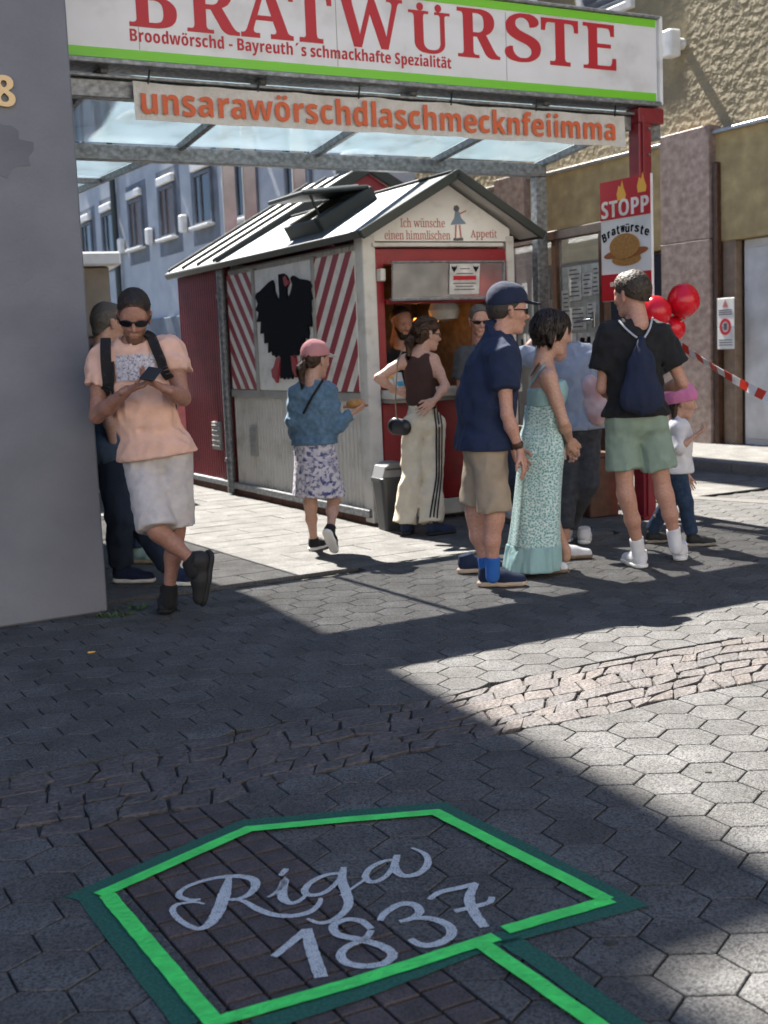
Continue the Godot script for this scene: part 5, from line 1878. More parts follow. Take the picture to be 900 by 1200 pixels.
func hand_field(curl: float, spread := 1.0) -> Field:      # wrist at the origin, fingers along -y, palm faces +z, thumb on +x
	var f := Field.new()
	var Z := Vector3(0, 0, 1)
	f.cap(Vector3(0, 0.045, 0), Vector3(0, -0.02, 0), 0.027, 0.026, 0.01, Z, 0.8)
	f.cap(Vector3(-0.014, -0.03, 0), Vector3(-0.024, -0.085, 0), 0.024, 0.020, 0.012, Z, 0.62)
	f.cap(Vector3(0.014, -0.03, 0), Vector3(0.022, -0.088, 0), 0.024, 0.020, 0.012, Z, 0.62)
	f.cap(Vector3(0.022, -0.025, 0.006), Vector3(0.038, -0.055, 0.014), 0.016, 0.013, 0.012)
	for k in 4:
		var p := Vector3(-0.0335 + k * 0.0215, -0.090 - [0.0, 0.006, 0.008, 0.004][k], 0)
		var l: float = [0.062, 0.078, 0.084, 0.074][k]
		var an := 0.15
		var out := (k - 1.5) * 0.05 * spread
		for s in 3:
			an += curl * [0.55, 1.0, 0.7][s]
			var d: Vector3 = Vector3(out, -cos(an), sin(an)).normalized() * l * [0.46, 0.31, 0.25][s]
			f.cap(p, p + d, [0.0092, 0.0085, 0.0078][s], [0.0085, 0.0078, 0.0068][s], 0.004)
			p += d
	var q := Vector3(0.038, -0.052, 0.013)
	for s in 2:
		var d: Vector3 = [Vector3(0.020, -0.028, 0.012 + curl * 0.012), Vector3(0.004 - curl * 0.008, -0.026, 0.006 + curl * 0.012)][s]
		f.cap(q, q + d, [0.0115, 0.0100][s], [0.0100, 0.0080][s], 0.004)
		q += d
	return f


func shoe_fields() -> Array:      # [upper, sole]; toe towards +z, ground at y = 0, ankle above the origin
	var u := Field.new()
	u.cap(Vector3(0, 0.056, -0.050), Vector3(0, 0.050, 0.05), 0.042, 0.043, 0.03)
	u.cap(Vector3(-0.008, 0.045, 0.05), Vector3(-0.006, 0.036, 0.145), 0.043, 0.036, 0.03)
	u.cap(Vector3(0, 0.07, -0.040), Vector3(0, 0.112, -0.045), 0.045, 0.046, 0.03).cut(Vector3(0, 0.118, -0.04), Vector3(0, 1, -0.25))
	u.cap(Vector3(0, 0.088, 0.015), Vector3(0, 0.062, 0.085), 0.022, 0.020, 0.02, Vector3.UP, 0.6)
	u.trim(Vector3(0, 0.024, 0), Vector3.DOWN)
	var s := Field.new()
	s.cap(Vector3(0, 0.018, -0.055), Vector3(0, 0.018, 0.04), 0.049, 0.045, 0.02, Vector3.UP, 0.60)
	s.cap(Vector3(-0.004, 0.018, 0.04), Vector3(-0.005, 0.020, 0.145), 0.048, 0.043, 0.02, Vector3.UP, 0.55)
	s.trim(Vector3(0, 0.002, 0), Vector3.DOWN)
	s.trim(Vector3(0, 0.031, 0), Vector3.UP)
	return [u, s]


func cloth_mat(c: Color, pattern: Texture2D = null, per := 3.0) -> StandardMaterial3D:
	var m := mat(c, 0.92)
	if pattern:
		patterned(m, pattern, per)
	else:
		patterned(m, M.cloth_var, 2.0)
	m.normal_enabled = true
	m.normal_texture = M.fibre
	m.normal_scale = 0.35
	m.rim_enabled = true
	m.rim = 0.15
	m.rim_tint = 0.6
	return m


func face_dir(deg: float) -> Vector3:      # 0 looks at the viewer, 90 to the right, 180 away
	return Vector3(sin(deg_to_rad(deg)), 0, cos(deg_to_rad(deg)))


func make_person(d: Dictionary) -> Dictionary:
	var z: float = d.z
	var s: float = d.get("s", 1.0)
	var P := {}
	for k in d.J:
		P[k] = at_z(d.J[k][0], d.J[k][1], z + d.J[k][2])
	for e in d.get("shoes", []):      # ankles sit in their shoes
		var into: Vector3 = e[0] * Vector3(0, 0.105, -0.043)
		var near := "anl" if P.anl.distance_to(into) < P.anr.distance_to(into) else "anr"
		if P[near].distance_to(into) < 0.3:
			P[near] = into
	var root := thing("person", d.label, "person", Transform3D(Basis(), Vector3(P.waist.x, 0, z)))
	var off := Transform3D(Basis(), -root.position)      # parts are made in world places and hung under the person
	var fwd := face_dir(d.turn)
	var hy: Array = d.head
	var hs: float = d.get("head_size", 1.0)
	var hb := Basis(UP, deg_to_rad(hy[0])) * Basis(Vector3.RIGHT, deg_to_rad(hy[1])) * Basis(Vector3(0, 0, 1), deg_to_rad(hy[2] if hy.size() > 2 else 0.0))
	var hx := Transform3D(hb.scaled(Vector3.ONE * hs), P.head)
	var build: float = d.get("build", 1.0) * s * 0.97      # girth
	var mid: Vector3 = (P.shl + P.shr) * 0.5
	var pel: Vector3 = (P.hipl + P.hipr) * 0.5
	var chest: Vector3 = mid.lerp(P.waist, 0.38)
	# skin
	var b := Field.new()
	b.cap(mid + Vector3(0, 0.05 * s, 0), P.head + hb * Vector3(0, -0.09, -0.03) * hs, 0.056 * s, 0.052 * s, 0.03)
	b.cap(P.shl.lerp(mid, 0.15), P.shr.lerp(mid, 0.15), 0.058 * build, 0.058 * build, 0.05)
	b.cap(mid, chest, 0.10 * build, 0.135 * build, 0.06, fwd, 0.68)
	b.cap(chest, P.waist, 0.135 * build, 0.118 * build, 0.05, fwd, 0.70)
	b.cap(P.waist, pel, 0.118 * build, 0.135 * build, 0.05, fwd, 0.75)
	for e in ["l", "r"]:
		var sh: Vector3 = P["sh" + e]
		var el: Vector3 = P["el" + e]
		var wr: Vector3 = P["wr" + e]
		var thick: float = d.get("arm", 1.0) * s * 0.94
		b.cap(sh, sh.lerp(el, 0.5), 0.056 * thick, 0.047 * thick, 0.035)
		b.cap(sh.lerp(el, 0.5), el, 0.047 * thick, 0.038 * thick, 0.02)
		b.cap(el, el.lerp(wr, 0.35), 0.038 * thick, 0.041 * thick, 0.015)
		b.cap(el.lerp(wr, 0.35), wr, 0.041 * thick, 0.026 * thick, 0.02)
		var hip: Vector3 = P["hip" + e]
		var kn: Vector3 = P["kn" + e]
		var an: Vector3 = P["an" + e]
		var leg: float = d.get("leg", 1.0) * s * 0.95
		b.cap(hip, kn, 0.082 * leg, 0.055 * leg, 0.03)
		b.cap(kn, kn.lerp(an, 0.15), 0.056 * leg, 0.052 * leg, 0.03)
		b.cap(kn.lerp(an, 0.12) - fwd * 0.012, kn.lerp(an, 0.45) - fwd * 0.016, 0.048 * leg, 0.053 * leg, 0.04)
		b.cap(kn.lerp(an, 0.45) - fwd * 0.008, an, 0.049 * leg, 0.035 * leg, 0.03)
		b.cap(an, an + Vector3(0, -0.05 * s, 0), 0.035 * leg, 0.036 * leg, 0.02)
	var extra := [[T.head, hx]]
	for e in ["l", "r"]:
		var hd = d.get("hand" + e)
		if hd == null:
			hd = ["relaxed", fwd.cross(UP) * (1.0 if e == "l" else -1.0), 1.0 if e == "l" else -1.0]
		var wr: Vector3 = P["wr" + e]
		var dir: Vector3 = (wr - P["el" + e]).normalized()
		if hd.size() > 3:
			dir = hd[3].normalized()
		var y := -dir
		var zz: Vector3 = (hd[1] - y * hd[1].dot(y)).normalized()
		var x: Vector3 = y.cross(zz) * hd[2]
		extra.append([T["hand_" + hd[0]], Transform3D(Basis(x, y, zz) * (0.98 * s), wr + dir * 0.012)])
	cloth("body", b, 0.0125 * maxf(s, 0.8), d.skin, root, extra, off)
	# shoes
	for e in d.get("shoes", []):
		var xf: Transform3D = e[0]
		var up: Material = e[1]
		var so: Material = e[2]
		var shoe := MeshInstance3D.new()
		shoe.name = "shoe"
		root.add_child(shoe, true)
		shoe.transform = off * xf
		jobs_after.append([shoe, T.shoe, up, Transform3D()])
		var sole := MeshInstance3D.new()
		sole.name = "sole"
		shoe.add_child(sole, true)
		jobs_after.append([sole, T.sole, so, Transform3D()])
		if e.size() > 3 and e[3]:
			var laces := Geo.new()
			for k in 4:
				laces.tube([Vector3(-0.022, 0.098 - k * 0.008, 0.018 + k * 0.020), Vector3(0.0, 0.108 - k * 0.009, 0.021 + k * 0.020), Vector3(0.022, 0.098 - k * 0.008, 0.018 + k * 0.020)], [0.0035], 5)
			put("laces", laces, e[3], shoe)
	# socks
	for e in d.get("socks", []):
		var an: Vector3 = P["an" + e[0]]
		var kn: Vector3 = P["kn" + e[0]]
		var f := Field.new()
		f.cap(an + Vector3(0, -0.06, 0), an.lerp(kn, e[1]), 0.043 * s, 0.045 * s, 0.02).cut(an.lerp(kn, e[1]), kn - an)
		cloth("sock", f, 0.009, e[2], root, [], off)
	return {"root": root, "P": P, "off": off, "fwd": fwd, "hx": hx, "hs": hs, "mid": mid, "chest": chest, "pel": pel, "s": s, "build": build, "z": z, "body": b}


var jobs_after := []


func top(q: Dictionary, m: Material, o := {}) -> Field:
	# shirt: loose torso, sleeves to a share of the upper arm (or beyond the elbow), cut at hem and neck
	var P: Dictionary = q.P
	var g: float = q.build * o.get("loose", 1.0)
	var f := Field.new()
	var fwd: Vector3 = q.fwd
	var deep: float = o.get("deep", 0.72)
	var belly: float = o.get("belly", 1.0)
	f.cap(P.shl.lerp(q.mid, 0.12), P.shr.lerp(q.mid, 0.12), 0.068 * g, 0.068 * g, 0.05)
	f.cap(q.mid + Vector3(0, -0.01, 0), q.chest, 0.115 * g, 0.152 * g, 0.06, fwd, deep)
	f.cap(q.chest, P.waist, 0.152 * g, 0.146 * g * belly, 0.05, fwd, deep)
	f.cap(P.waist, q.pel, 0.146 * g * belly, 0.158 * g, 0.05, fwd, deep + 0.05)
	f.cap(q.pel, q.pel + (q.pel - P.waist).normalized() * 0.15, 0.160 * g, 0.165 * g, 0.05, fwd, deep + 0.05)
	if o.get("hem", 0.0) < 0.15:
		f.cap(P.hipl, P.hipr, 0.118 * q.s, 0.118 * q.s, 0.06, fwd, 1.12)
	var sl: float = o.get("sleeve", 0.6)
	for e in ["l", "r"]:
		if sl <= 0.0:
			break
		var a: Vector3 = P["sh" + e]
		var b: Vector3 = P["el" + e]
		var c: Vector3 = P["wr" + e]
		var w: float = o.get("sleeve_wide", 0.075) * q.s
		if sl <= 1.0:
			var end := a.lerp(b, sl)
			f.cap(a, end, w * 0.95, w, 0.04).cut(end, b - a)
		else:
			f.cap(a, b, w, w * 0.82, 0.03)
			var end := b.lerp(c, sl - 1.0)
			f.cap(b, end, w * 0.82, w * 0.66, 0.02).cut(end, c - b)
	var hem: Vector3 = q.pel.lerp(P.waist, o.get("hem", 0.0))
	f.trim(hem, (q.pel - P.waist).normalized() * 0.4 + Vector3.DOWN * 0.6 + o.get("hem_tilt", Vector3.ZERO))
	var neck: Vector3 = q.mid + Vector3(0, o.get("neck", 0.075) * q.s, 0)
	if sl > 0.0:
		f.cap(q.mid + Vector3(0, 0.01, 0), neck + Vector3(0, 0.05, 0), 0.075 * q.s, 0.062 * q.s, 0.04)
		f.hollow(q.mid + UP * o.get("neck_up", 0.125) * q.s + fwd * 0.02, o.get("neck_open", 0.088) * q.s)
	else:
		f.trim(neck, UP + fwd * o.get("neck_tilt", 0.45))
	f.folds(o.get("seed", 1), -o.get("fold", 0.014), o.get("freq", 8.0), o.get("way", Vector3(1, 0.8, 1)), true)
	cloth(o.get("name", "shirt"), f, o.get("h", 0.0125), m, q.root, [], q.off)
	return f


func legs(q: Dictionary, m: Material, o := {}) -> Field:
	# trousers or shorts: to a share of the thigh (up to 1) or of the shin (1 to 2)
	var P: Dictionary = q.P
	var f := Field.new()
	var g: float = q.s * o.get("loose", 1.0)
	var fwd: Vector3 = q.fwd
	f.cap(P.waist.lerp(q.pel, 0.35), q.pel, 0.132 * q.build, 0.140 * q.build, 0.05, fwd, 0.80)
	var w: float = o.get("hip", 0.088) * g
	f.cap(P.hipl, P.hipr, w, w, 0.04, fwd, 1.2)
	f.cap(P.hipl - fwd * 0.03 * q.s, P.hipr - fwd * 0.03 * q.s, w * 0.96, w * 0.96, 0.04)
	var to: float = o.get("to", 2.0)
	for e in ["l", "r"]:
		var a: Vector3 = P["hip" + e]
		var b: Vector3 = P["kn" + e]
		var c: Vector3 = P["an" + e]
		var w0: float = o.get("thigh", 0.094) * g
		var j: float = o.get("join", 0.02)
		var w1: float = o.get("knee", 0.080) * g
		var w2: float = o.get("ankle", 0.064) * g
		if to <= 1.0:
			var end := a.lerp(b, to)
			f.cap(a, end, w0, w1, j).cut(end, o.get("hem", b - a))
		else:
			f.cap(a, b, w0, w1, j)
			var end := b.lerp(c, to - 1.0)
			f.cap(b, end, w1, w2, j).cut(end, c - b)
	f.trim(P.waist.lerp(q.pel, o.get("rise", 0.3)), UP)
	f.folds(o.get("seed", 2), -o.get("fold", 0.012), o.get("freq", 8.0), Vector3(1, 0.7, 1), true)
	cloth(o.get("name", "trousers"), f, o.get("h", 0.0125), m, q.root, [], q.off)
	return f


func hair(q: Dictionary, m: Material, o := {}) -> void:
	# cap of hair in the head's own axes, cut by a slanted hairline
	var f := Field.new()
	var t: float = o.get("thick", 0.010)
	f.cap(Vector3(0, 0.044, -0.030), Vector3(0, 0.044, 0.020), 0.083 + t, 0.077 + t, 0.02, Vector3.RIGHT, 0.92)
	f.cap(Vector3(0, 0.078, -0.02), Vector3(0, 0.075, 0.022), 0.052 + t, 0.05 + t, 0.04)
	f.cap(Vector3(0, 0.0, -0.045), Vector3(0, -0.045, -0.055), 0.066 + t * 0.7, 0.050 + t * 0.3, 0.03)
	var l := Field.new()
	for e in o.get("locks", []):
		l.cap(e[0], e[1], e[2], e[3], 0.02)
	if o.has("locks"):
		l.folds(5, 0.009, 40.0, Vector3(1, 0.25, 1))
		cloth("hair_lock", l, 0.006, m, q.root, [], q.off * q.hx)
		jobs[-1].strands = {"n": 700, "len": 0.05, "lift": 0.15, "along": Vector3(0, -1, 0), "loose": 0.4}
	if o.has("face"):
		f.hollow(Vector3(0, -0.02, 0.14), o.face)
	var n: Vector3 = o.get("line", Vector3(0, -0.72, 0.69))
	f.trim(o.get("at", Vector3(0, 0.075, 0.074)), n)
	if o.has("nape"):
		f.trim(Vector3(0, o.nape, 0), Vector3(0, -1, 0.0))
	f.folds(o.get("seed", 4), o.get("rough", 0.005), o.get("freq", 75.0), o.get("grain", Vector3(1, 0.12, 1)))
	cloth(o.get("name", "hair"), f, 0.005, m, q.root, [], q.off * q.hx)
	jobs[-1].strands = o.get("strands", {"n": 1500, "len": 0.014, "lift": 0.35, "along": Vector3(0, -0.5, -0.6)})


func ball_cap(q: Dictionary, m: Material, o := {}) -> void:
	var f := Field.new()
	f.cap(Vector3(0, 0.060, -0.026), Vector3(0, 0.060, 0.016), 0.098, 0.094, 0.02, Vector3.RIGHT, 0.93)
	f.cap(Vector3(0, 0.088, -0.02), Vector3(0, 0.086, 0.015), 0.074, 0.070, 0.03)
	f.trim(Vector3(0, 0.042, 0), Vector3(0, -1, 0.12))
	f.folds(8, 0.002, 20.0)
	cloth("cap", f, 0.006, m, q.root, [], q.off * q.hx)
	var v := Field.new()
	v.cap(Vector3(-0.028, 0.060, 0.085), Vector3(-0.022, 0.048, 0.150), 0.045, 0.034, 0.03, Vector3.UP, 0.16)
	v.cap(Vector3(0.028, 0.060, 0.085), Vector3(0.022, 0.048, 0.150), 0.045, 0.034, 0.03, Vector3.UP, 0.16)
	cloth("visor", v, 0.005, o.get("visor", m), q.root, [], q.off * q.hx)


func shades(q: Dictionary, m: Material, frame := false) -> void:
	var g := Geo.new()
	for s in [-1.0, 1.0]:
		var ring := PackedVector2Array()
		for k in 14:
			var a := TAU * k / 14
			ring.push_back(Vector2(cos(a) * 0.033, sin(a) * (0.019 if sin(a) < 0 else 0.014)))
		g.prism(ring, Transform3D(Basis(UP, s * 0.28), Vector3(s * 0.036, 0.006, 0.093)), 0.010, 0.003, true)
		g.tube([Vector3(s * 0.066, 0.011, 0.085), Vector3(s * 0.080, 0.013, 0.05), Vector3(s * 0.084, 0.012, -0.01), Vector3(s * 0.082, -0.005, -0.03)], [0.0042, 0.004, 0.0035, 0.0035], 6)
	g.tube([Vector3(-0.012, 0.012, 0.104), Vector3(0.012, 0.012, 0.104)], [0.004], 6)
	put("sunglasses", g, m, q.root, q.off * q.hx)


func strap(called: String, f: Field, px: Array, width: float, thick: float, m: Material, parent: Node3D, off: Transform3D, lift := 0.004) -> void:
	# a band laid over a garment along a line seen in the photograph
	var pts := []
	var nor := []
	var keep := f.amp
	f.amp = 0.0
	for i in range(0, px.size() - 2, 2):
		for k in 12:
			var t := k / 12.0
			var x := lerpf(px[i], px[i + 2], t)
			var y := lerpf(px[i + 1], px[i + 3], t)
			var p := f.trace(EYE, ray(x, y))
			if p != Vector3.ZERO:
				pts.append(p)
				nor.append(f.normal(p))
	f.amp = keep
	lift += absf(keep) * 0.75
	for turn in 3:
		for i in range(1, pts.size() - 1):
			pts[i] = (pts[i - 1] + pts[i] * 2.0 + pts[i + 1]) * 0.25
			nor[i] = (nor[i - 1] + nor[i] + nor[i + 1]).normalized()
	var g := Geo.new()
	for i in pts.size() - 1:
		var d: Vector3 = (pts[i + 1] - pts[i]).normalized()
		var a := []
		for j in [i, i + 1]:
			var n: Vector3 = nor[j]
			var s: Vector3 = d.cross(n).normalized() * width * 0.5
			a.append([pts[j] + n * lift - s, pts[j] + n * lift + s, pts[j] + n * (lift + thick) - s * 0.9, pts[j] + n * (lift + thick) + s * 0.9])
		g.quad(a[0][2], a[0][3], a[1][3], a[1][2])
		g.quad(a[0][0], a[0][2], a[1][2], a[1][0])
		g.quad(a[0][3], a[0][1], a[1][1], a[1][3])
	if g.v.size():
		put(called, g, m, parent, off)


func printed(called: String, f: Field, corners: Array, m: Material, parent: Node3D, off: Transform3D, lift := 0.003, n := 10) -> void:
	# a print that lies on a garment: corners are pixels, clockwise from the top left
	var g := Geo.new()
	var grid := []
	var keep := f.amp
	f.amp = 0.0
	lift += absf(keep) * 0.6
	for j in n + 1:
		for i in n + 1:
			var u := float(i) / n
			var v := float(j) / n
			var a: Vector2 = corners[0].lerp(corners[1], u).lerp(corners[3].lerp(corners[2], u), v)
			var p := f.trace(EYE, ray(a.x, a.y))
			grid.append(p + f.normal(p) * lift if p != Vector3.ZERO else p)
	f.amp = keep
	for j in n:
		for i in n:
			var a: Vector3 = grid[j * (n + 1) + i]
			var b: Vector3 = grid[j * (n + 1) + i + 1]
			var c: Vector3 = grid[(j + 1) * (n + 1) + i + 1]
			var e: Vector3 = grid[(j + 1) * (n + 1) + i]
			if a != Vector3.ZERO and b != Vector3.ZERO and c != Vector3.ZERO and e != Vector3.ZERO and a.distance_to(c) < 0.08:
				g.quad(a, e, c, b)
	if g.v.size():
		put(called, g, m, parent, off)


func on_ground(x: float, y: float, turn: float, size := 1.0) -> Transform3D:
	return Transform3D(Basis(UP, deg_to_rad(turn)).scaled(Vector3.ONE * size), gp(x, y) + Vector3(0, 0.001, 0))


func build_people() -> void:
	T.head = template(head_field(), 0.0055)
	T.hand_relaxed = template(hand_field(0.30), 0.0042)
	T.hand_grip = template(hand_field(0.62), 0.0042)
	T.hand_flat = template(hand_field(0.06, 2.2), 0.0042)
	var sf := shoe_fields()
	T.shoe = template(sf[0], 0.007)
	T.sole = template(sf[1], 0.007)
	var tan := patterned(mat(lin(0.37, 0.20, 0.15), 0.55), noise_tex(0.03, 60, Color(0.86, 0.80, 0.78), Color(1, 1, 1)), 6.0)
	tan.subsurf_scatter_enabled = true
	tan.subsurf_scatter_strength = 0.06
	var fair: StandardMaterial3D = tan.duplicate()
	fair.albedo_color = lin(0.56, 0.355, 0.27)
	var pink: StandardMaterial3D = tan.duplicate()
	pink.albedo_color = lin(0.53, 0.305, 0.23)
	var strands := noise_tex(0.08, 61, Color(0.5, 0.5, 0.5), Color(1, 1, 1), 256, 3)
	var hair_mat := func(r: float, g: float, b: float) -> StandardMaterial3D:
		var m := patterned(mat(lin(r, g, b), 0.65), strands, 9.0)
		m.uv1_scale = Vector3(14, 2.5, 14)
		return m
	var dark_hair: StandardMaterial3D = hair_mat.call(0.040, 0.024, 0.016)
	var brown_hair: StandardMaterial3D = hair_mat.call(0.085, 0.040, 0.020)
	var grey_hair: StandardMaterial3D = hair_mat.call(0.16, 0.145, 0.125)
	var black_glass := mat(lin(0.006, 0.006, 0.007), 0.12)
	var white_rubber := mat(lin(0.72, 0.71, 0.69), 0.6)
	var black_rubber := mat(lin(0.012, 0.012, 0.013), 0.7)
	var black_cloth := cloth_mat(lin(0.010, 0.010, 0.012))
	var navy_cloth := cloth_mat(lin(0.010, 0.020, 0.058))
	var denim := cloth_mat(lin(0.028, 0.062, 0.125), noise_tex(0.03, 62, Color(0.55, 0.6, 0.66), Color(1, 1, 1), 256, 5), 2.5)
	var dark_denim := cloth_mat(lin(0.012, 0.022, 0.045))
	var white_cloth := cloth_mat(lin(0.70, 0.70, 0.73))
	# 1 -- man in the peach T-shirt leaning on the house corner
	var q := make_person({"label": "man in a peach T-shirt and pale shorts leaning on the grey corner reading a phone", "z": -7.05, "turn": 4.0, "head": [8.0, 22.0, -3.0], "head_size": 1.10, "skin": tan, "arm": 1.12, "leg": 0.95, "build": 1.04,
		"J": {"head": [157, 372, 0.05], "shl": [121, 421, 0.0], "shr": [199, 412, 0.0], "ell": [113, 488, 0.05], "wrl": [150, 457, 0.26], "elr": [215, 467, 0.06], "wrr": [192, 455, 0.26], "waist": [171, 488, 0.0], "hipl": [166, 537, 0.0], "hipr": [203, 532, 0.0], "knl": [184, 622, 0.16], "anl": [230, 668, 0.13], "knr": [206, 618, 0.0], "anr": [198, 694, -0.02]},
		"handl": ["grip", Vector3(0.3, 0.55, 0.2), -1.0, Vector3(1.0, 0.28, 0.25)], "handr": ["grip", Vector3(-0.3, 0.5, 0.2), 1.0, Vector3(-0.8, 0.45, 0.3)],
		"shoes": [[on_ground(198, 713, 4.0, 1.1), black_rubber, black_rubber, black_cloth], [Transform3D(Basis(Vector3(-0.52, 0.10, -0.85).normalized(), Vector3(-0.83, 0.18, 0.53).normalized(), Vector3(0.21, -0.97, -0.11).normalized()).orthonormalized().scaled(Vector3.ONE * 1.1), at_z(246, 668, -6.98)), black_rubber, black_rubber, black_cloth]],
		"socks": [["r", 0.12, black_cloth], ["l", 0.12, black_cloth]]})
	var peach := cloth_mat(lin(0.74, 0.46, 0.36))
	var sh := top(q, peach, {"sleeve": 0.46, "hem": -0.02, "loose": 1.06, "belly": 0.98, "fold": 0.018, "sleeve_wide": 0.083, "neck": 0.06, "seed": 11, "hem_tilt": Vector3(0.02, 0, 0)})
	legs(q, cloth_mat(lin(0.56, 0.52, 0.49), noise_tex(0.02, 63, Color(0.84, 0.84, 0.88), Color(1, 1, 1), 256, 4), 3.0), {"to": 0.97, "name": "shorts", "thigh": 0.100, "knee": 0.106, "rise": 0.25, "fold": 0.010, "seed": 12})
	hair(q, dark_hair, {"thick": 0.005, "face": 0.124, "at": Vector3(0, 0.050, 0.0), "line": Vector3(0, -0.95, 0.05), "rough": 0.005, "freq": 120.0, "grain": Vector3.ONE})
	hair(q, patterned(mat(lin(0.15, 0.085, 0.062), 0.8), M.cloth_var, 6.0), {"thick": 0.003, "face": 0.121, "at": Vector3(0, -0.002, 0.0), "line": Vector3(0, -1.0, 0.45), "rough": 0.002, "freq": 120.0, "name": "cropped_sides"})
	shades(q, black_glass)
	var stubble := Field.new()
	stubble.cap(Vector3(0, -0.03, 0.020), Vector3(0, -0.062, 0.035), 0.0670, 0.0512, 0.03, Vector3.RIGHT, 0.92)
	stubble.cap(Vector3(-0.012, -0.098, 0.062), Vector3(0.012, -0.098, 0.062), 0.0188, 0.0188, 0.03)
	stubble.trim(Vector3(0, -0.046, 0.05), Vector3(0, 0.75, 0.45))
	cloth("stubble", stubble, 0.005, patterned(mat(lin(0.24, 0.125, 0.08), 0.8), M.speck, 6.0), q.root, [], q.off * q.hx)
	var palms := noise_tex(0.022, 64, Color(0.16, 0.12, 0.12), Color(1, 1, 1), 256, 3, FastNoiseLite.TYPE_SIMPLEX_SMOOTH, 0.36, Color(0.80, 0.76, 0.76))
	printed("printed_panel", sh, [Vector2(137, 417), Vector2(181, 414), Vector2(184, 444), Vector2(139, 447)], patterned(mat(lin(0.62, 0.63, 0.68), 0.9), palms, 9.0), q.root, q.off)
	var pack := thing("backpack", "black backpack worn by the man leaning on the house corner", "backpack", q.root.transform)
	strap("strap", sh, [124, 399, 124, 420, 125, 440, 128, 462], 0.058, 0.014, black_cloth, pack, q.off)
	strap("strap", sh, [171, 391, 180, 402, 190, 420, 197, 440], 0.055, 0.014, black_cloth, pack, q.off)
	strap("strap_cord", sh, [134, 424, 136, 440, 134, 455, 141, 478], 0.016, 0.008, black_cloth, pack, q.off)
	boxed("bag", q.chest + Vector3(0.0, -0.05, -0.24) - q.root.position, Vector3(0.30, 0.46, 0.16), black_cloth, pack, 0.05)
	var phone := thing("phone", "black smartphone held in both hands by the leaning man", "phone", Transform3D(Basis(UP, 0.35) * Basis(Vector3.RIGHT, -1.15) * Basis(Vector3(0, 0, 1), -0.5), at_z(177, 438, -6.70)))
	boxed("case", Vector3.ZERO, Vector3(0.080, 0.155, 0.012), black_rubber, phone, 0.005)
	boxed("screen", Vector3(0, 0, -0.0068), Vector3(0.072, 0.145, 0.002), black_glass, phone, 0.0)
	# 2 and 3 -- two people behind him, mostly hidden
	q = make_person({"label": "grey haired man in a blue T-shirt and jeans behind the leaning man", "z": -8.25, "turn": 110.0, "head": [125.0, 5.0], "skin": fair,
		"J": {"head": [127, 380, 0.0], "shl": [112, 421, -0.15], "shr": [134, 423, 0.15], "ell": [110, 480, -0.2], "wrl": [128, 520, -0.2], "elr": [126, 482, 0.22], "wrr": [133, 522, 0.18], "waist": [124, 484, 0.0], "hipl": [126, 530, -0.1], "hipr": [130, 530, 0.1], "knl": [158, 600, -0.1], "anl": [206, 668, -0.05], "knr": [140, 605, 0.1], "anr": [142, 670, 0.05]},
		"shoes": [[on_ground(150, 683, 78.0, 1.05), navy_cloth, white_rubber, null], [on_ground(212, 686, 84.0, 1.05), navy_cloth, white_rubber, null]]})
	top(q, cloth_mat(lin(0.055, 0.085, 0.125)), {"sleeve": 0.6, "hem": -0.3, "seed": 21, "h": 0.016})
	legs(q, dark_denim, {"to": 1.93, "seed": 22, "h": 0.015, "thigh": 0.11, "knee": 0.088, "ankle": 0.078})
	hair(q, grey_hair, {"thick": 0.005, "rough": 0.005, "freq": 110.0, "grain": Vector3.ONE})
	q = make_person({"label": "person in blue jeans and mint sneakers hidden behind the leaning man", "z": -9.0, "turn": 95.0, "head": [95.0, 10.0], "skin": fair, "s": 0.93,
		"J": {"head": [152, 392, 0.0], "shl": [146, 428, -0.14], "shr": [146, 429, 0.14], "ell": [146, 478, -0.2], "wrl": [160, 505, -0.2], "elr": [144, 480, 0.2], "wrr": [156, 510, 0.18], "waist": [148, 485, 0.0], "hipl": [150, 520, -0.08], "hipr": [150, 522, 0.08], "knl": [156, 585, -0.08], "anl": [185, 642, -0.08], "knr": [154, 588, 0.08], "anr": [160, 648, 0.06]},
		"shoes": [[on_ground(168, 660, 80.0), cloth_mat(lin(0.30, 0.42, 0.40)), cloth_mat(lin(0.40, 0.32, 0.20)), null], [on_ground(190, 655, 85.0), black_cloth, black_rubber, null]]})
	top(q, dark_denim, {"sleeve": 1.8, "hem": -0.2, "seed": 31, "h": 0.016})
	legs(q, denim, {"to": 1.9, "seed": 32, "h": 0.015})
	hair(q, brown_hair, {"thick": 0.012})
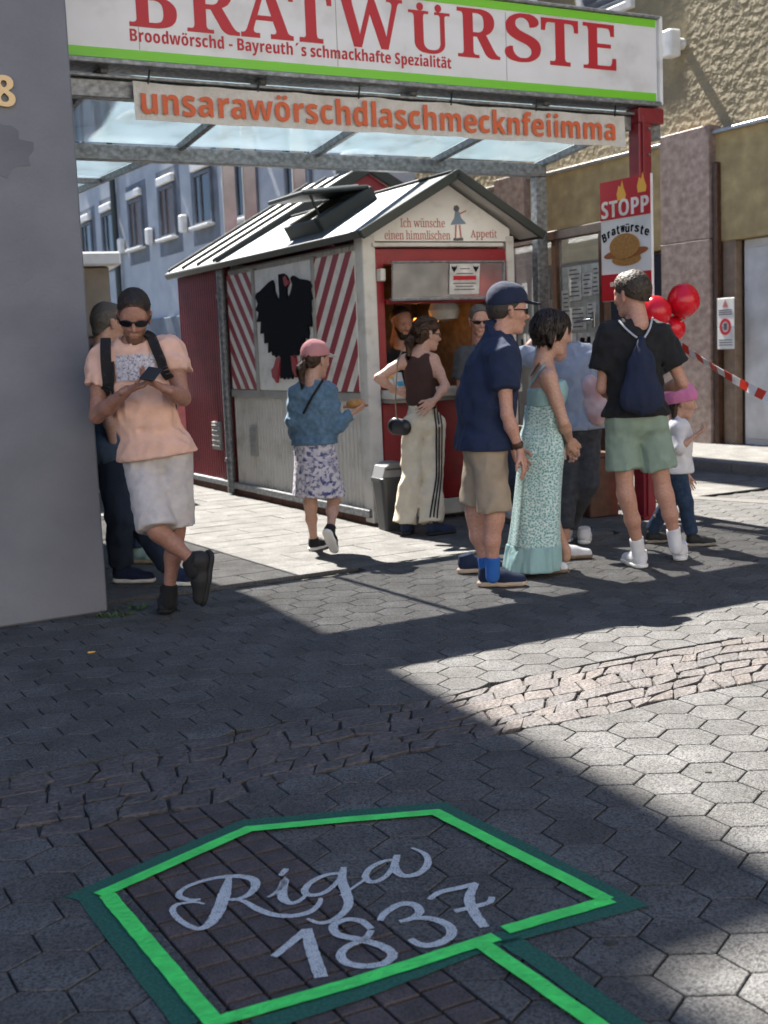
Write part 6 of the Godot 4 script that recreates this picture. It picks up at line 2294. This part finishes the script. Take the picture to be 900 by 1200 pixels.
	# 4 -- girl in the denim jacket
	q = make_person({"label": "girl in a pink cap, denim jacket and blue flowered skirt walking past the kiosk", "z": -9.22, "turn": 160.0, "head": [135.0, 4.0, 0.0], "head_size": 0.98, "skin": fair, "s": 0.84, "arm": 0.95, "leg": 0.98, "build": 1.0,
		"J": {"head": [370, 424, 0.0], "shl": [349, 462, 0.02], "shr": [385, 460, 0.0], "ell": [344, 495, 0.02], "wrl": [350, 520, -0.15], "elr": [394, 499, 0.04], "wrr": [413, 484, -0.04], "waist": [367, 500, 0.0], "hipl": [357, 527, 0.0], "hipr": [381, 526, 0.0], "knl": [364, 588, 0.0], "anl": [370, 632, 0.0], "knr": [392, 582, -0.02], "anr": [384, 620, 0.16]},
		"handr": ["grip", Vector3(-0.2, 0.6, -0.4), 1.0, Vector3(0.7, 0.35, -0.3)],
		"shoes": [[on_ground(371, 644, 152.0, 0.82), black_cloth, white_rubber, null], [Transform3D((Basis(UP, deg_to_rad(160.0)) * Basis(Vector3.RIGHT, 0.95)).scaled(Vector3.ONE * 0.82), at_z(385, 624, -9.02) + Vector3(0, -0.045, 0.03)), black_cloth, white_rubber, null]]})
	var jacket := top(q, cloth_mat(lin(0.155, 0.25, 0.34), noise_tex(0.02, 65, Color(0.62, 0.68, 0.72), Color(1, 1, 1), 256, 5), 4.0), {"name": "jacket", "sleeve": 1.85, "hem": 0.22, "loose": 1.24, "seed": 41, "fold": 0.018, "freq": 7.0, "sleeve_wide": 0.072, "neck": 0.085, "neck_tilt": 0.1, "h": 0.011})
	var sk := Field.new()
	sk.cap(q.P.waist.lerp(q.pel, 0.3), q.pel, 0.105, 0.135, 0.03, q.fwd, 0.8)
	sk.cap(q.pel, q.pel + Vector3(0.012, -0.34, 0.0), 0.145, 0.195, 0.04, q.fwd, 0.85)
	sk.trim(q.pel + Vector3(0.01, -0.345, 0), Vector3(-0.04, -1, 0.02)).trim(q.P.waist.lerp(q.pel, 0.2), UP)
	sk.folds(42, 0.020, 7.0, Vector3(1, 0.15, 1))
	var floral := noise_tex(0.024, 66, Color(0.16, 0.20, 0.42), Color(1, 1, 1), 256, 3, FastNoiseLite.TYPE_SIMPLEX_SMOOTH, 0.40, Color(0.45, 0.48, 0.66))
	(floral.color_ramp as Gradient).add_point(0.47, Color(0.97, 0.95, 0.96))
	cloth("skirt", sk, 0.010, cloth_mat(lin(0.68, 0.65, 0.66), floral, 3.6), q.root, [], q.off)
	hair(q, brown_hair, {"thick": 0.006, "nape": -0.05, "locks": [[Vector3(0.0, 0.005, -0.115), Vector3(-0.004, -0.06, -0.150), 0.026, 0.033], [Vector3(-0.004, -0.06, -0.150), Vector3(-0.010, -0.17, -0.140), 0.033, 0.014]], "rough": 0.008})
	ball_cap(q, cloth_mat(lin(0.56, 0.25, 0.26)), {"visor": white_cloth})
	strap("bag_strap", jacket, [377, 448, 366, 466, 356, 486], 0.018, 0.005, black_cloth, q.root, q.off)
	var bun := thing("bread_roll", "bread roll in the raised hand of the girl in the denim jacket", "bread roll", Transform3D(Basis(UP, 0.4), at_z(417, 475, -9.30)))
	var bg := Field.new()
	bg.cap(Vector3(-0.028, 0.012, 0), Vector3(0.028, 0.012, 0), 0.045, 0.045, 0.02, UP, 0.8)
	cloth("crust", bg, 0.006, M.bread, bun)
	var sg := Geo.new()
	sg.tube([Vector3(-0.10, -0.006, 0.01), Vector3(0, -0.012, 0.014), Vector3(0.09, -0.004, 0.01)], [0.010, 0.012, 0.009], 8)
	put("sausage", sg, M.sausage, bun)
	# 5 -- woman in the brown top with her hands on her hips
	q = make_person({"label": "woman in a brown sleeveless top and cream striped trousers at the kiosk counter", "z": -9.95, "turn": 150.0, "head": [112.0, 4.0], "head_size": 1.0, "skin": fair, "s": 0.93, "arm": 0.98, "build": 0.92,
		"J": {"head": [500, 393, 0.0], "shl": [474, 423, 0.0], "shr": [508, 422, 0.04], "ell": [443, 443, 0.10], "wrl": [464, 458, 0.0], "elr": [522, 452, 0.12], "wrr": [510, 468, 0.18], "waist": [493, 462, 0.0], "hipl": [484, 497, 0.0], "hipr": [509, 497, 0.0], "knl": [482, 560, 0.02], "anl": [478, 616, 0.05], "knr": [506, 560, 0.0], "anr": [507, 618, 0.0]},
		"handr": ["flat", Vector3(-0.1, 0.0, -1.0), 1.0, Vector3(-0.75, -0.6, 0.05)], "handl": ["relaxed", Vector3(0.3, 0, -1), -1.0, Vector3(1.0, -0.25, -0.2)],
		"shoes": [[on_ground(477, 626, 170.0, 0.92), navy_cloth, black_rubber, null], [on_ground(512, 627, 120.0, 0.92), navy_cloth, black_rubber, null]]})
	top(q, cloth_mat(lin(0.050, 0.022, 0.018)), {"sleeve": 0.0, "hem": 0.5, "loose": 0.94, "deep": 0.70, "seed": 51, "fold": 0.005, "neck": 0.055, "h": 0.011, "name": "tank_top"})
	var tr := legs(q, cloth_mat(lin(0.62, 0.56, 0.44)), {"to": 1.98, "hip": 0.078, "thigh": 0.088, "knee": 0.088, "ankle": 0.102, "join": 0.006, "loose": 1.0, "seed": 52, "fold": 0.013, "freq": 6.0, "rise": 0.35})
	for x in [0, 5, 10]:
		strap("side_stripe", tr, [507 + x * 0.6, 476, 511 + x * 0.6, 500, 511 + x * 0.5, 560, 505 + x * 0.7, 600, 503 + x * 0.8, 621], 0.014, 0.0015, black_cloth, q.root, q.off, 0.0015)
	hair(q, hair_mat.call(0.11, 0.050, 0.022), {"thick": 0.012, "at": Vector3(0, 0.05, 0.07), "nape": -0.07, "strands": {"n": 1800, "len": 0.05, "lift": 0.12, "along": Vector3(0, -0.4, -1), "loose": 0.35}, "locks": [[Vector3(0, -0.01, -0.11), Vector3(0, -0.06, -0.145), 0.026, 0.032], [Vector3(0, -0.06, -0.145), Vector3(-0.01, -0.16, -0.15), 0.032, 0.014]]})
	shades(q, mat(lin(0.10, 0.05, 0.02), 0.2))
	var purse := thing("shoulder_bag", "small round black shoulder bag hanging beside the woman in brown", "bag", Transform3D(Basis(UP, -0.4), at_z(468, 501, -9.85)))
	var pf := Field.new()
	pf.cap(Vector3(-0.03, 0.01, 0), Vector3(0.035, 0.0, 0), 0.068, 0.064, 0.03, Vector3(0, 0, 1), 0.5)
	cloth("pouch", pf, 0.008, mat(lin(0.008, 0.008, 0.009), 0.35), purse)
	var pg := Geo.new()
	pg.tube([Vector3(-0.02, 0.05, 0.0), Vector3(-0.025, 0.2, 0.0), Vector3(0.03, 0.50, 0.06), Vector3(0.06, 0.62, 0.0)], [0.005], 6)
	put("strap", pg, M.stone_brown, purse)
	# 6 -- man serving inside the kiosk
	q = make_person({"label": "bearded man in black serving inside the dark kiosk window", "z": -11.25, "turn": 30.0, "head": [28.0, 14.0], "skin": pink, "head_size": 1.06,
		"J": {"head": [470, 379, 0.0], "shl": [450, 420, 0.05], "shr": [492, 418, -0.08], "ell": [448, 462, 0.1], "wrl": [462, 470, 0.3], "elr": [498, 462, 0.0], "wrr": [488, 472, 0.25], "waist": [472, 470, 0.0], "hipl": [463, 505, 0.0], "hipr": [483, 505, 0.0], "knl": [463, 555, 0.0], "anl": [463, 590, 0.0], "knr": [483, 555, 0.0], "anr": [483, 590, 0.0]}})
	top(q, black_cloth, {"sleeve": 0.6, "hem": -0.2, "seed": 61, "h": 0.016})
	legs(q, black_cloth, {"to": 1.9, "seed": 62, "h": 0.018})
	hair(q, dark_hair, {"thick": 0.004, "at": Vector3(0, 0.085, 0.03), "line": Vector3(0, -0.8, 0.6), "rough": 0.002, "nape": -0.02})
	var beard := Field.new()
	beard.cap(Vector3(0, -0.03, 0.022), Vector3(0, -0.066, 0.038), 0.068, 0.053, 0.03, Vector3.RIGHT, 0.94)
	beard.cap(Vector3(-0.012, -0.1, 0.064), Vector3(0.012, -0.1, 0.064), 0.023, 0.023, 0.03)
	beard.trim(Vector3(0, -0.040, 0.05), Vector3(0, 0.8, 0.45))
	cloth("beard", beard, 0.006, dark_hair, q.root, [], q.off * q.hx)
	for e in [-1.0, 1.0]:
		var eye := SphereMesh.new()
		eye.radius = 0.010
		eye.height = 0.020
		put("eye", eye, black_glass, q.root, q.off * q.hx * Transform3D(Basis(), Vector3(e * 0.032, 0.004, 0.080)))
	# 7 -- customer in sunglasses who faces the street
	q = make_person({"label": "man in dark sunglasses and jeans facing the street beside the kiosk counter", "z": -10.45, "turn": 8.0, "head": [6.0, 6.0], "skin": pink,
		"J": {"head": [562, 377, 0.0], "shl": [543, 417, 0.0], "shr": [593, 414, 0.0], "ell": [540, 462, 0.0], "wrl": [544, 500, 0.1], "elr": [600, 462, 0.0], "wrr": [598, 500, 0.08], "waist": [570, 468, 0.0], "hipl": [566, 510, 0.0], "hipr": [592, 510, 0.0], "knl": [568, 560, 0.0], "anl": [570, 602, 0.0], "knr": [597, 558, 0.0], "anr": [599, 598, 0.0]},
		"shoes": [[on_ground(570, 612, 5.0), white_cloth, white_rubber, null], [on_ground(599, 607, 10.0), white_cloth, white_rubber, null]]})
	top(q, cloth_mat(lin(0.06, 0.065, 0.075)), {"sleeve": 0.6, "hem": -0.2, "seed": 71, "h": 0.015})
	legs(q, dark_denim, {"to": 1.93, "seed": 72, "h": 0.015, "knee": 0.085, "ankle": 0.075})
	hair(q, grey_hair, {"thick": 0.004, "face": 0.128, "at": Vector3(0, 0.006, 0.0), "line": Vector3(0, -1.0, 0.45), "rough": 0.003})
	shades(q, black_glass)
	# 8 -- man in the navy polo shirt and cap
	q = make_person({"label": "man in a navy cap, navy polo shirt and khaki shorts standing in the queue", "z": -7.55, "turn": 102.0, "head": [100.0, 2.0], "head_size": 1.08, "skin": pink, "build": 1.08, "leg": 1.02, "arm": 1.02,
		"J": {"head": [595, 366, 0.0], "shl": [578, 414, -0.17], "shr": [588, 416, 0.17], "ell": [584, 480, -0.22], "wrl": [602, 520, -0.16], "elr": [594, 486, 0.22], "wrr": [608, 525, 0.20], "waist": [570, 468, 0.0], "hipl": [566, 524, -0.10], "hipr": [572, 526, 0.10], "knl": [557, 598, -0.12], "anl": [560, 646, -0.14], "knr": [580, 606, 0.08], "anr": [577, 664, 0.05]},
		"handr": ["relaxed", Vector3(-0.8, 0.0, -0.3), 1.0, Vector3(0.28, -0.95, 0.05)],
		"shoes": [[on_ground(580, 687, 82.0, 1.06), navy_cloth, cloth_mat(lin(0.55, 0.42, 0.31)), black_cloth], [on_ground(555, 671, 95.0, 1.06), navy_cloth, cloth_mat(lin(0.55, 0.42, 0.31)), null]],
		"socks": [["r", 0.20, cloth_mat(lin(0.02, 0.12, 0.42))], ["l", 0.20, cloth_mat(lin(0.02, 0.12, 0.42))]]})
	var polo := top(q, navy_cloth, {"sleeve": 0.56, "hem": -0.02, "loose": 1.12, "deep": 0.84, "belly": 1.08, "seed": 81, "fold": 0.017, "freq": 7.0, "sleeve_wide": 0.088, "neck": 0.10, "neck_open": 0.070, "neck_up": 0.135})
	legs(q, cloth_mat(lin(0.36, 0.29, 0.215)), {"to": 0.90, "name": "shorts", "thigh": 0.102, "knee": 0.100, "seed": 82, "fold": 0.010})
	hair(q, hair_mat.call(0.06, 0.045, 0.035), {"thick": 0.006, "at": Vector3(0, 0.05, 0.05), "rough": 0.002, "nape": -0.035})
	ball_cap(q, cloth_mat(lin(0.010, 0.017, 0.045)))
	shades(q, black_glass)
	var wg := Field.new()
	wg.cap(q.P.wrr.lerp(q.P.elr, 0.10), q.P.wrr.lerp(q.P.elr, 0.17), 0.034, 0.034, 0.01).cut(q.P.wrr.lerp(q.P.elr, 0.17), q.P.elr - q.P.wrr)
	cloth("watch_strap", wg, 0.007, M.brown_wood, q.root, [], q.off)
	# 9 -- woman in the long teal dress
	q = make_person({"label": "woman with short dark hair in a long teal patterned summer dress", "z": -8.0, "turn": 98.0, "head": [95.0, 4.0], "head_size": 1.05, "skin": fair, "s": 0.92, "arm": 1.05, "build": 0.98,
		"J": {"head": [646, 393, 0.0], "shl": [633, 438, -0.15], "shr": [643, 442, 0.15], "ell": [654, 490, -0.16], "wrl": [666, 516, -0.04], "elr": [660, 494, 0.17], "wrr": [667, 514, 0.05], "waist": [637, 486, 0.0], "hipl": [634, 528, -0.08], "hipr": [634, 530, 0.08], "knl": [640, 590, -0.08], "anl": [663, 645, -0.12], "knr": [634, 592, 0.08], "anr": [630, 660, 0.08]},
		"handr": ["grip", Vector3(0.1, -0.4, -0.8), 1.0, Vector3(0.5, -0.7, -0.4)], "handl": ["grip", Vector3(-0.2, -0.4, 0.8), -1.0, Vector3(0.3, -0.85, 0.3)],
		"shoes": [[on_ground(634, 672, 84.0, 0.95), white_cloth, M.stone_brown, null], [on_ground(664, 655, 86.0, 0.95), white_cloth, M.stone_brown, null]]})
	var teal := noise_tex(0.11, 67, Color(0.08, 0.34, 0.42), Color(1, 1, 1), 256, 2, FastNoiseLite.TYPE_CELLULAR, 0.26, Color(0.34, 0.64, 0.65))
	(teal.color_ramp as Gradient).add_point(0.46, Color(0.90, 0.95, 0.95))
	var dress := Field.new()
	dress.cap(q.chest, q.P.waist, 0.138, 0.122, 0.04, q.fwd, 0.80)
	dress.cap(q.P.waist, q.pel, 0.124, 0.152, 0.05, q.fwd, 0.85)
	dress.cap(q.pel, q.pel + Vector3(-0.05, -0.62, 0.0), 0.150, 0.185, 0.06, q.fwd, 0.9)
	dress.trim(at_z(637, 474, -8.0), UP).trim(at_z(627, 639, -8.0), Vector3.DOWN)
	dress.folds(91, 0.030, 6.0, Vector3(1, 0.12, 1))
	cloth("dress_skirt", dress, 0.0125, cloth_mat(lin(0.70, 0.76, 0.74), teal, 2.6), q.root, [], q.off)
	var pale_teal := cloth_mat(lin(0.42, 0.58, 0.585), noise_tex(0.2, 68, Color(0.66, 0.78, 0.78), Color(1, 1, 1), 256, 2), 4.0)
	var bod := Field.new()
	bod.cap(q.chest + Vector3(0, -0.02, 0) + q.fwd * 0.02, q.P.waist, 0.150, 0.126, 0.04, q.fwd, 0.84)
	bod.trim(at_z(637, 451, -8.0), UP + q.fwd * -0.25).trim(at_z(637, 476, -8.0), Vector3.DOWN).folds(92, 0.006, 10.0)
	cloth("dress_bodice", bod, 0.010, pale_teal, q.root, [], q.off)
	var ruf := Field.new()
	ruf.cap(at_z(628, 632, -8.0), at_z(624, 668, -8.0), 0.178, 0.205, 0.03, q.fwd, 0.9)
	ruf.trim(at_z(628, 637, -8.0), UP).trim(at_z(624, 667, -8.0), Vector3.DOWN).folds(93, 0.034, 11.0, Vector3(1, 0.1, 1))
	cloth("dress_ruffle", ruf, 0.010, pale_teal, q.root, [], q.off)
	strap("shoulder_strap", q.body, [638, 428, 630, 440, 621, 453], 0.018, 0.004, pale_teal, q.root, q.off)
	strap("bag_strap", q.body, [633, 426, 620, 445, 613, 462], 0.012, 0.004, M.brown_wood, q.root, q.off, 0.006)
	hair(q, dark_hair, {"thick": 0.020, "at": Vector3(0, 0.035, 0.072), "line": Vector3(0, -0.35, 0.93), "nape": -0.062, "strands": {"n": 2200, "len": 0.045, "lift": 0.12, "along": Vector3(0, -1, -0.1), "loose": 0.35}, "locks": [[Vector3(-0.07, 0.03, -0.02), Vector3(-0.076, -0.04, -0.02), 0.03, 0.022], [Vector3(0.07, 0.03, -0.02), Vector3(0.076, -0.04, -0.02), 0.03, 0.022]], "rough": 0.007})
	# 10 -- person in the pale blue shirt seen from behind
	q = make_person({"label": "person in a pale blue shirt and grey jeans seen from behind with one arm raised", "z": -9.0, "turn": 172.0, "head": [172.0, 8.0], "skin": pink, "s": 0.98, "build": 1.08,
		"J": {"head": [655, 390, 0.0], "shl": [643, 424, 0.0], "shr": [688, 419, 0.0], "ell": [616, 416, -0.05], "wrl": [631, 390, -0.1], "elr": [702, 458, 0.02], "wrr": [699, 486, -0.14], "waist": [672, 470, 0.0], "hipl": [665, 505, 0.0], "hipr": [687, 505, 0.0], "knl": [665, 565, 0.0], "anl": [662, 622, 0.0], "knr": [689, 565, 0.0], "anr": [684, 624, 0.02]},
		"shoes": [[on_ground(685, 636, 170.0), white_cloth, white_rubber, null], [on_ground(662, 634, 185.0), white_cloth, white_rubber, null]]})
	top(q, cloth_mat(lin(0.27, 0.31, 0.39)), {"sleeve": 1.15, "hem": 0.05, "loose": 1.14, "seed": 101, "fold": 0.016, "freq": 8.0, "sleeve_wide": 0.085})
	legs(q, cloth_mat(lin(0.060, 0.064, 0.078), noise_tex(0.03, 69, Color(0.6, 0.6, 0.62), Color(1, 1, 1)), 2.5), {"to": 1.93, "thigh": 0.104, "knee": 0.080, "ankle": 0.062, "fold": 0.006, "seed": 102})
	hair(q, dark_hair, {"thick": 0.010, "nape": -0.05})
	var tote := thing("carrier_bag", "soft white and pink carrier bag under the arm of the pale blue shirt person", "bag", Transform3D(Basis(UP, -0.25) * Basis(Vector3(0, 0, 1), 0.12), at_z(697, 468, -8.86)))
	var tf := Field.new()
	tf.cap(Vector3(-0.02, 0.10, 0), Vector3(0.01, -0.10, 0), 0.068, 0.088, 0.03, Vector3(0, 0, 1), 0.5)
	tf.folds(103, 0.014, 12.0)
	cloth("sack", tf, 0.010, cloth_mat(lin(0.62, 0.54, 0.54), noise_tex(0.012, 70, Color(0.80, 0.62, 0.62), Color(1, 1, 1), 256, 2), 2.0), tote)
	# 11 -- man in the black T-shirt with a drawstring bag
	q = make_person({"label": "man in a black T-shirt and sage green shorts carrying a navy drawstring bag", "z": -7.95, "turn": 186.0, "head": [222.0, 2.0], "head_size": 1.06, "skin": pink, "build": 1.02, "leg": 0.98,
		"J": {"head": [740, 347, 0.0], "shl": [714, 394, 0.0], "shr": [772, 393, 0.0], "ell": [705, 455, -0.02], "wrl": [722, 466, -0.24], "elr": [800, 449, -0.02], "wrr": [776, 455, -0.24], "waist": [744, 446, 0.0], "hipl": [728, 494, 0.0], "hipr": [763, 493, 0.0], "knl": [733, 578, 0.0], "anl": [744, 641, 0.08], "knr": [778, 577, -0.02], "anr": [792, 632, -0.06]},
		"shoes": [[on_ground(746, 664, 196.0), white_cloth, white_rubber, null], [on_ground(797, 655, 168.0), white_cloth, white_rubber, null]],
		"socks": [["l", 0.24, white_cloth], ["r", 0.24, white_cloth]]})
	var tee := top(q, black_cloth, {"sleeve": 0.62, "hem": 0.12, "loose": 1.10, "seed": 111, "fold": 0.016, "sleeve_wide": 0.088, "neck": 0.07, "neck_tilt": 0.15})
	legs(q, cloth_mat(lin(0.235, 0.315, 0.255)), {"to": 0.66, "name": "shorts", "thigh": 0.092, "knee": 0.112, "seed": 112, "fold": 0.010})
	hair(q, hair_mat.call(0.075, 0.05, 0.03), {"thick": 0.013, "face": 0.120, "at": Vector3(0, 0.006, 0.0), "line": Vector3(0, -1.0, 0.45), "rough": 0.006, "freq": 110.0, "grain": Vector3.ONE})
	var sack := thing("drawstring_bag", "navy drawstring bag with pale cords on the back of the man in black", "bag", q.root.transform)
	var df := Field.new()
	var up0 := at_z(752, 398, -7.95 + 0.16)
	df.cap(up0, at_z(752, 425, -7.95 + 0.18), 0.022, 0.07, 0.03, Vector3(0, 0, 1), 0.55)
	df.cap(at_z(752, 425, -7.95 + 0.18), at_z(752, 462, -7.95 + 0.20), 0.07, 0.128, 0.05, Vector3(0, 0, 1), 0.5)
	df.cap(at_z(744, 466, -7.95 + 0.19), at_z(762, 465, -7.95 + 0.19), 0.075, 0.075, 0.05, Vector3(0, 0, 1), 0.6)
	df.folds(113, 0.016, 10.0, Vector3(1.3, 0.25, 1))
	cloth("sack", df, 0.009, cloth_mat(lin(0.010, 0.017, 0.045)), sack, [], q.off)
	var cord := cloth_mat(lin(0.42, 0.43, 0.46))
	strap("cord", tee, [725, 379, 733, 386, 747, 398], 0.012, 0.008, cord, sack, q.off, 0.004)
	strap("cord", tee, [764, 376, 760, 386, 753, 398], 0.012, 0.008, cord, sack, q.off, 0.004)
	# 12 -- child in the pink beanie
	q = make_person({"label": "small child in a pink beanie, white top and jeans behind the black T-shirt man", "z": -8.82, "turn": 96.0, "head": [80.0, 6.0], "head_size": 0.94, "skin": fair, "s": 0.62, "arm": 1.0, "leg": 1.0,
		"J": {"head": [798, 472, 0.0], "shl": [793, 500, -0.10], "shr": [795, 501, 0.10], "ell": [800, 530, -0.12], "wrl": [806, 556, -0.12], "elr": [796, 525, 0.14], "wrr": [814, 511, 0.16], "waist": [793, 530, 0.0], "hipl": [792, 551, -0.05], "hipr": [793, 552, 0.05], "knl": [784, 588, -0.05], "anl": [768, 620, -0.06], "knr": [803, 588, 0.05], "anr": [808, 624, 0.05]},
		"handr": ["grip", Vector3(-0.3, 0.7, -0.2), 1.0, Vector3(0.8, 0.5, 0.1)],
		"shoes": [[on_ground(816, 640, 92.0, 0.76), black_rubber, cloth_mat(lin(0.30, 0.27, 0.23)), null], [on_ground(768, 636, 92.0, 0.76), black_rubber, cloth_mat(lin(0.30, 0.27, 0.23)), null]]})
	top(q, white_cloth, {"sleeve": 1.25, "hem": -0.1, "loose": 1.16, "deep": 0.86, "seed": 121, "fold": 0.007, "sleeve_wide": 0.078, "h": 0.009, "neck": 0.06})
	legs(q, denim, {"to": 1.93, "seed": 122, "fold": 0.006, "h": 0.009, "thigh": 0.108, "knee": 0.085, "ankle": 0.072})
	hair(q, brown_hair, {"thick": 0.008, "nape": -0.09, "locks": [[Vector3(-0.05, -0.02, -0.05), Vector3(-0.06, -0.12, -0.04), 0.03, 0.012], [Vector3(0.05, -0.02, -0.05), Vector3(0.06, -0.12, -0.04), 0.03, 0.012]]})
	var bean := Field.new()
	bean.cap(Vector3(0, 0.045, -0.035), Vector3(0, 0.045, 0.020), 0.103, 0.098, 0.02, Vector3.RIGHT, 0.94)
	bean.cap(Vector3(0, 0.085, -0.055), Vector3(0, 0.095, 0.0), 0.070, 0.066, 0.04)
	bean.trim(Vector3(0, 0.004, 0), Vector3(0, -1, 0.30)).folds(123, 0.004, 20.0)
	cloth("beanie", bean, 0.006, cloth_mat(lin(0.60, 0.19, 0.36)), q.root, [], q.off * q.hx)
	mesh_all()
	for e in jobs_after:
		e[0].mesh = joined([e[1].net])
		e[0].material_override = e[2]
